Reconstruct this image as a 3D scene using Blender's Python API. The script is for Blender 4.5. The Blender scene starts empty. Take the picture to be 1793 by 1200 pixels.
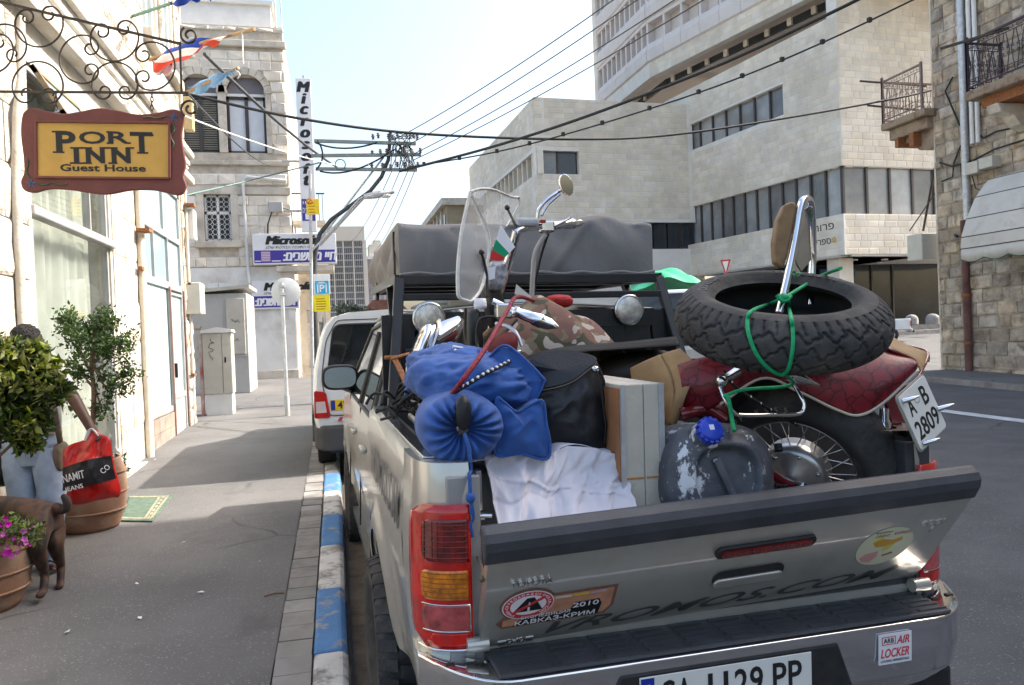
import bpy, bmesh, math, random
from mathutils import Vector as V, Matrix as M, noise as NZ
rad = math.radians
RN = random.Random(11)
S = bpy.context.scene
COL = S.collection

# ------------------------------------------------------------------ camera, sky, sun, exposure
CAM_H = 1.56
YAW, PIT, ROLL = rad(13.04), rad(-0.64), rad(2.3)
cf = V((math.sin(YAW)*math.cos(PIT), math.cos(YAW)*math.cos(PIT), math.sin(PIT)))
cr0 = V((math.cos(YAW), -math.sin(YAW), 0)); cu0 = cr0.cross(cf)
CR = cr0*math.cos(ROLL) - cu0*math.sin(ROLL)
CU = cr0*math.sin(ROLL) + cu0*math.cos(ROLL)
cam = bpy.data.cameras.new('camera'); camo = bpy.data.objects.new('camera', cam); COL.objects.link(camo)
cam.sensor_fit = 'HORIZONTAL'; cam.sensor_width = 36; cam.lens = 27.005
cam.clip_start = .05; cam.clip_end = 2000
m = M((CR, CU, -cf)).transposed().to_4x4(); m.translation = (0, 0, CAM_H)
camo.matrix_world = m
S.camera = camo

SUN_AZ, SUN_EL = rad(4), rad(40)          # azimuth measured from +X (right of the street) towards +Y (up the street)
w = bpy.data.worlds.new('World'); S.world = w; w.use_nodes = True
nt = w.node_tree; bg = nt.nodes['Background']
sky = nt.nodes.new('ShaderNodeTexSky'); sky.sky_type = 'NISHITA'; sky.sun_disc = False
sky.sun_elevation = SUN_EL; sky.sun_rotation = math.pi/2 - SUN_AZ
sky.air_density = 1.2; sky.dust_density = 5.0; sky.ozone_density = 1.0
nt.links.new(sky.outputs[0], bg.inputs[0]); bg.inputs[1].default_value = .15
sun = bpy.data.lights.new('sun', 'SUN'); sun.energy = 3.5; sun.angle = rad(.6); sun.color = (1, .95, .87)
suno = bpy.data.objects.new('sun', sun); COL.objects.link(suno)
sd = V((math.cos(SUN_AZ)*math.cos(SUN_EL), math.sin(SUN_AZ)*math.cos(SUN_EL), math.sin(SUN_EL)))
suno.rotation_euler = sd.to_track_quat('Z', 'Y').to_euler(); suno.location = (20, 5, 40)
S.view_settings.view_transform = 'Standard'; S.view_settings.look = 'None'
S.view_settings.exposure = 1.5; S.view_settings.gamma = 1

# ------------------------------------------------------------------ helpers: points
def ray(px, py): return cf + CR*((px-896.5)/1345) - CU*((py-600)/1345)
C0 = V((0, 0, CAM_H))
def plane(px, py, n, d):
    r = ray(px, py); n = V(n); return C0 + r*((d-n.dot(C0))/n.dot(r))
def atX(px, py, x): return plane(px, py, (1, 0, 0), x)
def atY(px, py, y): return plane(px, py, (0, 1, 0), y)
def atD(px, py, d): return C0 + ray(px, py)*d
def gz(y): return .02*min(y, 60)

# ------------------------------------------------------------------ helpers: materials
MATS = {}
def mat(name, c=(.5, .5, .5), r=.6, m=0, v=.1, s=5, b=0, bs=60, rnd=0, dirt=None, coat=0, spec=.5, tr=0, ior=1.45, sheen=0, em=0, alpha=1, fleck=None, crack=None):
    if name in MATS: return MATS[name]
    ma = bpy.data.materials.new(name); ma.use_nodes = True; MATS[name] = ma
    nt = ma.node_tree; N = nt.nodes; L = nt.links; p = N['Principled BSDF']
    p.inputs['Roughness'].default_value = r; p.inputs['Metallic'].default_value = m
    p.inputs['Specular IOR Level'].default_value = spec; p.inputs['IOR'].default_value = ior
    p.inputs['Coat Weight'].default_value = coat; p.inputs['Coat Roughness'].default_value = .04
    p.inputs['Transmission Weight'].default_value = tr; p.inputs['Sheen Weight'].default_value = sheen
    p.inputs['Alpha'].default_value = alpha
    geo = N.new('ShaderNodeNewGeometry')
    def noise(scale, det=4, rough=.6):
        n = N.new('ShaderNodeTexNoise'); n.inputs['Scale'].default_value = scale; n.inputs['Detail'].default_value = det
        n.inputs['Roughness'].default_value = rough; L.new(geo.outputs['Position'], n.inputs['Vector']); return n.outputs['Fac']
    def math_(op, a, bb):
        n = N.new('ShaderNodeMath'); n.operation = op
        for i, x in enumerate((a, bb)):
            if hasattr(x, 'links'): L.new(x, n.inputs[i])
            else: n.inputs[i].default_value = x
        return n.outputs[0]
    def mix(f, a, bb):
        n = N.new('ShaderNodeMix'); n.data_type = 'RGBA'
        if hasattr(f, 'links'): L.new(f, n.inputs[0])
        else: n.inputs[0].default_value = f
        for i, x in ((6, a), (7, bb)):
            if hasattr(x, 'links'): L.new(x, n.inputs[i])
            else: n.inputs[i].default_value = (*x, 1)
        return n.outputs[2]
    def ramp(f, lo, hi):
        n = N.new('ShaderNodeMapRange'); n.inputs[1].default_value = lo; n.inputs[2].default_value = hi
        L.new(f, n.inputs[0]); return n.outputs[0]
    col = None
    if v:
        k0 = tuple(max(0, x*(1-v*1.6)) for x in c); k1 = tuple(min(1, x*(1+v*1.6)) for x in c)
        col = mix(ramp(noise(s), .3, .7), k0, k1)
    if rnd:
        oi = N.new('ShaderNodeObjectInfo')
        f = math_('FRACT', math_('ADD', oi.outputs['Random'], geo.outputs['Random Per Island']), 0)
        hsv = N.new('ShaderNodeHueSaturation')
        L.new(math_('ADD', math_('MULTIPLY', f, 2*rnd), 1-rnd), hsv.inputs['Value'])
        f2 = math_('FRACT', math_('MULTIPLY', f, 7.31), 0)
        L.new(math_('ADD', math_('MULTIPLY', f2, .9*rnd+.3), .85-.45*rnd), hsv.inputs['Saturation'])
        if col is not None: L.new(col, hsv.inputs['Color'])
        else: hsv.inputs['Color'].default_value = (*c, 1)
        col = hsv.outputs[0]
    if fleck:
        fc, fs, ft = fleck
        col = mix(ramp(noise(fs, 2, .5), ft, ft+.05), col if col is not None else c, fc)
    if crack:
        cs_, cw_, cc_ = crack; no_ = N.new('ShaderNodeTexNoise'); no_.inputs['Scale'].default_value = cs_*2.2; L.new(geo.outputs['Position'], no_.inputs['Vector'])
        mv = N.new('ShaderNodeMix'); mv.data_type = 'VECTOR'; mv.inputs[0].default_value = .35; L.new(geo.outputs['Position'], mv.inputs[4]); L.new(no_.outputs['Color'], mv.inputs[5])
        vo = N.new('ShaderNodeTexVoronoi'); vo.feature = 'DISTANCE_TO_EDGE'; vo.inputs['Scale'].default_value = cs_; L.new(mv.outputs[1], vo.inputs['Vector'])
        gate_ = ramp(noise(cs_*.8, 2, .5), .5, .6)
        ln_ = math_('MULTIPLY', ramp(vo.outputs['Distance'], cw_, 0), gate_)
        col = mix(ln_, col if col is not None else c, cc_)
    if dirt:
        dc, amt, ds = dirt[:3]; dw = dirt[3] if len(dirt) > 3 else .12
        col = mix(ramp(noise(ds, 6, .65), 1-amt-dw, 1-amt+dw), col if col is not None else c, dc)
    if col is not None: L.new(col, p.inputs['Base Color'])
    else: p.inputs['Base Color'].default_value = (*c, 1)
    if b:
        bn = N.new('ShaderNodeBump'); bn.inputs['Strength'].default_value = min(1, b); bn.inputs['Distance'].default_value = .6/bs
        L.new(noise(bs, 3, .55), bn.inputs['Height']); L.new(bn.outputs[0], p.inputs['Normal'])
    if em:
        p.inputs['Emission Color'].default_value = (*c, 1); p.inputs['Emission Strength'].default_value = em
    return ma

# ------------------------------------------------------------------ helpers: mesh building
I4 = M.Identity(4)
class MB:
    def __init__(s): s.v = []; s.f = []; s.sm = []
    def add(s, vs, fs, smooth=False):
        n = len(s.v); s.v += [V(x) for x in vs]; s.f += [tuple(n+i for i in f) for f in fs]; s.sm += [smooth]*len(fs); return s
    def box(s, x0, x1, y0, y1, z0, z1, mx=None):
        vs = [V((x, y, z)) for z in (z0, z1) for y in (y0, y1) for x in (x0, x1)]
        if mx: vs = [mx @ q for q in vs]
        return s.add(vs, [(0, 2, 3, 1), (4, 5, 7, 6), (0, 1, 5, 4), (2, 6, 7, 3), (0, 4, 6, 2), (1, 3, 7, 5)])
    def bar(s, a, b, w, h=None, up=(0, 0, 1)):
        a, b = V(a), V(b); d = (b-a); l = d.length; d.normalize(); h = h or w
        x = d.cross(V(up)); x = x.normalized() if x.length > 1e-5 else V((1, 0, 0)); z = x.cross(d)
        mx = M((x, d, z)).transposed().to_4x4(); mx.translation = a
        return s.box(-w/2, w/2, 0, l, -h/2, h/2, mx)
    def prism(s, pts, d, mx=None):
        """polygon in local xy extruded 0..d along local z"""
        mx = mx or I4; n = len(pts)
        vs = [mx @ V((p[0], p[1], 0)) for p in pts] + [mx @ V((p[0], p[1], d)) for p in pts]
        return s.add(vs, [tuple(range(n))[::-1], tuple(range(n, 2*n))] + [(i, (i+1) % n, n+(i+1) % n, n+i) for i in range(n)])
    def tube(s, pts, r, n=8, closed=False, flat=1.0, caps=True):
        pts = [V(p) for p in pts]; k = len(pts); rs = r if isinstance(r, (list, tuple)) else [r]*k
        tg = []
        for i in range(k):
            a = pts[i-1] if (i or closed) else pts[i]; b = pts[(i+1) % k] if (i < k-1 or closed) else pts[i]
            t = (b-a); tg.append(t.normalized() if t.length > 1e-9 else V((0, 0, 1)))
        u = tg[0].orthogonal().normalized(); vs = []
        for i in range(k):
            u = (u - tg[i]*u.dot(tg[i])); u = u.normalized() if u.length > 1e-6 else tg[i].orthogonal().normalized(); w_ = tg[i].cross(u)
            vs += [pts[i] + (u*math.cos(2*math.pi*j/n) + w_*math.sin(2*math.pi*j/n)*flat)*rs[i] for j in range(n)]
        fs = []
        for i in range(k if closed else k-1):
            a, b = i*n, ((i+1) % k)*n
            fs += [(a+j, a+(j+1) % n, b+(j+1) % n, b+j) for j in range(n)]
        s.add(vs, fs, True)
        if caps and not closed: s.add(vs[:n], [tuple(range(n))[::-1]]); s.add(vs[-n:], [tuple(range(n))])
        return s
    def lathe(s, prof, n=24, mx=None, a0=0, a1=2*math.pi, smooth=True):
        mx = mx or I4; full = abs(a1-a0-2*math.pi) < 1e-4; k = n if full else n+1; vs = []
        for r, z in prof:
            vs += [mx @ V((r*math.cos(a0+(a1-a0)*j/n), r*math.sin(a0+(a1-a0)*j/n), z)) for j in range(k)]
        fs = []
        for i in range(len(prof)-1):
            for j in range(n):
                jj = (j+1) % k; fs.append((i*k+j, i*k+jj, (i+1)*k+jj, (i+1)*k+j))
        return s.add(vs, fs, smooth)
    def grid(s, fn, nu, nv, cu=False, cv=False, smooth=True):
        U_ = nu if cu else nu+1; W_ = nv if cv else nv+1
        vs = [fn(i/nu, j/nv) for i in range(U_) for j in range(W_)]
        fs = [(i*W_+j, ((i+1) % U_)*W_+j, ((i+1) % U_)*W_+(j+1) % W_, i*W_+(j+1) % W_) for i in range(nu) for j in range(nv)]
        return s.add(vs, fs, smooth)
    def ball(s, c, rx, ry=None, rz=None, n=14, mx=None):
        ry = ry or rx; rz = rz or rx; c = V(c); mx = mx or I4
        return s.grid(lambda u, v: c + mx @ V((rx*math.sin(math.pi*v)*math.cos(2*math.pi*u), ry*math.sin(math.pi*v)*math.sin(2*math.pi*u), rz*math.cos(math.pi*v))), n, max(6, n//2), cu=True)
    def mesh(s, name, ma, smooth=None, off=None, weld=False):
        me = bpy.data.meshes.new(name)
        vs = [q-off for q in s.v] if off else s.v
        me.from_pydata([tuple(q) for q in vs], [], s.f)
        me.polygons.foreach_set('use_smooth', s.sm if smooth is None else [smooth]*len(s.f))
        bm = bmesh.new(); bm.from_mesh(me)
        if weld: bmesh.ops.remove_doubles(bm, verts=bm.verts, dist=1e-5)
        bmesh.ops.recalc_face_normals(bm, faces=bm.faces); bm.to_mesh(me); bm.free()
        if ma: me.materials.append(ma)
        return me

def mods(o, bevel=0, sub=0, solid=0, seg=2, offset=0):
    if solid:
        q = o.modifiers.new('solid', 'SOLIDIFY'); q.thickness = solid; q.offset = offset
    if bevel:
        q = o.modifiers.new('bevel', 'BEVEL'); q.width = bevel; q.segments = seg; q.limit_method = 'ANGLE'; q.angle_limit = rad(40); q.harden_normals = False
    if sub:
        q = o.modifiers.new('sub', 'SUBSURF'); q.levels = sub; q.render_levels = sub

class Thing:
    """a top-level thing: an Empty at its base; parts are built in FRAME coordinates"""
    def __init__(s, name, label, cat, base, frame=I4, group=None, kind=None):
        s.frame = frame; s.base = V(base); s.o = bpy.data.objects.new(name, None); COL.objects.link(s.o)
        s.o.empty_display_size = .1
        s.o.matrix_world = frame @ M.Translation(s.base)
        tag(s.o, label, cat, group, kind)
    def part(s, name, mb, ma, sm=None, parent=None, **k):
        lab = k.pop('label', None); kind = k.pop('kind', None); weld = k.pop('weld', False)
        me = mb if isinstance(mb, bpy.types.Mesh) else mb.mesh(name, ma, sm, weld=weld)
        o = bpy.data.objects.new(name, me); COL.objects.link(o)
        if parent: o.parent = parent
        else: o.parent = s.o; o.matrix_parent_inverse = M.Translation(-s.base)
        mods(o, **k)
        if lab: o['label'] = lab
        if kind: o['kind'] = kind
        return o
def tag(o, label=None, cat=None, group=None, kind=None):
    if label: o['label'] = label
    if cat: o['category'] = cat
    if group: o['group'] = group
    if kind: o['kind'] = kind
    return o
def single(name, mb, ma, label, cat, frame=I4, group=None, sm=None, kind=None, **k):
    lo = V([min(q[i] for q in mb.v) for i in range(3)]); hi = V([max(q[i] for q in mb.v) for i in range(3)])
    base = V(((lo.x+hi.x)/2, (lo.y+hi.y)/2, lo.z)); weld = k.pop('weld', False)
    o = bpy.data.objects.new(name, mb.mesh(name, ma, sm, off=base, weld=weld)); COL.objects.link(o)
    o.matrix_world = frame @ M.Translation(base); mods(o, **k)
    return tag(o, label, cat, group, kind)
def structure(name, mb, ma, sm=None, parent=None, **k):
    o = bpy.data.objects.new(name, mb.mesh(name, ma, sm)); COL.objects.link(o); mods(o, **k)
    if parent: o.parent = parent
    else: o['kind'] = 'structure'
    return o
def piece(name, me, mx, parent, inv=None):
    o = bpy.data.objects.new(name, me); COL.objects.link(o); o.parent = parent
    if inv is not None: o.matrix_parent_inverse = inv
    o.matrix_basis = mx; return o
def frame(o, x, y, z=None):
    """matrix with origin o, local x along x, y along y"""
    x = V(x).normalized(); z = x.cross(V(y)).normalized() if z is None else V(z).normalized(); y = z.cross(x)
    mx = M((x, y, z)).transposed().to_4x4(); mx.translation = V(o); return mx
TXT = {}
def text_mesh(name, body, ma, size=1, shear=0, bold=0, ext=.002, space=1, align='CENTER', width=None, height=None, mx=None, fat=0):
    c = bpy.data.curves.new(name, 'FONT'); c.body = body; c.size = size; c.shear = shear; c.offset = bold; c.extrude = ext
    c.space_character = space; c.align_x = align; c.align_y = 'CENTER'; c.resolution_u = 3; c.fill_mode = 'FRONT' if ext == 0 else 'BOTH'
    o = bpy.data.objects.new('tmp', c); me = bpy.data.meshes.new_from_object(o); me.name = name
    bpy.data.objects.remove(o); bpy.data.curves.remove(c)
    if (width or height) and len(me.vertices):
        xs = [q.co.x for q in me.vertices]; ys = [q.co.y for q in me.vertices]
        sx = width/(max(xs)-min(xs)) if width else None; sy = height/(max(ys)-min(ys)) if height else None
        sx = sx or sy; sy = sy or sx; cx = (max(xs)+min(xs))/2; cy = (max(ys)+min(ys))/2
        for q in me.vertices: q.co.x = (q.co.x-cx)*sx; q.co.y = (q.co.y-cy)*sy
    if fat and len(me.vertices):
        vs = [q.co.copy() for q in me.vertices]; fs = [tuple(p.vertices) for p in me.polygons]; n = len(vs); f2 = []; v2 = []
        for k in range(5):
            v2 += [tuple(q+V(((k-2)*fat/2, ((k % 2)-.5)*fat*.5, k*.0004))) for q in vs]; f2 += [tuple(i+k*n for i in f) for f in fs]
        me = bpy.data.meshes.new(name); me.from_pydata(v2, [], f2)
    if mx: me.transform(mx)
    me.materials.clear(); me.materials.append(ma); return me

# walls -------------------------------------------------------------------------------------
def cells(u0, u1, z0, z1, holes):
    us = sorted({u0, u1, *[min(max(h[0], u0), u1) for h in holes], *[min(max(h[1], u0), u1) for h in holes]})
    zs = sorted({z0, z1, *[min(max(h[2], z0), z1) for h in holes], *[min(max(h[3], z0), z1) for h in holes]})
    out = []
    for b in range(len(zs)-1):
        row = []
        for a in range(len(us)-1):
            cu, cz = (us[a]+us[a+1])/2, (zs[b]+zs[b+1])/2
            if any(h[0] < cu < h[1] and h[2] < cz < h[3] for h in holes): continue
            if row and abs(row[-1][1]-us[a]) < 1e-6: row[-1][1] = us[a+1]
            else: row.append([us[a], us[a+1], zs[b], zs[b+1]])
        out += row
    return out
def wall(mb, fr, u0, u1, z0, z1, holes, th):
    """fr: frame whose x runs along the wall, y is up, z points out; the wall's face is at z=0"""
    for a, b, c, d in cells(u0, u1, z0, z1, holes): mb.box(a, b, c, d, -th, 0, fr)
    return mb
BLK = {}
def block_mesh(name, ma, rough):
    out = []
    for q in range(5):
        r = random.Random(q*7+3); n = 3; k = 4
        mb = MB(); e = .04
        # unit block -.5..+.5 in x,y; front bulging to z~1
        vs = []
        for j in range(k):
            for i in range(k):
                x = [-.5, -.5+.09, .5-.09, .5][i]; y = [-.5, -.5+.13, .5-.13, .5][j]
                edge = i in (0, k-1) or j in (0, k-1)
                vs.append((x, y, .55 if edge else 1+rough*r.uniform(-1, .6)))
        fs = [(j*k+i, j*k+i+1, (j+1)*k+i+1, (j+1)*k+i) for j in range(n) for i in range(n)]
        mb.add(vs, fs)
        ring = [0, 1, 2, 3, 7, 11, 15, 14, 13, 12, 8, 4]
        back = [(vs[i][0], vs[i][1], -.3) for i in ring]; b0 = len(mb.v); mb.v += [V(x) for x in back]
        for i in range(12): mb.f.append((ring[i], b0+i, b0+(i+1) % 12, ring[(i+1) % 12])); mb.sm.append(False)
        out.append((mb, mb.mesh(name, ma)))
    return out
def blocks(parent, inv, name, ma, fr, u0, u1, z0, z1, holes, ch, bl, depth=.04, gap=.012, rough=.3, quota=300, score=None, seed=1, circ=()):
    """courses of stones, each laid as a piece; past the quota the rest are joined into one 'stuff' part"""
    r = random.Random(seed); rects = []; z = z0; k = 0
    while z < z1-.03:
        h = ch*r.uniform(.92, 1.08) if rough else ch
        if z+h > z1-.3*ch: h = z1-z
        u = u0 - (r.uniform(0, bl) if rough else (bl/2 if k % 2 else 0))
        while u < u1:
            l = bl*r.uniform(.65, 1.35) if rough else bl*r.choice((1, 1, .6, 1.3))
            segs = [(max(u, u0), min(u+l, u1))]
            for hh in holes:
                if hh[2] < z+h-.02 and hh[3] > z+.02:
                    ns = []
                    for a, b in segs:
                        if hh[1] <= a or hh[0] >= b: ns.append((a, b)); continue
                        if hh[0] > a: ns.append((a, hh[0]))
                        if hh[1] < b: ns.append((hh[1], b))
                    segs = ns
            for a, b in segs:
                cu, cz = (a+b)/2, z+h/2
                if b-a > .06 and not any((cu-x)**2+(cz-y)**2 < rr*rr and cz > y for x, y, rr in circ): rects.append((a, b, z, z+h))
            u += l
        z += h; k += 1
    rects.sort(key=(lambda q: -score(fr @ V(((q[0]+q[1])/2, (q[2]+q[3])/2, 0)))*(q[1]-q[0])*(q[3]-q[2])) if score else (lambda q: -(q[1]-q[0])*(q[3]-q[2])))
    var = block_mesh(name, ma, rough); rest = MB()
    for i, (a, b, c, d) in enumerate(rects):
        mx = fr @ M.Translation(((a+b)/2, (c+d)/2, 0)) @ M.Diagonal((b-a-gap, d-c-gap, depth*(r.uniform(.8, 1.2)), 1))
        mb, me = var[r.randrange(5)]
        if i < quota: piece(name, me, mx, parent, inv)
        else: rest.add([mx @ q for q in mb.v], mb.f)
    if rest.v:
        o = bpy.data.objects.new(name+'work', rest.mesh(name+'work', ma)); COL.objects.link(o); o.parent = parent
        if inv is not None: o.matrix_parent_inverse = inv
        o['kind'] = 'stuff'
# ================================================================== materials of the setting
m_road = mat('asphalt road', (.085, .085, .088), .9, crack=(.5, .012, (.035, .035, .035)), dirt=((.06, .06, .062), .33, .7, .1), v=.16, s=1.3, b=.5, bs=160, fleck=((.17, .165, .16), 75, .62))
m_pave = mat('asphalt pavement', (.135, .13, .126), .92, crack=(.75, .012, (.06, .057, .053)), v=.13, s=.9, b=.4, bs=170, fleck=((.26, .25, .24), 80, .63), dirt=((.1, .096, .092), .36, 1.6, .09))
m_conc = mat('paving concrete', (.27, .255, .24), .9, v=.12, s=3, b=.4, bs=120, rnd=.12, dirt=((.14, .13, .12), .4, 4))
m_kblue = mat('kerb blue paint', (.075, .2, .42), .75, v=.1, s=4, b=.5, bs=70, dirt=((.3, .29, .27), .42, 7, .05))
m_kwhite = mat('kerb white paint', (.58, .57, .55), .8, v=.1, s=4, b=.5, bs=70, dirt=((.22, .2, .18), .46, 7, .06))
m_soil = mat('gutter dirt', (.13, .105, .08), .95, v=.25, s=7, b=.6, bs=60)
m_mortar = mat('mortar', (.5, .44, .36), .95, v=.15, s=4, b=.3, bs=50)
m_plaster = mat('pale plaster', (.54, .51, .455), .9, v=.05, s=2.2, b=.35, bs=35, dirt=((.38, .31, .22), .4, 1.9))
m_rough = mat('rough limestone', (.52, .475, .405), .92, v=.16, s=3, b=.8, bs=22, rnd=.14, dirt=((.33, .26, .18), .38, 4))
m_stone = mat('limestone block', (.74, .67, .57), .9, v=.1, s=2.5, b=.45, bs=25, rnd=.1, dirt=((.28, .24, .19), .3, 1.4))
m_stonet = mat('dressed limestone', (.58, .525, .44), .9, v=.1, s=2, b=.25, bs=25, dirt=((.27, .23, .18), .38, 1.2))
m_clad = mat('stone cladding', (.74, .665, .55), .85, v=.06, s=1.2, rnd=.09, dirt=((.55, .48, .38), .4, .35, .2))
m_cladj = mat('cladding joint', (.74, .7, .63), .9, v=.05, s=1)
m_precast = mat('precast panel', (.72, .66, .62), .85, v=.07, s=.5, dirt=((.56, .5, .45), .38, .5, .15))
m_old = mat('weathered stone', (.43, .365, .285), .93, v=.16, s=2.5, b=.7, bs=18, rnd=.26, dirt=((.16, .13, .1), .42, 3.2))
m_alu = mat('aluminium frame', (.4, .4, .4), .45, m=.3, v=.06, s=6)
m_pinkalu = mat('worn brown frame', (.28, .18, .15), .6, v=.1, s=8)
m_wash = mat('whitewashed pane', (.46, .58, .59), .35, v=.08, s=1.5, dirt=((.38, .48, .5), .4, 3))
m_wash2 = mat('grey blue pane', (.27, .36, .4), .3, v=.12, s=1.5)
m_curt = mat('pale curtain', (.56, .55, .48), .8, v=.08, s=3)
m_glass = mat('shop glass', (.9, .95, .93), .02, tr=1, v=0, ior=1.3)
m_dglass = mat('dark window glass', (.035, .04, .045), .06, v=.2, s=.6, spec=.6)
m_gglass = mat('grey office glass', (.25, .25, .245), .16, v=.2, s=.5, spec=.6, rnd=.4)
m_brown = mat('brown window frame', (.06, .05, .045), .5, v=.1)
m_tile = mat('brown wall tile', (.3, .24, .2), .5, v=.12, s=6, rnd=.12)
m_rust = mat('rusty steel', (.25, .1, .04), .85, v=.25, s=30)
m_white = mat('white paint', (.7, .7, .68), .6, v=.05, s=3, dirt=((.45, .43, .4), .25, 4))
m_grey = mat('grey painted steel', (.42, .42, .41), .6, v=.07, s=2, dirt=((.3, .29, .27), .3, 2))
m_beige = mat('beige cabinet', (.5, .48, .42), .6, v=.06, s=3, dirt=((.36, .33, .28), .3, 5))
m_galv = mat('galvanised steel', (.5, .51, .52), .5, m=.6, v=.12, s=12)
m_black = mat('black plastic', (.02, .02, .021), .5, v=.2, s=20)
m_cable = mat('black cable', (.015, .017, .018), .6, v=0)
m_iron = mat('wrought iron', (.05, .036, .026), .6, v=.25, s=30)

# ================================================================== ground, road, pavement, kerb
def sheet(x0, x1, ys, z, mb=None):
    mb = mb or MB()
    for a, b in zip(ys[:-1], ys[1:]): mb.add([(x0, a, gz(a)+z), (x1, a, gz(a)+z), (x1, b, gz(b)+z), (x0, b, gz(b)+z)], [(0, 1, 2, 3)])
    return mb
structure('ground', sheet(-300, 400, [-60, 60, 600], -.142), mat('dusty ground', (.2, .18, .15), .95, v=.2, s=.4))
structure('road', sheet(-.02, 70, [-40, 60, 240], -.13), m_road)
mb = sheet(-2.6, -.335, [-12, 13.95], 0)
pav = structure('pavement', mb, m_pave)
structure('pavement_corner', sheet(-9, -.335, [13.955, 24.6], -.004), m_pave)
structure('gutter', sheet(.03, .3, [-12, 22], -.126), m_soil)
# paving blocks along the kerb
strip = structure('paving_strip', sheet(-.335, -.15, [-12, 22], -.03), m_soil)
pb = MB().box(-.083, .083, -.094, .094, -.05, 0).mesh('paving_block', m_conc)
y = 1.9; i = 0
while y < 21.5:
    r = RN.uniform(-.003, .003)
    o = piece('paving_block', pb, M.Translation((-.246+r, y, gz(y)+.003+r)) @ M.Rotation(RN.uniform(-.012, .012), 4, 'Z') @ M.Rotation(.02, 4, 'X'), strip)
    y += .1965; i += 1
kb = structure('kerb', sheet(-.155, .02, [-12, 22], -.1), m_soil)
def kerb_mesh(ma):
    pr = [(-.155, -.2), (-.155, .002), (-.02, .004), (.004, -.02), (.022, -.2)]
    mb = MB(); mb.prism(pr, .905, frame((0, -.4525, 0), (1, 0, 0), (0, 0, 1), (0, 1, 0)) if False else M(((1, 0, 0, 0), (0, 0, 1, -.4525), (0, 1, 0, 0), (0, 0, 0, 1))))
    return mb.mesh('kerb_stone', ma)
kms = (kerb_mesh(m_kwhite), kerb_mesh(m_kblue))
for k in range(-3, 17):
    y = 3.77+.916*k+.458
    o = piece('kerb_stone', kms[(k+1) % 2], M.Translation((RN.uniform(-.006, .006), y, gz(y)+.004)) @ M.Rotation(.02+RN.uniform(-.003, .003), 4, 'X') @ M.Rotation(RN.uniform(-.008, .008), 4, 'Z'), kb)
    mods(o, bevel=.018)
# litter specks and a twig on the pavement
lit = MB()
for px, py in ((240, 1025), (455, 985), (322, 952), (118, 1110), (272, 806), (575, 1018), (245, 1085), (352, 1040), (620, 868), (690, 1060)):
    q = plane(px, py, (0, -.02, 1), 0); a = RN.uniform(0, 3); s_ = RN.uniform(.012, .026)
    lit.add([q+V((math.cos(a+t)*s_*k_, math.sin(a+t)*s_*k_, .006+.01*RN.random())) for t, k_ in ((0, 1), (1.7, .6), (3.1, 1), (4.6, .5))], [(0, 1, 2, 3)])
o = structure('litter', lit, mat('paper scrap', (.7, .69, .66), .9, v=.1)); o['kind'] = 'stuff'
q = plane(482, 1043, (0, -.02, 1), 0)
single('twig', MB().tube([q+V((-.06, -.02, .008)), q+V((0, .004, .012)), q+V((.05, .006, .008))], .004, 5), mat('dry twig', (.16, .07, .04), .9), 'short dry brown twig lying on the pavement near the paving strip', 'twig')
# right-hand side: road marking and far pavements
structure('road_marking', MB().add([V((q.x, q.y, gz(q.y)-.122)) for q in [plane(px, py, (0, -.02, 1), -.126) for px, py in ((1640, 716), (1793, 735), (1793, 741), (1640, 721))]], [(0, 1, 2, 3)]), mat('worn white road paint', (.5, .52, .53), .85, v=.15, s=4))
structure('pavement_right', sheet(12.6, 14.5, [-30, 15.6], -.02, MB()), m_pave)
structure('kerb_right', MB().box(12.48, 12.6, -30, 15.6, -.14, -.02, M(((1, 0, 0, 0), (0, 1, 0, 0), (0, .02, 1, 0), (0, 0, 0, 1)))), m_conc)

# ================================================================== left shop building
fs = frame((-2.35, 0, 0), (0, 1, 0), (0, 0, 1))
shop = Thing('shop_building', 'sunlit pale plastered stone shop building with tall shopfronts along the pavement', 'building', (-2.35, 9, gz(9)))
sh_holes = [(6.98, 9.22, .3, 3.95), (10.52, 13.36, .2, 4.02), (11.3, 12.2, 5.9, 8.2), (12.6, 13.35, 5.9, 8.2)]
shop.part('wall', wall(MB(), fs, 2.5, 13.9, -.2, 11, sh_holes, .5), m_plaster)
shop.part('interior', MB().box(-8, -2.86, 2.5, 13.89, -.2, 11).box(-7, -2.36, 13.7, 13.895, 0, 11), m_plaster)
inv = M.Translation((2.35, -9, -gz(9)))
blocks(shop.o, inv, 'stone', m_rough, fs, 6.2, 13.9, 4.85, 8.6, [(11.2, 12.3, 5.7, 8.4), (12.5, 13.45, 5.7, 8.4)], .42, .75, depth=.045, rough=.9, quota=190, seed=5)
blocks(shop.o, inv, 'stone', m_rough, fs, 5.0, 6.9, .3, 4.2, [], .45, .8, depth=.035, rough=.7, quota=40, seed=6)
blocks(shop.o, inv, 'stone', m_rough, fs, 13.42, 13.9, .25, 4.4, [], .3, .5, depth=.035, rough=.9, quota=40, seed=7)
blocks(shop.o, inv, 'stone', m_rough, fs, 9.3, 10.45, .15, 4.0, [], .5, .62, depth=.02, gap=.006, rough=.5, quota=40, seed=8)
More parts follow.
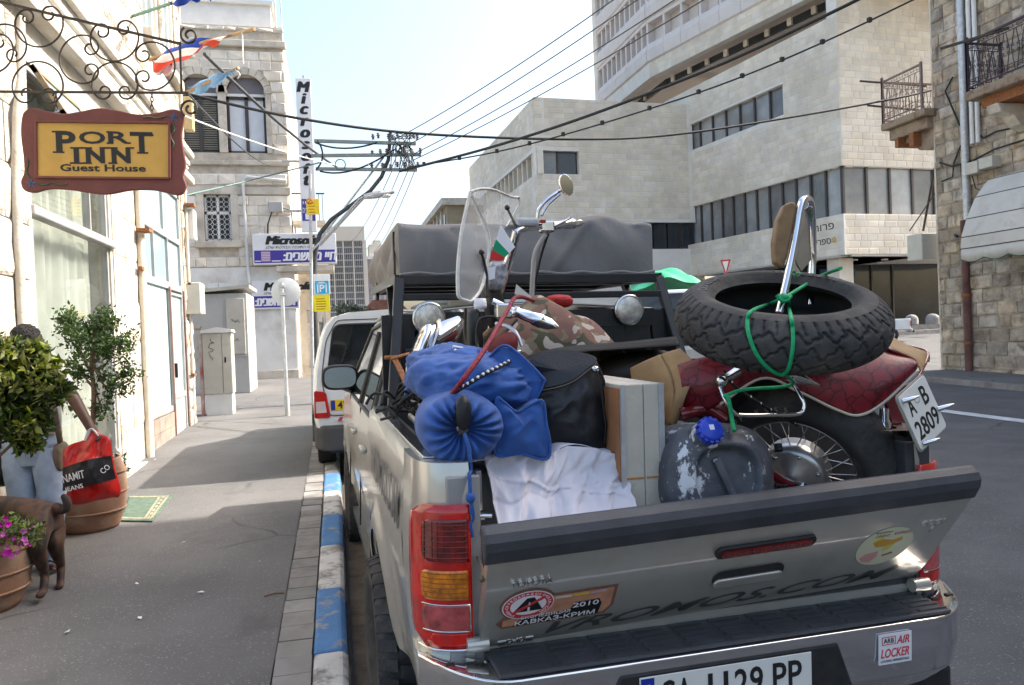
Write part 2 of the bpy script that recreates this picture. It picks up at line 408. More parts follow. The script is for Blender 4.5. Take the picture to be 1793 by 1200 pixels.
# ledges and pipes along the wall
shop.part('ledge', MB().box(2.5, 13.95, 4.3, 4.42, 0, .16, fs), m_plaster, bevel=.02)
shop.part('ledge', MB().box(2.5, 13.95, 4.62, 4.82, 0, .1, fs).box(2.5, 13.95, 4.74, 4.84, .1, .17, fs), m_plaster, bevel=.015)
shop.part('conduit', MB().tube([fs @ V((2.5, 4.55, .05)), fs @ V((13.9, 4.58, .05))], .03), m_white)
shop.part('conduit', MB().tube([fs @ V((6.5, 0.1, .06)), fs @ V((6.5, 2.9, .06)), fs @ V((6.55, 3.4, .08)), fs @ V((6.7, 3.7, .06)), fs @ V((6.75, 4.2, .06))], .035), m_plaster)
shop.part('drainpipe', MB().tube([fs @ V((10.36, .2, .06)), fs @ V((10.36, 4.3, .06))], .05), mat('painted pipe', (.66, .6, .5), .8, v=.1, dirt=((.42, .33, .24), .25, 6)))
shop.part('conduit', MB().tube([fs @ V((13.6, .3, .05)), fs @ V((13.6, 3.8, .05)), fs @ V((13.62, 7, .05))], .03), m_plaster)
for yy, zz in ((10.3, 3.02), (10.3, 2.55), (13.6, 2.6), (13.6, 3.9), (13.55, 1.1)):
    shop.part('bracket', MB().box(yy-.1, yy+.1, zz-.02, zz+.02, .05, .2 if zz > 3 else .1, fs), m_rust)
# shop one: aluminium bars, a tilted-open top sash, curtains behind the glass
fr1 = MB()
for a, b, c, d in ((6.98, 9.22, 3.88, 3.95), (6.98, 9.22, .3, .36), (6.98, 7.03, .3, 3.95), (9.17, 9.22, .3, 3.95), (8.62, 8.65, 2.76, 3.9)): fr1.box(a, b, c, d, -.1, -.02, fs)
shop.part('window_frame', fr1, m_alu)
shop.part('transom_bar', MB().box(6.9, 9.3, 2.68, 2.76, -.06, .05, fs), m_alu, bevel=.01)
shop.part('window_pane', MB().box(7.03, 9.17, .36, 2.68, -.07, -.06, fs), m_glass)
shop.part('window_pane', MB().box(7.03, 9.17, 2.76, 3.88, -.07, -.06, fs), m_glass)
cu = MB()
cu.grid(lambda u, v: fs @ V((7+2.2*u, .36+3.5*v, -.22+.03*math.sin(u*60)+.015*math.sin(u*23+1))), 90, 2)
shop.part('curtain', cu, m_curt)
sf = frame(fs @ V((7.05, 3.93, .02)), (0, 1, 0), (.5, 0, -.86))
sash = shop.part('open_sash', MB().box(0, 1.1, 0, .07, -.02, .02, sf).box(0, 1.1, .42, .5, -.02, .02, sf).box(0, .06, 0, .5, -.02, .02, sf).box(1.04, 1.1, 0, .5, -.02, .02, sf), mat('weathered wood sash', (.25, .19, .12), .8, v=.2, s=12))
shop.part('sash_pane', MB().box(.06, 1.04, .07, .42, -.004, .004, sf), m_wash2)
# shop two
fr2 = MB()
for a, b, c, d in ((10.52, 13.36, 3.95, 4.02), (10.52, 10.6, .2, 4.02), (13.28, 13.36, .2, 4.02), (10.6, 13.28, 3.2, 3.29), (10.6, 13.28, 2.44, 2.54), (12.3, 12.42, .2, 2.44),
                   (11.4, 11.44, 2.54, 3.2), (12.33, 12.37, 2.54, 3.2), (12.1, 12.14, 3.29, 3.95), (10.6, 12.3, .62, .7), (12.42, 13.28, .78, .86), (12.42, 13.28, 2.36, 2.4), (12.42, 13.28, .2, .26)): fr2.box(a, b, c, d, -.09, -.01, fs)
shop.part('window_frame', fr2, m_alu)
for q_ in (12.27, 13.36, 10.47): shop.part('door_post', MB().box(q_, q_+.05, .2, 2.47, -.01, .018, fs), m_pinkalu)
for a, b, c, d, mm in ((10.6, 12.3, .7, 2.44, m_wash), (12.42, 13.28, .86, 2.36, m_wash), (10.6, 11.4, 2.54, 3.2, m_wash2), (11.44, 12.33, 2.54, 3.2, m_wash2), (12.37, 13.28, 2.54, 3.2, m_wash2),
                       (10.6, 12.1, 3.29, 3.95, m_wash2), (12.14, 13.28, 3.29, 3.95, m_wash2)):
    shop.part('window_pane', MB().box(a, b, c, d, -.06, -.045, fs), mm)
shop.part('door_panel', MB().box(12.42, 13.28, .26, .78, -.06, -.03, fs).box(12.55, 13.15, .32, .7, -.03, -.022, fs), m_grey)
shop.part('door_handle', MB().box(12.46, 12.5, 1.1, 1.32, -.045, .03, fs), m_black)
tb = MB().box(-.5, .5, -.5, .5, 0, 1).mesh('wall_tile', m_tile)
for i in range(5):
    for j in range(2):
        piece('wall_tile', tb, fs @ M.Translation((10.77+i*.34, .3+j*.205, -.03)) @ M.Diagonal((.335, .2, .028, 1)), shop.o, inv)
shop.part('tile_backing', MB().box(10.6, 12.3, .15, .62, -.09, -.035, fs), m_mortar)
shop.part('door_step', MB().box(6.9, 10.5, .05, .2, -.3, .13, fs), m_plaster, bevel=.015)
# upper windows
for a, b in ((11.3, 12.2), (12.6, 13.35)):
    wf = MB()
    for q in ((a, b, 5.9, 5.98), (a, b, 8.12, 8.2), (a, a+.08, 5.9, 8.2), (b-.08, b, 5.9, 8.2), ((a+b)/2-.03, (a+b)/2+.03, 5.98, 8.12)): wf.box(*q, -.14, -.04, fs)
    wfo = shop.part('window', wf, m_white)
    shop.part('pane', MB().box(a+.08, b-.08, 5.98, 8.12, -.1, -.09, fs), m_wash2)
    shop.part('sill', MB().box(a-.12, b+.12, 5.74, 5.88, -.05, .14, fs), m_stonet)
shop.part('roof', MB().box(-8.2, -2.2, 2.3, 14.0, 11, 11.3), m_plaster)
# boxes fixed to the shop corner
single('wall_lamp_box', MB().box(13.75, 13.95, 5.2, 5.75, .05, .2, fs), mat('tan box', (.5, .4, .22), .7, v=.1), 'narrow tan and black box fixed high on the corner of the shop', 'box', bevel=.01)
single('meter_box', MB().box(13.5, 13.95, 2.1, 2.62, .0, .24, fs), m_beige, 'cream meter box fixed to the far corner of the shop wall', 'meter box', bevel=.015)
single('junction_box', MB().box(13.66, 13.9, 3.35, 3.85, .03, .17, fs), m_white, 'slim white box high on the shop corner above the meter box', 'junction box', bevel=.02)

# ================================================================== stone building with arched windows, beyond the corner
YB = 24.5
fb = frame((0, YB, 0), (1, 0, 0), (0, 0, 1), (0, -1, 0))
arch = Thing('stone_building', 'old limestone building with two tall arched windows and rough square stones', 'building', (-4, YB, gz(YB)))
ainv = M.Translation((4, -YB, -gz(YB)))
XR = -1.12
holes = [(-4.15, -3.1, 7.36, 9.15), (-2.86, -1.73, 7.36, 9.15), (-3.62, -2.86, 4.72, 6.1), (-5.2, -2.85, .6, 3.35)]
arch.part('wall', wall(MB(), fb, -9, XR-.03, -.2, 11.2, [(-4.15, -3.1, 7.36, 9.62), (-2.86, -1.73, 7.36, 9.66), (-3.62, -2.86, 4.72, 6.1)], .6), m_mortar)
arch.part('body', MB().box(-9, XR-.04, YB+.61, YB+12, -.2, 11.1), m_stonet)
big = [(-4.3, -1.58, 7.12, 9.3), (-3.8, -2.68, 4.5, 6.3), (-9, 0, 7.08, 7.4), (-9, 0, 6.72, 6.98)]
near = lambda q: 1.6 if q.x > -4.4 else .3
blocks(arch.o, ainv, 'stone', m_stone, fb, -5.4, XR, 3.92, 11.15, [(-4.32, -2.93, 7.12, 9.3), (-3.03, -1.58, 7.12, 9.3), (-3.8, -2.68, 4.5, 6.3), (-9, 0, 6.98, 7.12), (-9, 0, 6.1, 6.32), (-9, 0, 10.55, 10.75)], .31, .46, depth=.045, gap=.008, rough=.8, quota=300, score=near, seed=3, circ=((-2.29, 9.15, .82), (-3.62, 9.15, .78)))
arch.part('string_course', MB().box(-9, XR+.04, 6.98, 7.12, -.1, .1, fb), m_stonet, bevel=.02)
arch.part('string_course', MB().box(-9, XR+.02, 6.1, 6.32, -.1, .06, fb), m_stonet, bevel=.02)
arch.part('cornice', MB().box(-9, XR+.06, 10.55, 10.75, -.1, .12, fb), m_stonet, bevel=.02)
arch.part('ground_floor_render', MB().box(-9, XR+.01, -.1, 3.9, -.05, .05, fb), mat('patched render', (.74, .72, .68), .9, v=.05, s=1.2, dirt=((.45, .42, .38), .42, .8)))
def ring(cx, cz, r0, r1, n=9, d=.09, a0=0, a1=math.pi):
    out = []
    for i in range(n):
        a, b = a0+(a1-a0)*i/n+.012, a0+(a1-a0)*(i+1)/n-.012; k = 4
        pts = [(cx+r1*math.cos(a+(b-a)*j/k), cz+r1*math.sin(a+(b-a)*j/k)) for j in range(k+1)] + [(cx+r0*math.cos(b-(b-a)*j/k), cz+r0*math.sin(b-(b-a)*j/k)) for j in range(k+1)]
        out.append(MB().prism(pts, d, fb))
    return out
m_shut = mat('brown shutter', (.17, .12, .09), .7, v=.12)
for cx, rr, kind in ((-3.625, .53, 0), (-2.295, .56, 1)):
    for mbq in ring(cx, 9.15, rr, rr+.22, 9): arch.part('voussoir', mbq, m_stonet)
    fan = [(cx+rr*math.cos(math.pi*j/16), 9.15+rr*math.sin(math.pi*j/16)) for j in range(17)]
    w_ = arch.part('window', MB().box(cx-rr, cx+rr, 7.36, 7.44, -.2, -.1, fb).box(cx-rr, cx-rr+.07, 7.36, 9.15, -.2, -.1, fb).box(cx+rr-.07, cx+rr, 7.36, 9.15, -.2, -.1, fb).box(cx-.05, cx+.05, 7.44, 9.07, -.2, -.1, fb).box(cx-rr, cx+rr, 9.0, 9.08, -.2, -.1, fb), m_brown)
    arch.part('fanlight', MB().prism(fan, .04, fb @ M.Translation((0, 0, -.16))), mat('violet grey panel', (.2, .18, .19), .7, v=.05))
    arch.part('lintel', MB().box(cx-rr, cx+rr, 9.08, 9.16, -.15, -.06, fb), m_white)
    if kind:
        for a, b in ((cx-rr+.07, cx-.05), (cx+.05, cx+rr-.07)):
            arch.part('shutter', MB().box(a, b, 7.44, 9.0, -.18, -.15, fb), mat('white roller shutter', (.66, .68, .7), .6, v=.03))
    else:
        for a, b in ((cx-rr+.07, cx-.05), (cx+.05, cx+rr-.07)):
            arch.part('shutter_backing', MB().box(a, b, 7.44, 9.0, -.22, -.19, fb), m_black)
            for j in range(22):
                zz = 7.47+j*.069
                arch.part('slat', MB().box(a, b, -.02, .02, -.005, .005, fb @ M.Translation((0, zz+.03, -.15)) @ M.Rotation(rad(35), 4, 'X')), mat('grey slat', (.3, .29, .25), .7))
for x0, x1 in ((-4.32, -4.15), (-1.73, -1.58), (-3.1, -2.86)): arch.part('jamb', MB().box(x0, x1, 7.36, 9.2, -.2, .05, fb).box(x0-.03, x1+.03, 9.15, 9.26, -.2, .07, fb), m_stonet, bevel=.012)
# lattice window
arch.part('window_surround', MB().box(-3.84, -3.62, 4.55, 6.2, -.2, .05, fb).box(-2.86, -2.64, 4.55, 6.2, -.2, .05, fb).box(-3.84, -2.64, 6.12, 6.36, -.2, .062, fb), m_stonet, bevel=.015)
arch.part('sill', MB().box(-3.9, -2.58, 4.5, 4.7, -.2, .14, fb), m_stonet, bevel=.015)
arch.part('window_glass', MB().box(-3.62, -2.86, 4.7, 6.12, -.16, -.15, fb), m_dglass)
wfr = MB()
for q in ((-3.62, -3.56, 4.7, 6.1), (-2.92, -2.86, 4.7, 6.1), (-3.27, -3.21, 4.7, 6.1), (-3.62, -2.86, 4.7, 4.76), (-3.62, -2.86, 5.52, 5.6), (-3.62, -2.86, 6.04, 6.1)): wfr.box(*q, -.14, -.08, fb)
arch.part('window_frame', wfr, m_white)
lat = MB()
for x0, x1, z0, z1 in ((-3.56, -3.27, 4.76, 5.52), (-3.21, -2.92, 4.76, 5.52), (-3.56, -3.27, 5.6, 6.04), (-3.21, -2.92, 5.6, 6.04)):
    nz = int((z1-z0)/.145)
    for i in range(2):
        for j in range(nz):
            cx, cz = x0+(i+.5)*(x1-x0)/2, z0+(j+.5)*(z1-z0)/nz; a, b = (x1-x0)/4, (z1-z0)/nz/2
            lat.tube([fb @ V((cx+a*math.sin(t)*(1-.2*abs(math.cos(t))), cz+b*math.cos(t), -.08)) for t in [k*math.pi/5 for k in range(10)]], .008, 4, closed=True)
arch.part('lattice', lat, m_white)
# doorway arch with dark fanlight at street level
arch.part('door_fanlight', MB().prism([(-3.3+.8*math.cos(math.pi*j/14), 2.5+.72*math.sin(math.pi*j/14)) for j in range(15)], .03, fb @ M.Translation((0, 0, .045))), m_dglass)
arch.part('fanlight_bar', MB().box(-3.32, -3.28, 2.5, 3.2, .075, .1, fb), m_grey)
for mbq in ring(-3.3, 2.5, .8, .95, 8, .07): arch.part('voussoir', mbq, m_white)
arch.part('base_course', MB().box(-2.4, XR+.05, .3, .75, 0, .09, fb), m_stonet, bevel=.02)
# pipe, cables and box on the wall
arch.part('drainpipe', MB().tube([fb @ V((-1.2, 6.5, .12)), fb @ V((-2.35, 6.62, .12)), fb @ V((-2.47, 6.5, .12)), fb @ V((-2.42, 3.4, .12))], .045), m_white)
arch.part('cable', MB().tube([fb @ V((-1.8, 5.2, .1)), fb @ V((-1.86, 4, .1))], .025).tube([fb @ V((-1.05, 4.2, .1)), fb @ V((-1.1, 5.6, .1)), fb @ V((-1.6, 5.75, .12)), fb @ V((-1.8, 5.2, .1))], .02), m_cable)
arch.part('service_box', MB().box(-1.75, -1.35, 5.55, 5.85, .05, .25, fb), m_grey, bevel=.02)
# roof room and railing
arch.part('roof_room', MB().box(-8, -1.5, 11.15, 12.1, -6, -.6, fb).box(-8.1, -1.42, 12.1, 12.22, -6.1, -.5, fb), m_white)
rr = MB()
for i in range(7): rr.tube([fb @ V((-6.5+i*.85, 12.2, -.7)), fb @ V((-6.5+i*.85, 12.75, -.7))], .02, 5)
rr.tube([fb @ V((-7, 12.75, -.7)), fb @ V((-1.4, 12.72, -.7))], .02, 5)
arch.part('roof_railing', rr, m_grey)
arch.part('roof_mast', MB().tube([fb @ V((-1.35, 11, -.8)), fb @ V((-1.42, 14.5, -.8))], .03, 5), m_grey)
arch.part('roof_mast', MB().tube([fb @ V((-1.2, 11, -1.4)), fb @ V((-1.25, 14, -1.4))], .02, 5), m_grey)
# side wing with balcony behind the hanging signs
single('side_wing', wall(MB(), frame((XR+.1, YB+1.2, 0), (1, 0, 0), (0, 0, 1), (0, -1, 0)), 0, .95, 0, 4.7, [(.2, .8, .7, 2.6)], .4), m_stonet, 'low stone wing behind the hanging shop signs', 'building wing')
bl = Thing('small_balcony', 'tiny iron balcony beside the vertical shop sign', 'balcony', (-.8, YB+.8, 5.3))
bl.part('slab', MB().box(-1.1, -.1, YB+.4, YB+1.2, 5.25, 5.37), m_stonet)
rb = MB()
for i in range(9): rb.tube([V((-1.05+i*.11, YB+.45, 5.37)), V((-1.05+i*.11, YB+.45, 6.2))], .012, 4)
rb.box(-1.1, -.1, YB+.43, YB+.47, 6.2, 6.24)
bl.part('railing', rb, m_iron)
# ================================================================== shop signs on the stone building
m_sgw = mat('sign white', (.74, .74, .76), .4, v=.03, s=2)
m_sgb = mat('sign violet blue', (.055, .04, .3), .4, v=.05, s=2)
m_ink = mat('black ink', (.012, .012, .013), .5, v=0)
m_inkw = mat('white ink', (.78, .78, .8), .5, v=0)
m_inkp = mat('pink ink', (.62, .45, .55), .5, v=0)
def msign(x0, x1, z0, z1, y, label, full):
    t = Thing('shop_sign', label, 'sign', ((x0+x1)/2, y, z0), group=None)
    f = frame((x0, y, z0), (1, 0, 0), (0, 0, 1), (0, -1, 0)); W, Hh = x1-x0, z1-z0
    t.part('case', MB().box(0, W, 0, Hh, -.22, 0, f), m_sgw, bevel=.012)
    t.part('blue_panel', MB().box(.04, W-.05, .05, Hh*.46, 0, .006, f), m_sgb)
    k = Hh/.93
    tw = 1.52*k
    t.part('lettering', text_mesh('lettering', 'Microsoft', m_ink, shear=.25, ext=.004, fat=.035*k, width=tw*.97, height=.25*k, mx=f @ M.Translation((.38*k+tw/2, Hh*.79, .004))), m_ink)
    t.part('small_lettering', text_mesh('small_lettering', 'זו התוכנה הבולטת שלנו.'[::-1], m_ink, ext=.002, width=1.3*k, height=.09*k, mx=f @ M.Translation((.36*k+.65*k, Hh*.56, .004))), m_ink)
    t.part('hebrew_lettering', text_mesh('hebrew_lettering', 'חיי מחשבים:'[::-1], m_inkw, shear=.2, ext=.003, fat=.02, width=(1.55 if full else 1.25)*k, height=.25*k, mx=f @ M.Translation(((.88+.775 if full else .12+.6)*k, Hh*.25, .01))), m_inkw)
    if full:
        for j in range(6): t.part('emblem_bar', MB().box(.24, .5, .1+j*.05, .1+j*.05+.036, .006, .012, f), m_inkp)
        t.part('emblem_line', MB().box(.06, .22, .09, .12, .006, .01, f).box(.54, .8, .09, .12, .006, .01, f), m_inkw)
    t.part('mount', MB().box(.2, .26, Hh, Hh+.25, -.15, -.1, f).box(W*.5, W*.5+.06, Hh, Hh+.25, -.15, -.1, f), m_grey)
    return t
msign(-2.26, .19, 3.94, 4.87, YB-.3, 'wide white and blue sign lettered Microsoft projecting past the stone building corner', True)
msign(-2.35, -.98, 2.61, 3.47, YB-.12, 'smaller white and blue sign half hidden behind the round sign', False)
single('sign_canopy', MB().box(-1.6, .1, YB-.28, YB+.8, 3.72, 3.9), m_stonet, 'stone canopy slab under the wide white and blue sign', 'canopy', bevel=.02)
vs_ = Thing('vertical_sign', 'tall narrow white sign with stacked slanted black letters against the sky', 'sign', (-.6, YB-.5, 4.9))
fv = frame((-.8, YB-.5, 4.9), (1, 0, 0), (0, 0, 1), (0, -1, 0))
vs_.part('case', MB().box(0, .44, 0, 4.62, -.2, 0, fv), m_sgw, bevel=.01)
for i, ch in enumerate('Microsoft'):
    vs_.part('letter', text_mesh('letter', ch, m_ink, shear=.22, ext=.003, fat=.035, height=.3 if ch in 'Mift' else .23, mx=fv @ M.Translation((.22, 4.36-i*.352, .004))), m_ink)
vs_.part('blue_panel', MB().box(.03, .41, .32, .98, 0, .006, fv), m_sgb)
vs_.part('hebrew_lettering', text_mesh('hebrew_lettering', 'חיי'[::-1], m_inkw, ext=.002, width=.28, height=.15, mx=fv @ M.Translation((.2, .84, .008))), m_inkw)
vs_.part('hebrew_lettering', text_mesh('hebrew_lettering', 'מחשבים'[::-1], m_inkw, ext=.002, width=.34, height=.14, mx=fv @ M.Translation((.22, .64, .008))), m_inkw)
vs_.part('emblem', MB().box(.12, .32, .36, .54, .006, .01, fv), m_inkw)
vs_.part('bracket', MB().box(.2, .26, 4.62, 4.72, -.12, -.06, fv).box(-.5, 0, 2.1, 2.16, -.12, -.06, fv).box(-.5, 0, .6, .66, -.12, -.06, fv), m_grey)

# ================================================================== kiosk, cabinets, round sign
YK = 19.6
fk = frame((0, YK, gz(YK)), (1, 0, 0), (0, 0, 1), (0, -1, 0))
kx0, kx1 = -4.2, -2.02
ki = Thing('utility_kiosk', 'flat grey metal utility kiosk with faint graffiti in front of the stone building', 'kiosk', ((kx0+kx1)/2, YK+.9, gz(YK)))
ki.part('body', MB().box(kx0, kx1, 0, 2.42, -1.8, 0, fk), m_grey, bevel=.015)
ki.part('roof', MB().prism([(kx0-.1, 2.36), (kx1+.08, 2.54), (kx1+.08, 2.62), (kx0-.1, 2.44)], 1.96, fk @ M.Translation((0, 0, -1.87))), m_beige)
ki.part('panel', MB().box(kx0+.8, kx1-.56, .9, 2.25, 0, .012, fk), m_grey)
ki.part('door', MB().box(kx1-.48, kx1-.06, .95, 2.3, 0, .03, fk), m_beige, bevel=.01)
ki.part('seam', MB().box(kx0+.72, kx0+.75, .1, 2.3, 0, .02, fk).box(kx0, kx1, .88, .9, 0, .014, fk), m_grey)
def scribble(c, w_, h_, n, seed, r=.008):
    q = random.Random(seed); pts = []
    for i in range(n): pts.append(c @ V((-w_/2+w_*i/(n-1)+q.uniform(-.03, .03)*w_*3, q.uniform(-h_, h_)/2, .004)))
    return MB().tube(pts, r, 4)
m_graf = mat('grey graffiti', (.12, .12, .13), .7, v=0)
ki.part('graffiti', scribble(fk @ M.Translation((kx1-.95, 1.12, .012)), .4, .18, 16, 3, .009), m_graf)
ki.part('graffiti', scribble(fk @ M.Translation((kx1-.28, 1.75, .03)), .2, .1, 12, 5, .006), m_graf)
ki.part('graffiti', scribble(fk @ M.Translation((kx1-.28, 1.3, .03)), .16, .1, 9, 8, .006), m_graf)
ki.part('graffiti', scribble(fk @ M.Translation((kx0+1.05, 1.6, .012)), .2, .1, 12, 9, .008), mat('orange graffiti', (.5, .25, .05), .7, v=0))
yc = 14.85
cb = Thing('street_cabinet', 'beige electric cabinet with graffiti standing at the shop corner', 'cabinet', (-2.05, yc, gz(yc)))
fc = frame((-2.33, yc, gz(yc)), (1, 0, 0), (0, 0, 1), (0, -1, 0))
cb.part('body', MB().box(0, .5, .38, 1.5, -.4, 0, fc), m_beige, bevel=.015)
cb.part('plinth', MB().box(.02, .48, -.05, .38, -.38, -.02, fc), m_white, bevel=.01)
cb.part('cap', MB().prism([(-.03, 1.5), (.53, 1.5), (.51, 1.55), (.25, 1.6), (-.01, 1.55)], .46, fc @ M.Translation((0, 0, -.43))), m_white)
cb.part('door_seam', MB().box(.33, .338, .4, 1.48, 0, .004, fc), m_graf)
cb.part('lock', MB().box(.37, .4, .95, 1.05, 0, .012, fc), m_black)
cb.part('graffiti', scribble(fc @ M.Translation((.15, 1.2, 0)) @ M.Rotation(rad(80), 4, 'Z'), .35, .12, 12, 4, .006), m_graf)
single('red_white_post', MB().box(-2.4, -2.34, yc+.05, yc+.12, gz(yc), gz(yc)+1.5), mat('red white post', (.45, .12, .08), .6, v=.3, s=3, dirt=((.6, .58, .55), .5, 2.2)), 'narrow red and white post behind the beige cabinet', 'post')
ys = 14.07
rs = Thing('round_sign', 'back of a round traffic sign on a galvanised post at the pavement corner', 'traffic sign', (-.85, ys, gz(ys)))
rs.part('post', MB().tube([V((-.85, ys, gz(ys)-.05)), V((-.85, ys, 2.62))], .034, 12), m_galv)
rs.part('base_sleeve', MB().tube([V((-.85, ys, gz(ys)-.05)), V((-.85, ys, gz(ys)+.36))], .045, 12), m_grey)
dc = atY(500, 511, ys-.04)
rs.part('disc', MB().lathe([(0, 0), (.243, 0), (.25, .006), (.243, .012), (0, .012)], 40, frame((dc.x, ys-.055, dc.z), (1, 0, 0), (0, 0, 1), (0, -1, 0)) @ M.Translation((0, 0, -.1))), mat('grey sign back', (.52, .53, .54), .5, m=.2, v=.05))
rs.part('clamp', MB().box(-.9, -.8, ys-.05, ys+.05, dc.z-.06, dc.z-.02).box(-.9, -.8, ys-.05, ys+.05, dc.z+.08, dc.z+.12), m_galv)

# ================================================================== utility pole with cross-arms, street lamp, parking signs
YU = 16.0
def U(px, py, dy=0): return atY(px, py, YU+dy)
up = Thing('utility_pole', 'black curved utility pole carrying three cross-arms crowded with insulators and wires', 'utility pole', (U(553, 700).x, YU, gz(YU)))
m_pole = mat('dark pole', (.05, .055, .06), .6, v=.2, s=10)
b0 = U(553, 600)
up.part('pole', MB().tube([V((b0.x, YU, gz(YU)-.1)), U(549, 500), U(552, 440), U(560, 410), U(580, 385), U(620, 356), U(648, 335), U(668, 310), U(680, 280), U(684, 230)], [.06, .055, .05, .045, .042, .04, .04, .04, .04, .038], 10), m_pole)
for i, (a, b) in enumerate((((550, 247), (728, 252)), ((545, 273), (737, 271)), ((553, 296), (730, 298)))):
    up.part('cross_arm', MB().bar(U(*a, -.05), U(*b, -.05), .07, .06), mat('green grey arm', (.2, .24, .25), .6, m=.3, v=.1))
up.part('strut', MB().tube([U(672, 275), U(545, 440)], .022, 6), m_galv)
up.part('strut', MB().tube([U(640, 343), U(560, 430)], .03, 6), m_galv)
m_ins = mat('insulator', (.1, .1, .11), .35, v=.2, s=40)
for yy in (244, 272, 297):
    for k in range(8):
        px = 655+k*11+RN.uniform(-5, 5); q = U(px, yy-2+RN.uniform(-4, 4), RN.uniform(-.35, .2))
        up.part('insulator', MB().lathe([(0, 0), (.03, 0), (.02, .03), (.045, .05), (.02, .07), (.04, .09), (.0, .12)], 8, M.Translation(q)), m_ins)
for k in range(26):
    a = U(684+RN.uniform(-8, 44), RN.choice((244, 272, 297)), RN.uniform(-.3, .2)); b = U(684+RN.uniform(-6, 50), RN.choice((244, 272, 297)), RN.uniform(-.3, .2))
    t_ = U(690+RN.uniform(-10, 35), RN.uniform(212, 236), -.1)
    up.part('jumper_wire', MB().tube([a.lerp(t_, s_)*(1-s_) + t_.lerp(b, s_)*s_ for s_ in [j/10 for j in range(11)]], .009, 5), m_cable)
for pts in (((552, 250), (600, 270), (660, 250)), ((560, 300), (615, 315), (650, 290), (690, 262)), ((556, 246), (575, 275), (553, 298))):
    ps = [U(*p, -.08) for p in pts]
    up.part('loop_cable', MB().tube([ps[0].lerp(ps[1], s_)*(1-s_)+ps[1].lerp(ps[-1], s_)*s_ for s_ in [j/10 for j in range(11)]], .018, 5), m_cable)
ri = U(596, 288, -.1)
up.part('cable_coil', MB().tube([ri+V((.1*math.cos(t), 0, .1*math.sin(t))) for t in [j*math.pi/8 for j in range(16)]], .012, 5, closed=True), mat('teal cable', (.1, .25, .25), .5))
lp = Thing('street_lamp', 'grey street lamp head on a thin arm leaning right from the pole', 'street lamp', (U(549, 700).x, YU-.15, gz(YU)))
lp.part('post', MB().tube([V((U(546, 600).x-.02, YU-.15, gz(YU)-.1)), U(546, 560, -.15), U(543, 300, -.15)], .032, 8), m_galv)
lp.part('arm', MB().tube([U(545, 440, -.15), U(575, 410, -.15), U(628, 350, -.15), U(645, 340, -.15)], .022, 8), m_galv)
fl = frame(U(637, 345, -.15), U(690, 336, -.15)-U(637, 345, -.15), (0, 1, 0))
ll = (U(690, 336, -.15)-U(637, 345, -.15)).length
lp.part('lamp_head', MB().grid(lambda u, v: fl @ V((ll*u, .1*math.cos(2*math.pi*v)*(.45+.55*math.sin(math.pi*min(1, u*1.05+.05))), .075*math.sin(2*math.pi*v)*(.35+.65*math.sin(math.pi*min(1, u*.8+.15))))), 10, 12, cv=True), m_galv)
lp.part('lamp_glass', MB().ball(fl @ V((ll*.7, 0, -.05)), .12, .08, .05), mat('lamp diffuser', (.6, .6, .58), .2, v=0))
def psign(name, px0, py0, px1, py1, col, label, lines, ink, dy=-.25):
    a, b = U(px0, py1, dy), U(px1, py0, dy); f = frame(a, (1, 0, 0), (0, 0, 1), (0, -1, 0)); w_, h_ = b.x-a.x, b.z-a.z
    t = Thing(name, label, 'sign', a)
    t.part('plate', MB().box(0, w_, 0, h_, -.01, 0, f), mat('sign '+name, col, .45, v=.03), bevel=.004)
    for i in range(lines): t.part('lettering', MB().box(w_*.15, w_*(.6+.25*RN.random()), h_*(.12+i*.76/lines), h_*(.12+i*.76/lines)+h_*.05, 0, .003, f), ink)
    return t, f, w_, h_
m_yink = mat('red brown ink', (.35, .16, .02), .5, v=0)
t, f, w_, h_ = psign('no_stopping_sign', 537, 348, 558, 376, (.75, .55, .02), 'small yellow notice plate high on the lamp post above the wide sign', 4, m_yink)
t.part('symbol', MB().lathe([(.045, 0), (.06, 0), (.06, .004), (.045, .004)], 20, f @ M.Translation((w_*.27, h_*.82, 0))).box(-.045, .045, -.008, .008, 0, .004, f @ M.Translation((w_*.27, h_*.82, 0)) @ M.Rotation(.8, 4, 'Z')), mat('red ink', (.5, .03, .02), .5, v=0))
t, f, w_, h_ = psign('parking_sign', 550, 480, 577, 516, (.75, .78, .8), 'white and cyan parking sign on the post above the yellow plate', 0, m_ink)
t.part('cyan_field', MB().box(w_*.08, w_*.92, h_*.03, h_*.66, 0, .003, f), mat('cyan ink', (.01, .4, .72), .45, v=0))
t.part('lettering', text_mesh('lettering', 'P', m_inkw, ext=.002, bold=.02, height=h_*.36, mx=f @ M.Translation((w_*.5, h_*.3, .004))), m_inkw)
t.part('symbol', MB().box(w_*.2, w_*.28, h_*.08, h_*.6, .003, .006, f).box(w_*.72, w_*.8, h_*.08, h_*.6, .003, .006, f).box(w_*.2, w_*.8, h_*.54, h_*.6, .003, .006, f), m_inkw)
psign('parking_hours_plate', 550, 516, 577, 546, (.8, .68, .01), 'yellow parking hours plate right under the cyan parking sign', 5, m_yink)

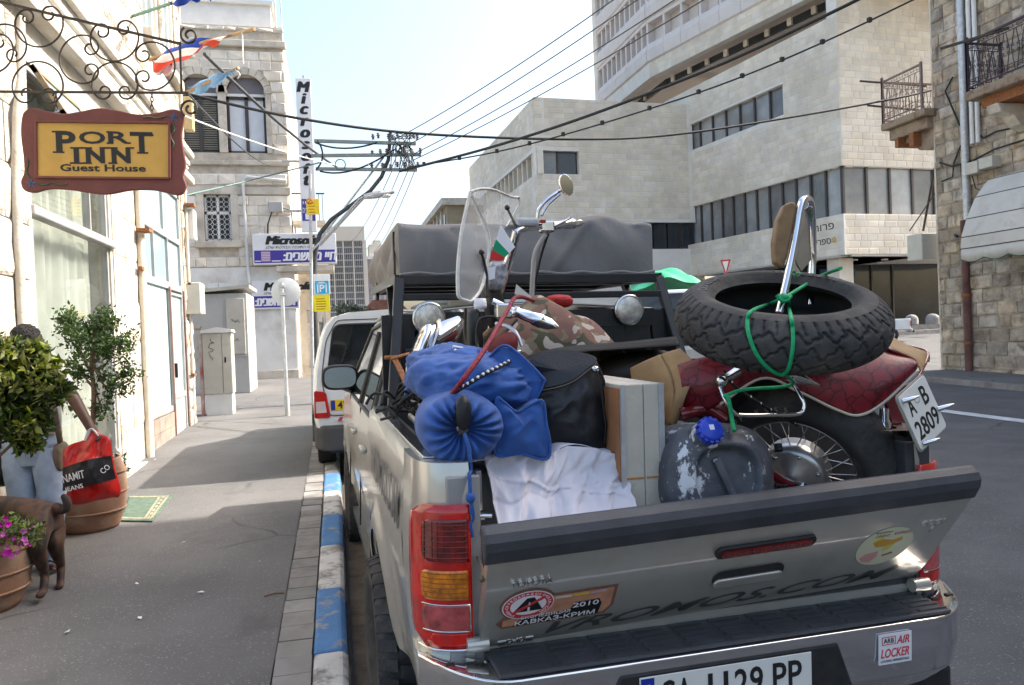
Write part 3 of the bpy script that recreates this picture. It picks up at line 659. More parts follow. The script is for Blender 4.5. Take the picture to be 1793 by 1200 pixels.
# ================================================================== overhead wires
def wire(name, label, pts, r=.012, ma=m_cable, clips=0):
    ps = [atD(*p) for p in pts]; out = []
    n = len(ps)
    if n == 2: out = [ps[0].lerp(ps[1], j/24) - V((0, 0, 4*.012*(ps[1]-ps[0]).length*(j/24)*(1-j/24))) for j in range(25)]
    else:
        for i in range(n-1):
            p0 = ps[max(0, i-1)]; p1 = ps[i]; p2 = ps[i+1]; p3 = ps[min(n-1, i+2)]
            for j in range(8):
                t = j/8; out.append(.5*((2*p1)+(p2-p0)*t+(2*p0-5*p1+4*p2-p3)*t*t+(3*p1-p0-3*p2+p3)*t**3))
        out.append(ps[-1])
    t = Thing(name, label, 'wire', out[0]); t.part('cable', MB().tube(out, r, 6), ma)
    for i in range(clips):
        q = out[2+i*max(1, (len(out)-4)//clips)]; t.part('clip', MB().box(q.x-.03, q.x+.03, q.y-.03, q.y+.03, q.z-.02, q.z+.05), ma)
wire('overhead_cable', 'black cable sagging across the whole street from the shop to the right balcony', [(320, 163, 13.5), (520, 207, 14), (730, 234, 15), (1000, 244, 16), (1180, 236, 17), (1400, 203, 18), (1600, 166, 19), (1670, 145, 19.3)], .026)
wire('overhead_cable', 'thick black cable rising from the cross-arms to the upper right past the office tower', [(700, 300, 15.5), (860, 258, 14.5), (1030, 203, 13.5), (1250, 118, 12.5), (1440, 30, 11.5), (1560, -30, 11)], .026)
wire('overhead_cable', 'thin cable with small clips running below the thick black cable', [(715, 293, 15.5), (870, 266, 15), (1030, 224, 14.3), (1250, 153, 13.4), (1440, 75, 12.6), (1640, -20, 12)], .014, clips=12)
for i, (a, b, lab) in enumerate(((((690, 245), (1130, -40)), 0, 'topmost'), (((700, 262), (1180, -45)), 0, 'second'), (((720, 272), (1250, -45)), 0, 'third'), (((725, 280), (1330, -60)), 0, 'lowest'))):
    wire('power_line', lab+' of four thin power lines climbing from the cross-arms across the sky', [(*a[0], 16), (*a[1], 9.5)], .009, m_pole)
for i, (x0, x1, lab) in enumerate(((686, 622, 'leftmost'), (700, 640, 'second from left'), (714, 652, 'third from left'), (726, 664, 'rightmost'))):
    wire('far_power_line', lab+' of four hair-thin lines running away down the street', [(x0, 300, 16), (x1-14, 425+i*6, 45)], .008, m_pole)
wire('guy_wire', 'dark steel guy rod slanting down from the flags to the vertical sign', [(358, 95, 12), (590, 293, 22)], .03, m_pole)
wire('guy_wire', 'thin dark wire slanting from the iron bracket down to the stone wall', [(330, 165, 11), (470, 290, 23)], .015, m_pole)
wire('rope', 'pale rope stretched from the shop corner towards the pole', [(320, 202, 11), (590, 290, 16)], .013, m_white)
wire('service_cable', 'greenish service cable sagging from the shop to the stone building corner', [(326, 342, 13.5), (430, 318, 18), (560, 285, 16)], .016, mat('green cable', (.12, .2, .18), .6, v=0))

# ================================================================== far buildings at the end of the street
def tower(name, label, p0, p1, ztop, y, nx, nz, mw, mfin, mslab, cap):
    x0, x1 = p0, p1; t = Thing(name, label, 'tower', ((x0+x1)/2, y+6, 1.2))
    t.part('core', MB().box(x0, x1, y, y+14, 1, ztop), mw)
    fin = MB()
    for i in range(nx+1): xx = x0+(x1-x0)*i/nx; w2 = .025 if i % 5 else .11; fin.box(xx-w2, xx+w2, y-.35, y, 1, ztop)
    t.part('fins', fin, mfin, kind='stuff')
    sl = MB()
    for j in range(nz+1): zz = 2+(ztop-2)*j/nz; sl.box(x0, x1, y-.22, y, zz-.11, zz+.11)
    t.part('floor_bands', sl, mslab, kind='stuff')
    t.part('parapet', MB().box(x0-.3, x1+.3, y-.4, y+14, ztop, ztop+cap), mfin)
    t.part('side_wall', MB().box(x1, x1+.5, y-.4, y+14, 1, ztop), mfin)
m_pale = mat('pale concrete', (.5, .46, .4), .9, v=.05, s=.1)
tower('office_tower', 'distant grey grid office tower left of the roof tent', -1.0, 5.0, 17, 122, 20, 15, mat('far glass', (.17, .18, .21), .3, v=.15, s=.3), m_pale, mat('far slab', (.42, .43, .45), .8, v=.05, s=.1), 2.2)
tower('apartment_tower', 'distant pinkish tower with white vertical stripes beside the grid tower', 7.3, 13.0, 18.2, 162, 25, 10, mat('pink brick', (.5, .36, .32), .9, v=.1, s=.3), mat('far white', (.62, .58, .56), .9, v=.03, s=.1), mat('far window', (.25, .22, .24), .5, v=.1), .6)
single('tower_penthouse', MB().box(8, 11.5, 164, 170, 18, 21.5).box(9, 10.5, 165, 168, 21.5, 22.5), m_pale, 'stepped pale penthouse on top of the pinkish tower', 'rooftop')
hz = Thing('red_roof_house', 'small far house with a red tiled roof right of the towers', 'house', (6, 80, 1.2))
hz.part('wall', MB().box(3.2, 7.5, 80, 88, 1, 4.3), m_pale)
hz.part('roof', MB().prism([(2.9, 4.2), (7.8, 4.2), (6.6, 5.6), (4, 5.6)], 8.6, M(((1, 0, 0, 0), (0, 0, 1, 79.7), (0, 1, 0, 0), (0, 0, 0, 1)))), mat('red tile', (.4, .16, .1), .9, v=.15, s=2))
for xx in (3.8, 5.2, 6.4): hz.part('window', MB().box(xx, xx+.6, 79.97, 80, 2.6, 3.8), m_dglass)
single('far_row_house', MB().box(8.5, 16, 70, 84, 1, 4.6).box(8.3, 16.2, 69.8, 84, 4.6, 4.9), m_stonet, 'low pale building far behind the black rack', 'building')
st = Thing('street_side_building', 'sunlit stone building edge just beyond the parking signs', 'building', (-2, 34, .7))
st.part('wall', MB().box(-9, -.6, 34, 60, 0, 4.2), m_stone)
st.part('cornice', MB().box(-9.1, -.5, 33.9, 60, 4.2, 4.45), m_stonet)
for k in range(4): st.part('doorway', MB().box(-.6, -.57, 35+k*4, 36.6+k*4, .6, 3.0), m_dglass)
gb = Thing('green_awning', 'dark green folded awning over a doorway beyond the stone building', 'awning', (-.9, 30.5, 3))
gb.part('cloth', MB().prism([(-1.4, 2.75), (-.55, 2.75), (-.6, 3.6), (-1.2, 3.7)], .8, M(((1, 0, 0, 0), (0, 0, 1, 30), (0, 1, 0, 0), (0, 0, 0, 1)))), mat('dark green cloth', (.01, .1, .045), .8, v=.3, s=6))
gb.part('shade', MB().box(-1.4, -.4, 30, 30.8, 2.3, 2.75), m_grey)
bh = Thing('brown_block', 'far brown building with a flat cornice above the left end of the roof tent', 'building', (16, 66, 1.2))
q0 = atD(782, 360, 68); 
bh.part('wall', MB().box(q0.x, q0.x+16, q0.y, q0.y+20, 1, q0.z), mat('brown facade', (.34, .27, .18), .9, v=.1, s=.8))
bh.part('cornice', MB().box(q0.x-.5, q0.x+16, q0.y-.4, q0.y+20, q0.z, q0.z+.6), m_stonet)
for i in range(7):
    bh.part('window', MB().box(q0.x-.06, q0.x, q0.y+1+i*2.6, q0.y+2.3+i*2.6, q0.z-2.4, q0.z-.6), m_dglass)
    bh.part('pilaster', MB().box(q0.x-.18, q0.x, q0.y+2.6+i*2.6, q0.y+3.0+i*2.6, 1, q0.z), m_stonet)

# ------------------------------------------------------------------ foliage helper
def leaves(mb, c, rx, ry, rz, n, size, seed, hollow=.55, clumps=26, up=.4):
    r = random.Random(seed); cl = []
    for i in range(clumps):
        while True:
            p = V((r.uniform(-1, 1), r.uniform(-1, 1), r.uniform(-1, 1)))
            if p.length < 1: break
        p = p*(hollow+(1-hollow)*r.random()) if p.length > .2 else p
        cl.append((p, r.uniform(.16, .34)))
    for i in range(n):
        p, s_ = cl[r.randrange(clumps)]
        d = V((r.gauss(0, 1), r.gauss(0, 1), r.gauss(0, 1)))*s_*.62
        q = p+d; q = V(c)+V((q.x*rx, q.y*ry, q.z*rz))
        a = V((r.gauss(0, 1), r.gauss(0, 1), r.gauss(0, 1)+up)).normalized(); b = a.orthogonal().normalized()
        b = (b*math.cos(6.3*r.random()) + a.cross(b)*math.sin(6.3*r.random())); b = (b-a*a.dot(b)); b.normalize()
        l = size*r.uniform(.5, 1.5); w2 = l*.23; nrm = a.cross(b)
        mb.add([q, q+a*l*.45+b*w2+nrm*l*.06, q+a*l, q+a*l*.45-b*w2+nrm*l*.06], [(0, 1, 2), (0, 2, 3)])
    return mb
far = MB(); q = atD(612, 535, 75)
leaves(far, (q.x, q.y, q.z-.6), 2.6, 1.5, 1.0, 1500, .35, 9, clumps=16)
ft = Thing('far_tree', 'hazy grey green tree at the far end of the street under the towers', 'tree', (q.x, q.y, 1.2))
ft.part('crown', far, mat('far leaf', (.16, .17, .11), .8, v=.2, s=1, rnd=.3), kind='stuff'); ft.part('trunk', MB().tube([(q.x, q.y, 1), (q.x, q.y, q.z-.4)], .18, 6), m_rust)
# ================================================================== modern stone-clad civic building and its tower
P0 = V((28.08, 37.74, 0)); dL = V((-.171, .985, 0)).normalized(); dR = V((.9965, .083, 0)).normalized()
LE = 17.0; E0 = P0+dL*LE
fL = frame(E0, -dL, (0, 0, 1)); fR = frame(P0, dR, (0, 0, 1))      # x along the face, y up, z out
civ = Thing('civic_building', 'large angular stone-clad office building with dark strip windows across the street', 'building', P0)
cinv = M.Translation(-P0)
def Lu(px, py): q = plane(px, py, fL.col[2].to_3d(), fL.col[2].to_3d().dot(P0)); return (q-E0).dot(-dL), q.z
u1, _ = Lu(1200, 245); u2, _ = Lu(1371, 175)
slabs = MB(); MT = 18.7
wall(slabs, fL, 0, LE, 10.24, MT, [(u1, u2, 14.3, 16.17)], .8)
wall(slabs, fR, 0, 16, 10.24, 26, [], .8)
civ.part('wall', slabs, m_cladj)
civ.part('core', MB().prism([(p.x, p.y) for p in (E0-dR*-1.2, P0+dR*1.2-dL*-1.2, P0+dR*15.9+V((0, 1.2, 0)), P0+dR*15.9+V((0, 20, 0)), E0+dR*14)], MT-8.2, M.Translation((0, 0, 7.6))), m_brown)
sc = lambda q: 1.0/((q-C0).length**2)
blocks(civ.o, cinv, 'cladding_stone', m_clad, fL, 0, LE, 10.24, MT, [(u1, u2, 14.3, 16.17)], .38, .72, depth=.02, gap=.022, rough=0, quota=170, score=sc, seed=21)
blocks(civ.o, cinv, 'cladding_stone', m_clad, fR, .02, 9, 10.24, 24, [], .38, .72, depth=.02, gap=.022, rough=0, quota=90, score=sc, seed=22)
# podium band
pz0, pz1 = 5.22, 7.49
civ.part('podium', wall(wall(MB(), fL @ M.Translation((0, 0, .35)), -9, LE+.35, pz0, pz1, [], .6), fR @ M.Translation((-.35, 0, .35)), 0, 16, pz0, pz1, [], .6), m_cladj)
blocks(civ.o, cinv, 'cladding_stone', m_clad, fL @ M.Translation((0, 0, .35)), -9, LE+.35, pz0, pz1, [], .38, .72, depth=.02, gap=.022, rough=0, quota=50, score=sc, seed=23)
blocks(civ.o, cinv, 'cladding_stone', m_clad, fR @ M.Translation((-.35, 0, .35)), .02, 9, pz0, pz1, [], .38, .72, depth=.02, gap=.022, rough=0, quota=50, score=sc, seed=24)
# strip windows: panes and mullions
def strip(f, u0, u1_, z0, z1, n, back, ma=m_gglass):
    for i in range(n):
        a, b = u0+(u1_-u0)*i/n, u0+(u1_-u0)*(i+1)/n
        civ.part('window_pane', MB().box(a+.05, b-.05, z0, z1, back-.06, back, f), ma)
    for i in range(n+1):
        a = u0+(u1_-u0)*i/n
        civ.part('mullion', MB().box(a-.07, a+.07, z0, z1, back-.05, back+.12, f), m_brown)
strip(fL, u1, u2, 14.3, 16.17, 7, -.35)
strip(fL, .4, LE-.25, 7.49, 10.24, 14, -.3)
strip(fR, .25, 15, 7.49, 10.24, 9, -.3)
civ.part('soffit', MB().box(0, LE, 10.2, 10.238, -.8, -.3, fL).box(.0, 16, 10.2, 10.238, -.8, -.3, fR), m_cladj)
# ground floor: soffit with round fittings, pillar, dark glazing, raised terrace
civ.part('porch_soffit', MB().box(.2, 16, pz0-.08, pz0-.002, -6, .3, fR).box(4, LE, pz0-.08, pz0-.004, -6, .3, fL), mat('porch soffit', (.6, .58, .54), .8, v=.03))
for a, b in ((2, -1.5), (4.2, -1.5), (2.6, -3.4), (5.6, -3.4), (7, -1.5)): civ.part('downlight', MB().lathe([(0, 0), (.2, 0), (.2, .08), (0, .08)], 14, fR @ M.Translation((a, pz0-.16, b)) @ M.Rotation(rad(-90), 4, 'X')), m_sgw)
civ.part('pillar', MB().box(.1, 1.1, 1, pz0-.08, -1.6, -.6, fR), m_clad, bevel=.03)
civ.part('shopfront', MB().box(1.2, 14, 1.1, pz0-.08, -5.5, -5.2, fR).box(1.0, 1.3, 1.1, pz0-.08, -12, -5.2, fR), m_dglass)
for a in (3.2, 4.9, 6.6, 8.3): civ.part('shopfront_frame', MB().box(a-.06, a+.06, 1.1, pz0-.1, -5.2, -5.1, fR), m_brown)
civ.part('entrance_door', MB().box(4.1, 5.4, 1.1, 3.7, -5.18, -5.08, fR), m_grey)
civ.part('entrance_sign', MB().box(2.3, 5.0, 4.35, 4.85, -4.9, -4.8, fR), mat('blue fascia', (.02, .1, .2), .5, v=.1))
civ.part('entrance_lettering', text_mesh('entrance_lettering', 'בנק'[::-1], mat('pale blue ink', (.2, .45, .6), .5, v=0), ext=.003, width=.9, height=.28, mx=fR @ M.Translation((4.2, 4.6, -4.79))), None)
civ.part('terrace', MB().box(.4, 16, .3, 1.1, -12, -1, fR).box(-1, 16, .3, .85, -1, 1, fR), m_conc)
civ.part('lower_wall', MB().box(-9, 3, .5, pz0, -1, .2, fL), m_clad)
for body, du, dz, hh, w2 in (('פרור, ב', 1.6, .58, .42, 2.3), ('ספרי', 1.25, -.2, .32, 1.1)):
    mx = fL @ M.Translation((LE+.35-du-.25, (pz0+pz1)/2+dz-.05, .375))
    civ.part('hebrew_lettering', text_mesh('hebrew_lettering', body[::-1], m_ink, ext=.01, width=w2, height=hh, mx=mx), None)
civ.part('emblem', MB().ball(fL @ V((LE-.35, (pz0+pz1)/2-.22, .38)), .14, .14, .17, 8), mat('ochre emblem', (.5, .38, .12), .6, v=0))
# lower wing on the left
A0 = V((13.9, 50.6, 0)); aR = V((.9985, .055, 0)); aL = V((-.0276, .9996, 0))
fA = frame(A0, aR, (0, 0, 1)); fA2 = frame(A0+aL*22, -aL, (0, 0, 1)); AT = 17.6
wg = Thing('office_wing', 'lower stone-clad wing with a recessed corner window left of the main block', 'building', A0)
winv = M.Translation(-A0)
hA = [(.15, 3.15, 12.4, 14.0), (7.6, 12, 7.2, 9.1)]; hB = [(3.5, 22, 12.4, 14.0)]
wg.part('wall', wall(wall(MB(), fA, 0, 12, .5, AT, hA, .7), fA2, 0, 22, .5, AT, hB, .7), m_cladj)
wg.part('core', MB().box(14.8, 24.5, 51.7, 72, .5, AT-.4), m_brown)
blocks(wg.o, winv, 'cladding_stone', m_clad, fA, 0, 11.6, 8.2, AT, hA, .38, .8, depth=.02, gap=.024, rough=0, quota=210, score=sc, seed=31)
blocks(wg.o, winv, 'cladding_stone', m_clad, fA2, 0, 22, 8.2, AT, hB, .38, .8, depth=.02, gap=.024, rough=0, quota=90, score=sc, seed=32)
for i in range(2):
    a = .15+1.5*i; wg.part('window_pane', MB().box(a+.06, a+1.44, 12.4, 14, -.4, -.35, fA), m_gglass if i == 0 else m_dglass)
    wg.part('mullion', MB().box(a-.05, a+.07, 12.4, 14, -.4, -.25, fA), m_brown)
for i in range(14):
    a = 22-1.3*i; wg.part('window_pane', MB().box(a-1.1, a-.1, 12.4, 14, -.5, -.45, fA2), m_gglass); wg.part('mullion', MB().box(a-.12, a+.12, 12.4, 14, -.5, -.1, fA2), m_clad)
for i in range(4): wg.part('window_pane', MB().box(7.65+1.1*i, 8.65+1.1*i, 7.2, 9.1, -.3, -.25, fA), m_dglass)
# tower with deep precast windows
tw = Thing('precast_tower', 'tall pale tower of deep-set precast windows rising behind the civic building', 'tower', P0+V((4, 10, 18)))
zb = Lu(1240, 85)[1]
def Zp(px, py, z): return plane(px, py, (0, 0, 1), z)
kA = Zp(1137, 137, zb); kR = Zp(1240, 85, zb); kL = Zp(1062, 198, zb)
dr = (kR-kA).normalized(); dl = (kL-kA).normalized()
zs0 = zb+1.15
LW = (kL-kA).length*1.16
f1 = frame(kA.xy.to_3d(), dr, (0, 0, 1)); f2 = frame((kA+dl*LW).xy.to_3d(), -dl, (0, 0, 1))
for f, L_ in ((f1, 26), (f2, LW)):
    tw.part('base_band', MB().box(0, L_, zb, zs0, -.6, 0, f), m_cladj)
    tw.part('slot', MB().box(0, L_, zb-.45, zb, -1.6, -1.4, f), m_dglass)
blocks(tw.o, M.Translation(-(P0+V((4, 10, 18)))), 'cladding_stone', m_clad, f1, 0, 14, zb, zs0, [], .38, .9, depth=.02, gap=.022, rough=0, quota=60, score=sc, seed=41)
for i in range(14): tw.part('slot_pier', MB().box(1.0+1.9*i, 1.35+1.9*i, zb-.45, zb, -1.4, -1.25, f1), m_clad)
for i in range(4): tw.part('slot_pier', MB().box(1.0+1.9*i, 1.35+1.9*i, zb-.45, zb, -1.4, -1.25, f2), m_clad)
nR, nL, FP = 13, 10, 3.25
for f, n, L_, nz in ((f1, nR, nR*1.98, 3), (f2, nL, LW-.02, 5)):
    pw = L_/n
    for k in range(nz):
        z0 = zs0+k*FP
        for i in range(n):
            a, b = i*pw, (i+1)*pw
            tw.part('panel', MB().prism([(0, .0), (.16, .1), (.2, .9), (.05, 1.4), (-.75, 1.4), (-.75, 0)], pw-.03, f @ M(((0, 0, 1, a+.015), (0, 1, 0, z0), (1, 0, 0, 0), (0, 0, 0, 1)))), m_precast)
            tw.part('window_pane', MB().box(b-pw*.45, b-.13, z0+1.4, z0+FP-.25, -.75, -.7, f), m_dglass)
            tw.part('window_reveal', MB().box(a+.13, b-pw*.45, z0+1.4, z0+FP-.25, -.75, -.62, f), m_precast)
            tw.part('fin', MB().box(a-.12, a+.12, z0+1.4, z0+FP, -.75, .04, f), m_precast)
        tw.part('head_band', MB().box(0, L_, z0+FP-.25, z0+FP, -.75, .08, f), m_precast)
tw.part('core', MB().box(0, 25, zs0-.5, zs0+3*FP, -12, -.75, f1).box(0, LW, zs0-.5, zs0+5*FP, -12, -.75, f2), m_precast)
tw.part('edge_wall', MB().box(-.9, 0, zb-6, zs0+5*FP, -12, .12, f2), m_clad)

# ================================================================== old stone building on the right, with balconies and an awning
YR = 15.83
fr = frame((14.4, 0, 0), (0, -1, 0), (0, 0, 1))          # faces the street (-X); u = -Y
ob = Thing('corner_building', 'weathered old stone corner building at the right edge with pipes and balconies', 'building', (14.4, 14, gz(14)-.13))
oinv = M.Translation((-14.4, -14, -gz(14)+.13))
ob.part('wall', wall(MB(), fr, -YR, -7.9, -.2, 10.6, [(-13.2, -11.9, 6.6, 9.4)], .6).box(15.0, 26, 7.95, YR-.02, -.2, 10.6), m_mortar)
blocks(ob.o, oinv, 'stone', m_old, fr, -YR, -12.6, .05, 9.6, [(-13.3, -11.8, 6.5, 9.5)], .3, .42, depth=.05, gap=.016, rough=.9, quota=300, seed=51)
frs = frame((14.42, YR, 0), (1, 0, 0), (0, 0, 1), (0, 1, 0))
ob.part('corner_quoin', MB().box(14.36, 14.6, YR-.02, YR+.03, 0, 10.6), m_stonet)
ob.part('roller_shutter', MB().box(14.45, 16.5, YR, YR+.06, .2, 2.4), m_grey)
ob.part('window', MB().box(-13.2, -11.9, 6.6, 9.4, -.3, -.25, fr).box(-13.2, -13.1, 6.6, 9.4, -.25, -.15, fr).box(-12.6, -12.5, 6.6, 9.4, -.25, -.15, fr), m_white)
ob.part('window_pane', MB().box(-13.1, -12.6, 7.3, 9.3, -.24, -.2, fr), m_wash2)
tallb = Thing('tall_neighbour', 'tall stone building beside the right pavement just outside the view', 'building', (20, 0, 0))
tallb.part('wall', MB().box(14.42, 28, -30, 7.9, -.8, 14.9), m_old)
for (p0, p1, r, mm, nm) in (((1677, 0), (1694, 385), .085, m_galv, 'drainpipe'), ((1685, -10), (1703, 252), .05, m_white, 'conduit'), ((1696, -10), (1713, 250), .05, m_white, 'conduit')):
    a, b = atX(*p0, 14.27), atX(*p1, 14.27)
    ob.part(nm, MB().tube([V((14.27, b.y, a.z+1.4)), V((14.27, b.y, b.z))], r, 10), mm)
a, b = atX(1693, 385, 14.27), atX(1697, 655, 14.27)
ob.part('drainpipe', MB().tube([V((14.27, b.y, a.z)), V((14.27, b.y, b.z))], .085, 10), mat('rust brown pipe', (.13, .06, .05), .7, v=.2, s=4), label='rust brown lower drainpipe')
for zz in (.9, 2.0, 3.4): ob.part('pipe_collar', MB().tube([V((14.27, b.y, zz)), V((14.27, b.y, zz+.07))], .1, 10), m_rust)
def wcab(pts, r=.02): ob.part('cable', MB().tube([atX(*p, 14.3) for p in pts], r, 5), m_cable)
wcab([(1645, 285), (1668, 292), (1700, 283), (1740, 262), (1793, 245)]); wcab([(1714, 235), (1722, 242), (1745, 230), (1793, 220)])
wcab([(1668, 135), (1655, 160), (1672, 200), (1680, 220)]); wcab([(1700, 300), (1708, 330), (1720, 335)], .012); wcab([(1682, 255), (1670, 285), (1668, 310), (1648, 318)], .016)
a = atX(1702, 308, 14.3); b = atX(1750, 272, 14.3)
eb = Thing('electric_boxes', 'pair of grey beige electric boxes on the old wall above the striped awning', 'electric box', V((14.3, a.y, a.z)))
eb.part('box', MB().box(14.1, 14.38, (a.y+b.y)/2+.02, a.y, a.z, b.z-.02), m_beige, bevel=.015); eb.part('box', MB().box(14.1, 14.38, b.y, (a.y+b.y)/2-.01, a.z+.05, b.z), m_beige, bevel=.015)
q = atX(1674, 413, 14.25)
wl = Thing('wall_spotlight', 'small round spotlight on the old wall left of the awning', 'spotlight', q)
wl.part('shell', MB().lathe([(0, .14), (.1, .12), (.16, .02), (.17, 0)], 16, frame(q, (.5, .8, 0), (0, 0, 1), (-.7, -.6, -.2))), m_black); wl.part('lens', MB().ball(q, .14, .14, .05, 12, frame((0, 0, 0), (.5, .8, 0), (0, 0, 1), (-.7, -.6, -.2))), mat('lens glass', (.5, .5, .47), .1, v=.2, s=30))
a = atX(1622, 452, 14.0)
sb = Thing('hanging_sign_box', 'bare white sign box hanging at the corner of the old stone building', 'sign box', a)
sb.part('case', MB().box(14.0, 14.5, YR+.1, YR+.6, a.z-.02, a.z+.62), m_beige, bevel=.02); sb.part('rod', MB().tube([V((14.0, YR+.5, a.z+.72)), V((14.4, YR+.05, a.z+1.6))], .015, 5).tube([V((14.4, YR+.5, a.z+.72)), V((14.4, YR+.05, a.z+2.2))], .03, 5), m_iron)
# awning
aw = Thing('striped_awning', 'cream fabric awning with a scalloped edge over the right-hand shop', 'awning', (14.3, 12.5, 2.8))
yL = atX(1684, 440, 13.3).y; zf = atX(1682, 445, 13.3).z
prof = [(14.38, 4.6), (14.05, 4.5), (13.7, 4.12), (13.45, 3.65), (13.3, zf+.35), (13.28, zf+.1)]
m_aw = mat('cream awning cloth', (.55, .53, .48), .85, v=.05, s=2, dirt=((.33, .28, .22), .36, 1.4))
for i in range(5):
    (xa, za), (xb, zb_) = prof[i], prof[i+1]
    aw.part('panel', MB().add([(xa, yL, za), (xb, yL, zb_), (xb, 10.9, zb_), (xa, 10.9, za)], [(0, 1, 2, 3)]), m_aw, solid=.012)
    aw.part('rib', MB().tube([V((xb, yL, zb_)), V((xb, 10.9, zb_))], .014, 5), m_iron)
aw.part('side_panel', MB().add([(x, yL-.003, z) for x, z in prof]+[(14.38, yL-.003, zf+.1)], [tuple(range(7))]), m_aw, solid=.008)
val = MB(); val.grid(lambda u, v: V((13.28, yL-3.0*u, zf+.11-(.24+.07*abs(math.sin(u*3.0/.3*math.pi/2)))*v)), 80, 1)
aw.part('valance', val, m_aw, solid=.008)
aw.part('valance_trim', MB().tube([V((13.275, yL-3.0*u, zf+.11-(.24+.07*abs(math.sin(u*3.0/.3*math.pi/2))))) for u in [i/80 for i in range(81)]], .012, 4), mat('green trim', (.03, .12, .09), .8, v=0))
# balconies
def railing(t, a, b, h, nb, ma, seed=0):
    """ornate railing from a to b (base points)"""
    a, b = V(a), V(b); d = (b-a); L_ = d.length; d.normalize(); up_ = V((0, 0, 1))
    def P(u, z): return a+d*u+up_*z
    for z_, w_ in ((h, .045), (.06, .03), (h*.86, .015), (h*.2, .015)): t.part('rail_bar', MB().bar(P(0, z_), P(L_, z_), w_), ma)
    st = L_/nb
    for i in range(nb):
        u = (i+.5)*st; bb = MB()
        bb.tube([P(u-st*.4, .08), P(u-st*.1, h*.5), P(u-st*.4, h*.85)], .009, 4); bb.tube([P(u+st*.4, .08), P(u+st*.1, h*.5), P(u+st*.4, h*.85)], .009, 4)
        for cz, sg in ((h*.93, 1), (h*.13, -1), (h*.45, 1), (h*.55, -1)):
            for sx in (-1, 1):
                bb.tube([P(u+sx*(st*.24-st*.2*s_*math.cos(6*s_)), cz+st*.2*s_*math.sin(6*s_)*sg) for s_ in [j/9 for j in range(10)]], .008, 4)
        t.part('scroll_bar', bb, ma)
    t.part('post', MB().bar(P(0, -.05), P(0, h+.06), .05).ball(P(0, h+.09), .04, n=8), ma)
    t.part('post', MB().bar(P(L_, -.05), P(L_, h+.06), .05), ma)
b1 = Thing('corner_balcony', 'crumbling stone balcony with a thin lacy iron railing beyond the corner', 'balcony', (14.8, 16.5, 6))
m_rst = mat('crumbling concrete', (.36, .28, .2), .95, v=.2, s=3, b=.8, bs=20, dirt=((.12, .07, .05), .45, 3))
lx, ly = 14.02, 17.25
b1.part('slab', MB().box(lx, 16.8, YR-.1, ly, 6.42, 6.6), m_rst, bevel=.03)
b1.part('slab_beam', MB().box(lx+.15, 16.6, YR, ly-.12, 6.14, 6.42), m_rst, bevel=.03)
for xx in (14.35, 15.3): b1.part('corbel', MB().prism([(YR, 6.3), (ly-.2, 6.3), (ly-.3, 6.05), (YR+.75, 5.95), (YR+.5, 5.72), (YR, 5.6)], .3, M(((0, 0, 1, xx), (1, 0, 0, 0), (0, 1, 0, 0), (0, 0, 0, 1)))), m_rst, bevel=.03)
b1.part('under_beam', MB().box(lx+.1, 16.5, ly-.5, ly-.38, 5.9, 6.14).box(lx+.1, 16.5, YR+.4, YR+.55, 5.8, 6.14), m_rust)
m_wi = mat('faded iron', (.2, .15, .14), .7, v=.2, s=20)
railing(b1, (lx+.05, ly-.05, 6.62), (16.7, ly-.05, 6.62), 1.05, 14, m_wi); railing(b1, (lx+.05, ly-.06, 6.62), (lx+.05, YR+.02, 6.62), 1.05, 7, m_wi)
b1.part('pole', MB().bar((13.5, ly+.05, 7.72), (15.5, ly+.05, 7.66), .04).bar((13.7, ly+.05, 7.1), (15.5, ly+.05, 7.0), .04), m_iron)
b2 = Thing('upper_balcony', 'stone balcony with dark ornate iron railing above the awning at the right edge', 'balcony', (13.9, 12.6, 6.2))
yl = 13.92
b2.part('slab', MB().box(13.42, 14.4, 10.9, yl, 6.16, 6.36), m_rst, bevel=.03)
b2.part('beam', MB().box(13.62, 14.4, 10.9, yl-.25, 5.95, 6.16), m_rust)
for yy in (13.2, 11.8): b2.part('corbel', MB().prism([(14.38, 5.94), (13.55, 5.94), (13.62, 5.76), (13.95, 5.7), (14.1, 5.5), (14.38, 5.4)], .3, M(((1, 0, 0, 0), (0, 0, 1, yy), (0, 1, 0, 0), (0, 0, 0, 1)))), m_stonet, bevel=.02)
m_di = mat('dark violet iron', (.05, .03, .045), .6, v=.2, s=20)
railing(b2, (13.48, yl-.06, 6.38), (13.48, 11.0, 6.38), 1.02, 12, m_di); railing(b2, (13.48, yl-.05, 6.38), (14.36, yl-.05, 6.38), 1.02, 4, m_di)
b2.part('pole', MB().bar((13.1, yl+.25, 7.38), (13.6, yl-1, 7.36), .05), m_iron)

# ================================================================== far vehicles and street things on the right
def wheel_simple(t, c, r, w2, ax=(1, 0, 0), name='wheel'):
    ax = V(ax).normalized(); f = frame(c, ax.orthogonal(), ax.cross(ax.orthogonal()), ax)
    o = t.part(name, MB().lathe([(r*.55, -w2), (r*.92, -w2), (r, -w2*.7), (r, w2*.7), (r*.92, w2), (r*.55, w2)], 20, f), mat('dull tyre', (.025, .025, .026), .85, v=.1))
    t.part('rim', MB().lathe([(0, w2*.6), (r*.3, w2*.7), (r*.56, w2*.95)], 16, f).lathe([(0, -w2*.6), (r*.3, -w2*.7), (r*.56, -w2*.95)], 16, f), m_galv)
m_vw = mat('white car paint', (.74, .77, .78), .3, coat=.6, v=.03)
pg = plane(1578, 598, (0, -.02, 1), -.13)
pf = M.Translation((pg.x+.4, pg.y, gz(pg.y)-.13)) @ M.Rotation(rad(58), 4, 'Z')
pk = Thing('white_pickup', 'white pickup truck parked across the sunny street behind the spare tyre', 'pickup', (0, 0, 0), pf)
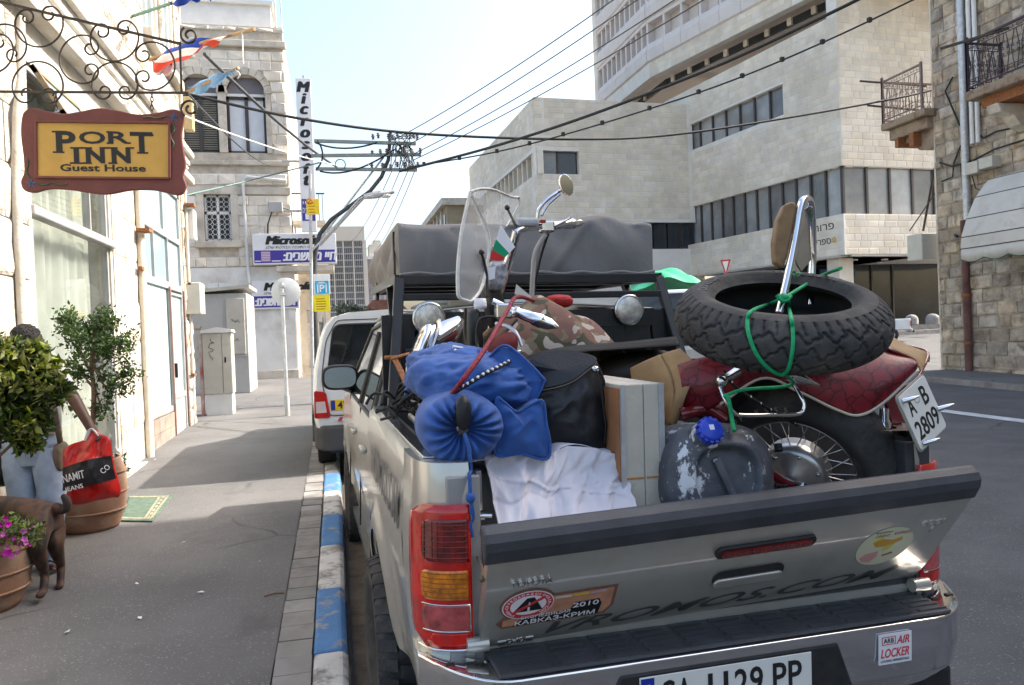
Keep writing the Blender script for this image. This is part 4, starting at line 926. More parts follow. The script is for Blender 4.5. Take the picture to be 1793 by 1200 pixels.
pk.part('cargo_bed', MB().box(-.82, .82, 0, 1.9, .55, 1.05).box(-.86, .86, -.06, 0, .45, .6), m_vw, bevel=.04)
pk.part('cab', MB().prism([(1.9, .5), (4.7, .5), (4.7, 1.0), (3.7, 1.08), (3.1, 1.6), (2.0, 1.62), (1.92, 1.05)], 1.64, M(((0, 0, 1, -.82), (1, 0, 0, 0), (0, 1, 0, 0), (0, 0, 0, 1)))), m_vw, bevel=.06)
for s_ in (-1, 1): pk.part('side_window', MB().prism([(2.1, 1.08), (3.5, 1.1), (3.05, 1.52), (2.1, 1.54)], .02, M(((0, 0, 1, s_*.83-.01), (1, 0, 0, 0), (0, 1, 0, 0), (0, 0, 0, 1)))), m_dglass); pk.part('tail_light', MB().box(s_*.8-.06, s_*.8+.06, -.03, .02, .7, .95), mat('red plastic', (.4, .01, .008), .25, v=.1))
pk.part('bumper', MB().box(-.8, .8, -.14, -.05, .42, .52), m_black)
for s_ in (-1, 1):
    for yy in (.85, 3.9): wheel_simple(pk, V((s_*.72, yy, .34)), .34, .11)
for i, (px, py, dd, lab) in enumerate(((1633, 561, 40, 'pale stone dome bollard beside the porch, the larger nearer one'), (1596, 562, 42, 'pale stone dome bollard just behind the white pickup'))):
    q = atD(px, py, dd); single('dome_bollard', MB().lathe([(.34, -.2), (.34, .05), (.32, .16), (.24, .27), (.12, .33), (0, .35)], 18, M.Translation(q)), m_conc, lab, 'bollard')
structure('terrace_kerb', MB().box(-3, 16, .15, .5, 2.5, 5, fR), m_conc)
# flatbed lorry with a green tarpaulin
lf_ = M.Translation((atD(1150, 560, 21).x, atD(1150, 560, 21).y, gz(19)-.13)) @ M.Rotation(rad(-14), 4, 'Z')
lo = Thing('tarp_lorry', 'white lorry with a green tarpaulin load behind the right spotlight', 'lorry', (0, 0, 0), lf_)
def cabprof(x0, w_): return M(((0, 0, 1, x0), (1, 0, 0, 0), (0, 1, 0, 0), (0, 0, 0, 1)))
lo.part('cab', MB().prism([(-.2, .6), (1.3, .6), (1.3, 2.35), (.15, 2.35), (-.2, 1.5)], 1.9, cabprof(-.7, 0)), m_vw, bevel=.06)
lo.part('windscreen', MB().add([(-.55, -.205, 1.5), (1.05, -.205, 1.5), (1.0, .1, 2.25), (-.5, .1, 2.25)], [(0, 1, 2, 3)]), m_dglass, solid=.01)
for xx in (-.71, 1.21): lo.part('side_window', MB().prism([(.1, 1.5), (.95, 1.5), (.95, 2.2), (.3, 2.2)], .02, cabprof(xx-.01, 0)), m_dglass)
for xx in (-.85, 1.3): lo.part('mirror', MB().box(xx, xx+.12, -.15, -.05, 1.5, 1.95), m_black)
lo.part('front_grille', MB().box(-.4, .9, -.23, -.2, .8, 1.2), m_black); lo.part('bumper', MB().box(-.7, 1.2, -.3, -.18, .45, .7), m_grey)
for xx in (-.55, .85): lo.part('headlight', MB().box(xx, xx+.2, -.24, -.19, .85, 1.05), m_sgw)
lo.part('flatbed', MB().box(-.8, 1.35, 1.4, 5.2, .85, 1.05), m_grey); lo.part('side_board', MB().box(-.82, -.78, 1.4, 5.2, 1.05, 1.5).box(1.33, 1.37, 1.4, 5.2, 1.05, 1.5), m_vw)
tp = MB(); tp.grid(lambda u, v: V((-.75+2.9*u, 1.45+3.6*v, 1.6+1.5*(math.sin(math.pi*min(1, max(0, u)))**.45)*(.55+.45*math.sin(math.pi*min(1, v+.15)))+.06*math.sin(u*17+v*9)+.05*math.sin(v*21))), 26, 26)
lo.part('tarpaulin', tp, mat('green tarpaulin', (.03, .33, .17), .55, v=.12, s=3))
for xx in (-.6, 1.1):
    for yy in (.5, 4.2): wheel_simple(lo, V((xx, yy, .42)), .42, .13)
q = atD(1270, 480, 30)
ts = Thing('yield_sign', 'small white and red traffic sign peeking over the spare tyre', 'traffic sign', V((q.x, q.y, gz(q.y))))
ts.part('post', MB().tube([V((q.x, q.y, gz(q.y)-.2)), V((q.x, q.y, q.z+.5))], .04, 6), m_galv)
ft_ = frame(q+V((0, -.06, .25)), (1, -.9, 0), (0, 0, 1))
ts.part('plate', MB().prism([(-.2, .3), (.2, .3), (0, -.35)], .02, ft_), mat('sign red', (.5, .03, .03), .5, v=0)); ts.part('plate_centre', MB().prism([(-.12, .24), (.12, .24), (0, -.2)], .006, ft_ @ M.Translation((0, 0, .02))), m_sgw)
# ================================================================== the silver pickup truck (built in its own frame: x right, y forward, z up, origin under the rear bumper)
def truck_frame():
    a, r, p = .0347, -.0113, .0103
    Rz = M.Rotation(a, 4, 'Z'); Rx = M.Rotation(p, 4, 'X'); Ry = M.Rotation(-r, 4, 'Y')
    return M.Translation((1.069, 2.04, -.133)) @ Rz @ Rx @ Ry
TF = truck_frame(); TI = TF.inverted(); CL = TI @ C0
def Tl(px, py): return TI.to_3x3() @ ray(px, py)
def Ty(px, py, y): r = Tl(px, py); return CL + r*((y-CL.y)/r.y)
def Tx(px, py, x): r = Tl(px, py); return CL + r*((x-CL.x)/r.x)
def Tz(px, py, z): r = Tl(px, py); return CL + r*((z-CL.z)/r.z)
m_sil = mat('champagne silver paint', (.5, .485, .435), .3, m=.5, coat=.6, v=.04, s=1.5, dirt=((.38, .345, .285), .34, 3.5, .16))
m_chr = mat('chrome', (.75, .75, .76), .07, m=1, v=0)
m_chd = mat('dull chrome', (.6, .6, .6), .18, m=1, v=.06, s=20)
m_rub = mat('tyre rubber', (.036, .036, .036), .8, v=.2, s=8, b=.25, bs=90, dirt=((.095, .088, .077), .36, 7))
m_blk = mat('black steel', (.014, .015, .017), .38, v=.15, s=10, coat=.1)
m_pad = mat('grained black cap', (.05, .053, .06), .5, v=.12, s=12, b=.5, bs=260)
m_red = mat('red lens', (.5, .006, .004), .12, v=.3, s=9, coat=.8)
m_red2 = mat('deep red lens', (.16, .003, .003), .15, v=.4, s=30, coat=.8)
m_amb = mat('amber lens', (.55, .17, .005), .15, v=.4, s=35, coat=.8)
m_clr = mat('clear lens', (.36, .06, .06), .15, v=.3, s=20, coat=.8)
m_tint = mat('tinted car glass', (.02, .024, .026), .04, v=.2, s=2, spec=.8)
trk = Thing('pickup_truck', 'dusty silver pickup truck with its tailgate tied half open and bed overloaded', 'pickup', (0, 2.5, 0), TF)
PR = [(-.795, 1.30), (-.802, 1.333), (-.85, 1.334), (-.868, 1.318), (-.876, 1.28), (-.884, 1.16), (-.889, 1.06), (-.886, .94), (-.878, .8), (-.866, .68), (-.85, .58), (-.83, .54)]
def prx(z):
    for (xa, za), (xb, zb_) in zip(PR[3:-1], PR[4:]):
        if za >= z >= zb_: return xa+(xb-xa)*(za-z)/(za-zb_)
    return -.83
def archz(y, c=1.25, r=.45, zc=.42): return zc+math.sqrt(max(0, r*r-(y-c)**2)) if abs(y-c) < r else 0
def side(s_):
    mb = MB(); ys_ = [.40+i*(1.79-.40)/44 for i in range(45)]
    zs = [1.318, 1.28, 1.22, 1.16, 1.11, 1.06, 1.0, .94, .87, .8, .74, .68, .62, .56]
    def pt(u, v):
        y = ys_[round(u*44)]; k = round(v*16)
        if k < 3: x, z = PR[k]
        else:
            z0 = zs[k-3]; zb_ = max(.56, archz(y)); z = 1.318-(1.318-z0)*(1.318-zb_)/(1.318-.56); x = prx(z)
            d = math.hypot(y-1.25, z-.42); x -= .028*math.exp(-((d-.47)/.06)**2)
        return V((s_*-x, y, z)) if s_ > 0 else V((x, y, z))
    return mb.grid(pt, 44, 16)
def corner_pt(t, z, off=0):
    P_ = [(-.889, .41), (-.888, .32), (-.882, .235), (-.868, .165), (-.842, .118), (-.80, .09), (-.735, .076)]
    t = max(0, min(.9999, t))*6; i = int(t); a = V(P_[i]); b = V(P_[i+1])
    p0 = V(P_[max(0, i-1)]); p3 = V(P_[min(6, i+2)]); f = t-i
    q = .5*((2*a)+(b-p0)*f+(2*p0-5*a+4*b-p3)*f*f+(3*a-p0-3*b+p3)*f**3)
    d = (b-a).normalized(); n_ = V((d.y, -d.x)); n_ = -n_ if n_.x > 0 and n_.y > 0 else n_
    if n_.x > 0: n_ = -n_
    dx = prx(min(1.3, max(.55, z)))+.889
    return V((q.x+dx*(1-t/6)+n_.x*off, q.y+n_.y*off*1.0+max(0, z-1.28)*.3, z))
for s_ in (-1, 1):
    flip = (lambda q: q) if s_ < 0 else (lambda q: V((-q.x, q.y, q.z)))
    trk.part('bed_side', side(s_), m_sil)
    cz_ = [1.334, 1.325, 1.29, 1.24, 1.1, .95, .83, .76, .68, .6, .56]
    mb = MB(); mb.grid(lambda u, v: flip(corner_pt(u, cz_[round(v*10)])), 24, 10)
    mb.grid(lambda u, v: flip(V((corner_pt(u, 1.334).x*(1-v)+max(-.795, corner_pt(u, 1.334).x+.09)*v, max(corner_pt(u, 1.334).y, 0)*(1-v)+(corner_pt(u, 1.334).y+.03)*v, 1.334))), 24, 1)
    trk.part('rear_corner', mb, m_sil)
    trk.part('bed_post', MB().box(min(s_*.80, s_*.705), max(s_*.80, s_*.705), .08, .16, .6, 1.3), mat('inner grey paint', (.3, .3, .3), .5, m=.3, v=.08) if s_ < 0 else m_pad, bevel=.006)
    # lamp cluster wrapped round the corner
    def lens(name, t0, t1, z0, z1, off, ma, rc=.05, parent=None, nu=14, nv=14):
        def pt(u, v):
            z = z0+(z1-z0)*v; e = min(z-z0, z1-z); tt = t0
            if e < rc: tt = t0+(t1-t0)*.35*(1-math.sqrt(max(0, 1-((rc-e)/rc)**2)))*(rc/.07)
            return flip(corner_pt(tt+(t1-tt)*u, z, off))
        mb = MB().grid(pt, nu, nv)
        return trk.part(name, mb, ma, parent=parent, solid=.012 if name == 'tail_light' else .004)
    tl = lens('tail_light', .42, .995, .832, 1.225, .012, m_red, .07)
    inv_ = None
    for nm, t0, t1, z0, z1, ma in (('brake_lens', .62, .97, 1.07, 1.185, m_red2), ('turn_lens', .6, .96, .965, 1.045, m_amb), ('reversing_lens', .6, .975, .88, .95, m_clr), ('bottom_reflector', .66, .96, .84, .872, m_red)):
        lens(nm, t0, t1, z0, z1, .0185, ma, .03, parent=tl)
    for k in range(7):
        z = 1.08+k*.015
        trk.part('lens_rib', MB().tube([flip(corner_pt(.63+.33*i/6, z, .0215)) for i in range(7)], .0016, 4), m_red2, parent=tl)
    for k in range(6):
        z = .972+k*.013
        trk.part('lens_rib', MB().tube([flip(corner_pt(.62+.33*i/6, z, .0215)) for i in range(7)], .0014, 4), mat('amber rib', (.3, .07, .002), .2, v=0), parent=tl)
    for k in range(6):
        t_ = .66+k*.055
        trk.part('lens_rib', MB().tube([flip(corner_pt(t_, 1.075+.105*i/4, .0215)) for i in range(5)], .0014, 4), m_red2, parent=tl)
    ro = MB().tube([flip(corner_pt(.61+.36*i/8, .952, .021)) for i in range(9)]+[flip(corner_pt(.972, .95-.07*i/3, .021)) for i in range(4)]+[flip(corner_pt(.97-.36*i/8, .879, .021)) for i in range(9)], .0022, 5)
    trk.part('lens_rim', ro, m_chd, parent=tl)
    trk.part('lamp_trim', MB().tube([flip(corner_pt(.5+.49*i/10, .826-.0*i, .013)) for i in range(11)], .004, 5), m_chr)
    # inner bed wall and rail cap
    trk.part('bed_wall', MB().box(min(s_*.795, s_*.74), max(s_*.795, s_*.74), .16, 1.74, .86, 1.30), m_pad, bevel=.01)
    trk.part('rail_cap', MB().box(min(s_*.845, s_*.80), max(s_*.845, s_*.80), .2, 1.76, 1.334, 1.342), m_chd, bevel=.003)
trk.part('bed_floor', MB().box(-.79, .79, .09, 1.76, .8, .86), m_pad)
trk.part('bulkhead', MB().box(-.8, .8, 1.72, 1.77, .6, 1.33), m_pad, bevel=.01)
trk.part('chassis', MB().box(-.5, .5, .2, 4.9, .38, .6), m_blk)
trk.part('rear_sill', MB().box(-.74, .74, .085, .14, .6, .838), m_sil)
# cab: lofted side shell, roof, glass
def cabside(s_):
    Z = [.42, .5, .62, .8, .98, 1.1, 1.2, 1.27]
    xs = [.80, .835, .85, .865, .872, .87, .86, .845]
    yy = [1.80, 2.2, 2.7, 3.2, 3.75, 4.0, 4.6, 5.1, 5.22]
    mb = MB()
    def pt(u, v):
        y = 1.8+3.42*u; k = v*7; i = min(6, int(k)); f = k-i
        x = xs[i]+(xs[i+1]-xs[i])*f; z = Z[i]+(Z[i+1]-Z[i])*f
        top = 1.27-.09*max(0, (y-3.9))/1.3; z = .42+(z-.42)*(top-.42)/.85
        x *= 1-.1*max(0, (y-4.5)/.7)**2
        az = archz(y, 4.3, .44, .4)
        if az: z = max(z, az); x += .015*math.exp(-((math.hypot(y-4.3, z-.4)-.46)/.06)**2)
        return V((s_*x, y, z))
    return mb.grid(pt, 80, 14)
for s_ in (-1, 1):
    trk.part('cab_side', cabside(s_), m_sil)
    G0 = [(1.86, 1.268), (3.72, 1.268), (3.15, 1.70), (2.6, 1.745), (1.9, 1.735)]   # greenhouse outline (y, z)
    gx = lambda z: s_*(.845-.145*(z-1.268)/.48)
    trk.part('greenhouse', MB().add([V((gx(z), y, z)) for y, z in ((1.8, 1.268), (4.0, 1.25), (3.25, 1.75), (2.6, 1.79), (1.8, 1.775))], [(0, 1, 2, 3, 4)]), m_sil, solid=.01)
    for (ya, yb) in ((2.0, 2.62), (2.7, 3.62)):
        trk.part('side_window', MB().add([V((gx(z)+s_*.009, y, z)) for y, z in ((ya, 1.285), (yb, 1.285), (yb-(.42 if yb > 3 else 0), 1.69), (ya+(.0 if ya > 2.3 else .06), 1.70))], [(0, 1, 2, 3)]), m_tint, solid=.004)
    trk.part('window_seal', MB().tube([V((gx(z)+s_*.012, y, z)) for y, z in ((1.93, 1.275), (3.72, 1.275))], .012, 5).tube([V((gx(1.275)+s_*.012, 2.66, 1.275)), V((gx(1.7)+s_*.012, 2.66, 1.7))], .016, 5), m_black)
    trk.part('drip_rail', MB().tube([V((gx(z)+s_*.01, y, z)) for y, z in ((1.84, 1.3), (1.86, 1.74), (2.6, 1.755), (3.2, 1.72), (3.85, 1.3))], .014, 6), m_black)
    for q_ in (1.93, 2.68, 3.72): trk.part('door_seam', MB().bar(V((s_*.874, q_, .55)), V((s_*.852, q_, 1.26)), .008), m_blk)
    for yy in (2.05, 2.85): trk.part('door_handle', MB().box(min(s_*.87, s_*.9), max(s_*.87, s_*.9), yy, yy+.17, 1.07, 1.1), m_sil, bevel=.01)
    trk.part('side_step', MB().box(min(s_*.7, s_*.86), max(s_*.7, s_*.86), 1.9, 3.7, .4, .44), m_blk)
    # mirror
    fm = frame((s_*.935, 3.42, 1.395), (1, .18*-s_, 0), (0, 0, 1), (0, -1, 0))
    def msh(a, b, e=3.2): return [(a*(abs(math.cos(t))**(2/e))*(1 if math.cos(t) > 0 else -1), b*(abs(math.sin(t))**(2/e))*(1 if math.sin(t) > 0 else -1)) for t in [j*math.pi/18 for j in range(36)]]
    mi = trk.part('mirror', MB().prism(msh(.125, .088), .09, fm @ M.Translation((0, 0, -.09))), m_black, bevel=.015)
    trk.part('mirror_glass', MB().prism(msh(.108, .072), .004, fm @ M.Translation((0, 0, .001))), mat('mirror glass', (.8, .82, .83), .015, m=1, v=0), parent=mi)
    trk.part('mirror_arm', MB().bar(V((s_*.84, 3.55, 1.3)), V((s_*.92, 3.48, 1.34)), .07, .05), m_black)
trk.part('roof', MB().grid(lambda u, v: V(((-.708+1.416*u), 1.8+1.45*v, 1.772+.045*math.sin(math.pi*u)+.03*math.sin(math.pi*min(1, v+.1)))), 16, 10), m_sil, solid=.01)
trk.part('rear_glass', MB().add([(-.66, 1.79, 1.33), (.66, 1.79, 1.33), (.62, 1.795, 1.70), (-.62, 1.795, 1.70)], [(0, 1, 2, 3)]), m_tint, solid=.006)
trk.part('cab_back', wall(MB(), frame((0, 1.80, 0), (1, 0, 0), (0, 0, 1), (0, -1, 0)), -.845, .845, .5, 1.32, [], .03), m_sil)
for a_ in ((-.80, -.64, 1.32, 1.78), (.64, .80, 1.32, 1.78), (-.64, .64, 1.7, 1.79)): trk.part('rear_window_frame', MB().box(a_[0], a_[1], 1.775, 1.8, a_[2], a_[3]), m_blk)
trk.part('windscreen', MB().add([(-.74, 3.95, 1.27), (.74, 3.95, 1.27), (.64, 3.25, 1.74), (-.64, 3.25, 1.74)], [(0, 1, 2, 3)]), m_tint, solid=.006)
trk.part('bonnet', MB().grid(lambda u, v: V((-.8+1.6*u, 3.95+1.28*v, 1.26-.12*v*v+.05*math.sin(math.pi*u))), 12, 8), m_sil, solid=.012)
trk.part('front_end', MB().box(-.76, .76, 5.05, 5.22, .5, 1.12), m_sil, bevel=.05)
trk.part('dashboard', MB().box(-.7, .7, 3.3, 3.9, .9, 1.25), m_black)
for s_ in (-1, 1):
    st_ = trk.part('cab_seat', MB().box(s_*.35-.22, s_*.35+.22, 2.75, 3.2, .7, .9).box(s_*.35-.22, s_*.35+.22, 2.65, 2.8, .9, 1.4).box(s_*.35-.12, s_*.35+.12, 2.66, 2.76, 1.42, 1.62), m_black, bevel=.04)

# wheels with chunky tread
def tread_tyre(r=.385, w2=.125, nb=34):
    mb = MB()
    mb.lathe([(r*.56, -w2*.75), (r*.66, -w2*1.0), (r*.82, -w2*1.08), (r*.93, -w2*1.0), (r*.955, -w2*.8), (r*.955, w2*.8), (r*.93, w2*1.0), (r*.82, w2*1.08), (r*.66, w2), (r*.56, w2*.75)], 48)
    for i in range(nb):
        a = 2*math.pi*i/nb
        for k, (x0, x1, da, l) in enumerate(((-1.06, -.62, 0, .62), (-.56, -.1, .5, .66), (-.04, .42, .1, .66), (.5, 1.06, .55, .62))):
            ang = a+da*2*math.pi/nb; dw = l*math.pi/nb
            vs = []
            for rr in (r*.94, r):
                for sx, sk in ((x0, -.25), (x1, .25)):
                    for e in (-1, 1):
                        t_ = ang+e*dw+sk*dw; xx = sx*w2
                        r2 = rr*(.93 if abs(sx) > 1 else 1) if rr > r*.95 else rr*(.9 if abs(sx) > 1 else 1)
                        vs.append((r2*math.cos(t_), r2*math.sin(t_), xx))
            mb.add(vs, [(0, 1, 3, 2), (4, 6, 7, 5), (0, 4, 5, 1), (2, 3, 7, 6), (0, 2, 6, 4), (1, 5, 7, 3)])
    return mb.mesh('tyre', m_rub)
tyre_me = tread_tyre()
rimb = MB().lathe([(0, .03), (.05, .035), (.07, .02), (.13, .0), (.17, .03), (.2, .075), (.218, .085), (.218, -.09), (.2, -.08)], 32)
for k in range(6):
    a = k*math.pi/3; rimb.box(.05, .19, -.025, .025, .01, .05, M.Rotation(a, 4, 'Z'))
rim_me = rimb.mesh('rim', m_chd)
hub_me = MB().lathe([(0, .05), (.05, .048), (.055, .02), (.055, -.1), (0, -.1)], 16).mesh('wheel', m_blk)
for s_, yy, xx in ((-1, 1.25, .80), (1, 1.25, .80), (-1, 4.3, .745), (1, 4.3, .745)):
    mx = M.Translation((s_*xx, yy, .385)) @ M.Rotation(rad(90)*s_, 4, 'Y') @ M.Rotation(RN.uniform(0, 1), 4, 'Z')
    w_ = piece('wheel', hub_me, mx, trk.o, M.Translation((0, -2.5, 0))); piece('tyre', tyre_me, I4, w_); piece('rim', rim_me, I4, w_)

# rear bumper: chrome shell, black tread pad, plate
def bump(u, v):
    x = -.885+1.77*u; ax = abs(x); e = max(0, (ax-.66)/.225); yb = -.095+.21*e**2.2
    low = .575+.06*max(0, (ax-.5)/.4)**1.5
    prof = [(.13, .796), (.02, .8), (.0, .797), (-.0, .775), (.004, .7), (.02, .63), (.05, low)]
    k = v*6; i = min(5, int(k)); f = k-i; dy = prof[i][0]+(prof[i+1][0]-prof[i][0])*f; z = prof[i][1]+(prof[i+1][1]-prof[i][1])*f
    if z > .7: z += .014*e
    return V((x, yb+dy, z))
trk.part('bumper', MB().grid(bump, 60, 24), m_chr)
padm = MB(); padm.box(-.705, .715, -.086, .11, .8, .812)
pad = trk.part('step_pad', padm, m_pad, bevel=.008)
for i in range(11):
    x = -.66+i*.127
    for j in range(5): trk.part('tread_rib', MB().box(x, x+.1, -.07+j*.033, -.056+j*.033, .812, .816), m_pad, parent=pad)
for s_ in (-1, 1):
    for k in (.745, .8): trk.part('bolt_slot', MB().box(min(s_*k, s_*(k+.025)), max(s_*k, s_*(k+.025)), .02, .034, .797+.006*(k > .77), .806+.006*(k > .77)), m_black)
trk.part('plate_recess', MB().prism([(-.47, .58), (.37, .58), (.30, .772), (-.38, .772)], .05, M(((1, 0, 0, 0), (0, 0, 1, -.099), (0, 1, 0, 0), (0, 0, 0, 1)))), m_black, bevel=.01)
trk.part('lower_bumper', MB().box(-.8, .8, .0, .1, .42, .6), m_black, bevel=.02)
fp = frame((-.327, -.103, .648), (1, 0, 0), (0, 0, 1), (0, -1, 0))
npl = trk.part('number_plate', MB().box(0, .53, 0, .112, 0, .004, fp), mat('plate white', (.66, .66, .62), .35, v=.03), bevel=.002)
trk.part('plate_band', MB().box(.004, .042, .004, .108, .004, .0055, fp), mat('plate blue', (.01, .03, .3), .4, v=0), parent=npl)
m_star = mat('plate star', (.7, .55, .05), .5, v=0)
for k in range(10): trk.part('star', MB().box(-.002, .002, -.002, .002, 0, .001, fp @ M.Translation((.023+.013*math.cos(k*.628), .078+.013*math.sin(k*.628), .0055))), m_star, parent=npl)
trk.part('plate_lettering', text_mesh('plate_lettering', 'BG', m_inkw, ext=.0005, height=.018, mx=fp @ M.Translation((.023, .03, .006))), None, parent=npl)
for s0, x0, x1 in (('CA', .055, .155), ('1129', .185, .375), ('PP', .4, .5)):
    for i_, ch in enumerate(s0): cw = (x1-x0)/len(s0); trk.part('plate_lettering', text_mesh('plate_lettering', ch, m_ink, ext=.0006, bold=.012, width=(cw*.86 if ch != '1' else None), height=.08, mx=fp @ M.Translation((x0+cw*(i_+.5), .056, .005))), None, parent=npl)
# sticker on the bumper
fs_ = frame((.436, -.0965, .684), (1, .0, .0), (0, -.02, 1))
sk = trk.part('bumper_sticker', MB().box(0, .115, 0, .09, 0, .003, fs_), mat('sticker white', (.7, .7, .72), .4, v=0))
m_sred = mat('sticker red', (.55, .05, .06), .45, v=0)
trk.part('sticker_lettering', text_mesh('sticker_lettering', 'ARB', m_ink, ext=.0004, bold=.01, width=.036, height=.014, mx=fs_ @ M.Translation((.034, .07, .0035))), None, parent=sk)
trk.part('sticker_frame', MB().box(.01, .058, .058, .06, .003, .004, fs_).box(.01, .058, .08, .082, .003, .004, fs_).box(.01, .012, .058, .082, .003, .004, fs_).box(.056, .058, .058, .082, .003, .004, fs_), m_sred, parent=sk)
trk.part('sticker_lettering', text_mesh('sticker_lettering', 'AIR', m_sred, ext=.0004, bold=.02, shear=.25, width=.046, height=.024, mx=fs_ @ M.Translation((.084, .069, .0035))), None, parent=sk)
trk.part('sticker_lettering', text_mesh('sticker_lettering', 'LOCKER', m_sred, ext=.0004, bold=.02, shear=.25, width=.1, height=.027, mx=fs_ @ M.Translation((.056, .033, .0035))), None, parent=sk)
trk.part('sticker_lettering', text_mesh('sticker_lettering', 'LOCKING DIFFERENTIALS', m_ink, ext=.0004, width=.1, height=.007, mx=fs_ @ M.Translation((.056, .01, .0035))), None, parent=sk)

# tailgate, leaning out
gx_ = V((math.cos(rad(1.7)), 0, math.sin(rad(1.7)))); gu = V((0, -.549, .836))
FG = frame((0, .078, .842), gx_, gu - gx_*gx_.dot(gu))      # x across, y up the gate, z outwards (to the rear / down)
if (FG.col[2].to_3d()).y > 0: raise RuntimeError('gate normal')
tgm = MB()
def gface(u, v):
    y = .0+.42*v; wl_ = .722+.008*v
    z = .013*(1-abs(2*v-1)**6)
    return FG @ V((-wl_+(2*wl_+.035*v)*u, y, z))
tgm.grid(gface, 24, 20); tgm.box(-.722, .722, .0, .42, -.04, -.001, FG); tg = trk.part('tailgate', tgm, m_sil)
cap = MB(); pc = [(.36, .016), (.405, .015), (.428, .006), (.441, -.012), (.443, -.04), (.43, -.056), (.4, -.058), (.4, -.04), (.36, .004)]
cap.prism([(z, y) for y, z in pc], 1.508, FG @ M(((0, 0, 1, -.74), (0, 1, 0, 0), (1, 0, 0, 0), (0, 0, 0, 1))))
trk.part('tailgate_cap', cap, m_pad, parent=tg, bevel=.008)
def rr_(w_, h_, r, n=5):
    pts = []
    for cx, cy, a0 in ((w_/2-r, h_/2-r, 0), (-w_/2+r, h_/2-r, 90), (-w_/2+r, -h_/2+r, 180), (w_/2-r, -h_/2+r, 270)):
        for j in range(n+1): a = rad(a0+90*j/n); pts.append((cx+r*math.cos(a), cy+r*math.sin(a)))
    return pts
def onG(x, y, z=.014): return FG @ M.Translation((x, y, z))
trk.part('high_brake_light', MB().prism(rr_(.32, .042, .02), .012, onG(.08, .283)), m_black, parent=tg, bevel=.003)
trk.part('brake_lens', MB().prism(rr_(.29, .024, .011), .004, onG(.08, .283, .026)), m_red2, parent=tg)
trk.part('handle_recess', MB().prism(rr_(.23, .062, .028), .003, onG(.06, .165, .0155)), m_black, parent=tg)
trk.part('handle', MB().prism(rr_(.225, .036, .016), .01, onG(.06, .15, .017)), m_sil, parent=tg, bevel=.004)
def gtext(s0, x, y, w_, h_, ma, shear=0, bold=0, z=.0165, ext=.001, nm='badge_lettering', rot=0):
    trk.part(nm, text_mesh(nm, s0, ma, ext=ext, shear=shear, bold=bold, width=w_, height=h_, mx=onG(x, y, z) @ M.Rotation(rot, 4, 'Z')), None, parent=tg)
gtext('TOYOTA', -.605, .272, .115, .022, m_chr, bold=.015, ext=.003)
gtext('D-4D', -.62, .018, .05, .02, m_chr, bold=.02, z=.006, ext=.003)
trk.part('badge_bar', MB().box(-.672, -.648, .019, .024, .004, .009, FG).box(-.672, -.648, .01, .015, .004, .009, FG).box(-.592, -.57, .019, .024, .004, .009, FG).box(-.592, -.57, .01, .015, .004, .009, FG), m_chr, parent=tg)
gtext('COOL', .66, .275, .09, .022, m_sil, shear=.3, bold=.01, z=.014, ext=.003); gtext('F', .67, .243, .016, .022, m_sil, shear=.3, bold=.01, z=.014, ext=.003)
gtext('VROMOS.COM', .04, .064, 1.16, .045, mat('dark decal', (.1, .097, .09), .35, m=.4, v=0), shear=.6, bold=.006, z=.0155, ext=.0004, nm='decal_lettering')
# expedition stickers
m_stb = mat('sticker brown', (.2, .1, .07), .45, v=.15, s=30); m_sto = mat('sticker orange', (.5, .24, .15), .45, v=.15, s=25)
pts = [(-.15, -.062), (.145, -.062), (.168, -.03), (.168, .055), (-.02, .055)] + [(-.085+.078*math.cos(a), .028+.062*math.sin(a)) for a in [rad(25+i*16) for i in range(13)]] + [(-.168, -.04)]
sx, sy = -.52, .155
sk = trk.part('expedition_sticker', MB().prism(pts, .0012, onG(sx, sy)), m_stb, parent=tg)
trk.part('sticker_field', MB().prism([(-.15, -.054), (.14, -.054), (.158, -.028), (.158, .046), (-.02, .046), (-.03, .0), (-.15, -.03)], .0006, onG(sx, sy, .0153)), m_sto, parent=tg)
el = lambda a, b, n=32: [(a*math.cos(2*math.pi*i/n), b*math.sin(2*math.pi*i/n)) for i in range(n)]
def disc(x, y, a, b, ma, z, nm='sticker_disc'): trk.part(nm, MB().prism(el(a, b), .0006, onG(x, y, z)), ma, parent=tg)
disc(sx-.085, sy+.026, .072, .056, m_inkw, .0158); disc(sx-.085, sy+.026, .069, .053, m_sred, .0163); disc(sx-.085, sy+.026, .05, .038, m_inkw, .0168)
trk.part('sticker_road', MB().prism([(-.042, -.024), (.042, -.024), (.014, .03), (-.006, .03)], .0006, onG(sx-.085, sy+.026, .0173)), m_ink, parent=tg)
trk.part('sticker_bar', MB().box(-.052, .052, -.005, .005, 0, .0006, onG(sx-.085, sy+.026, .0178) @ M.Rotation(rad(32), 4, 'Z')), m_sred, parent=tg)
trk.part('road_dash', MB().box(-.003, .003, -.022, -.008, 0, .0006, onG(sx-.083, sy+.026, .0178)).box(-.002, .002, .0, .012, 0, .0006, onG(sx-.083, sy+.026, .0178)), m_inkw, parent=tg)
for i, ch in enumerate('WWW.OFFROAD-BULGARIA.COM'):
    a = rad(228-i*12.0)
    trk.part('ring_letter', text_mesh('ring_letter', ch, m_inkw, ext=.0003, height=.009 if ch not in '.-' else .003, mx=onG(sx-.085+.0595*math.cos(a), sy+.026+.0455*math.sin(a), .0172) @ M.Rotation(a-math.pi/2, 4, 'Z')), None, parent=tg)
trk.part('ink_splash', MB().prism([(-.12, -.056), (-.1, -.03), (-.02, -.025), (.04, -.018), (.05, .006), (.12, .008), (.13, -.014), (.125, -.056)], .0005, onG(sx, sy, .0160)), m_ink, parent=tg)
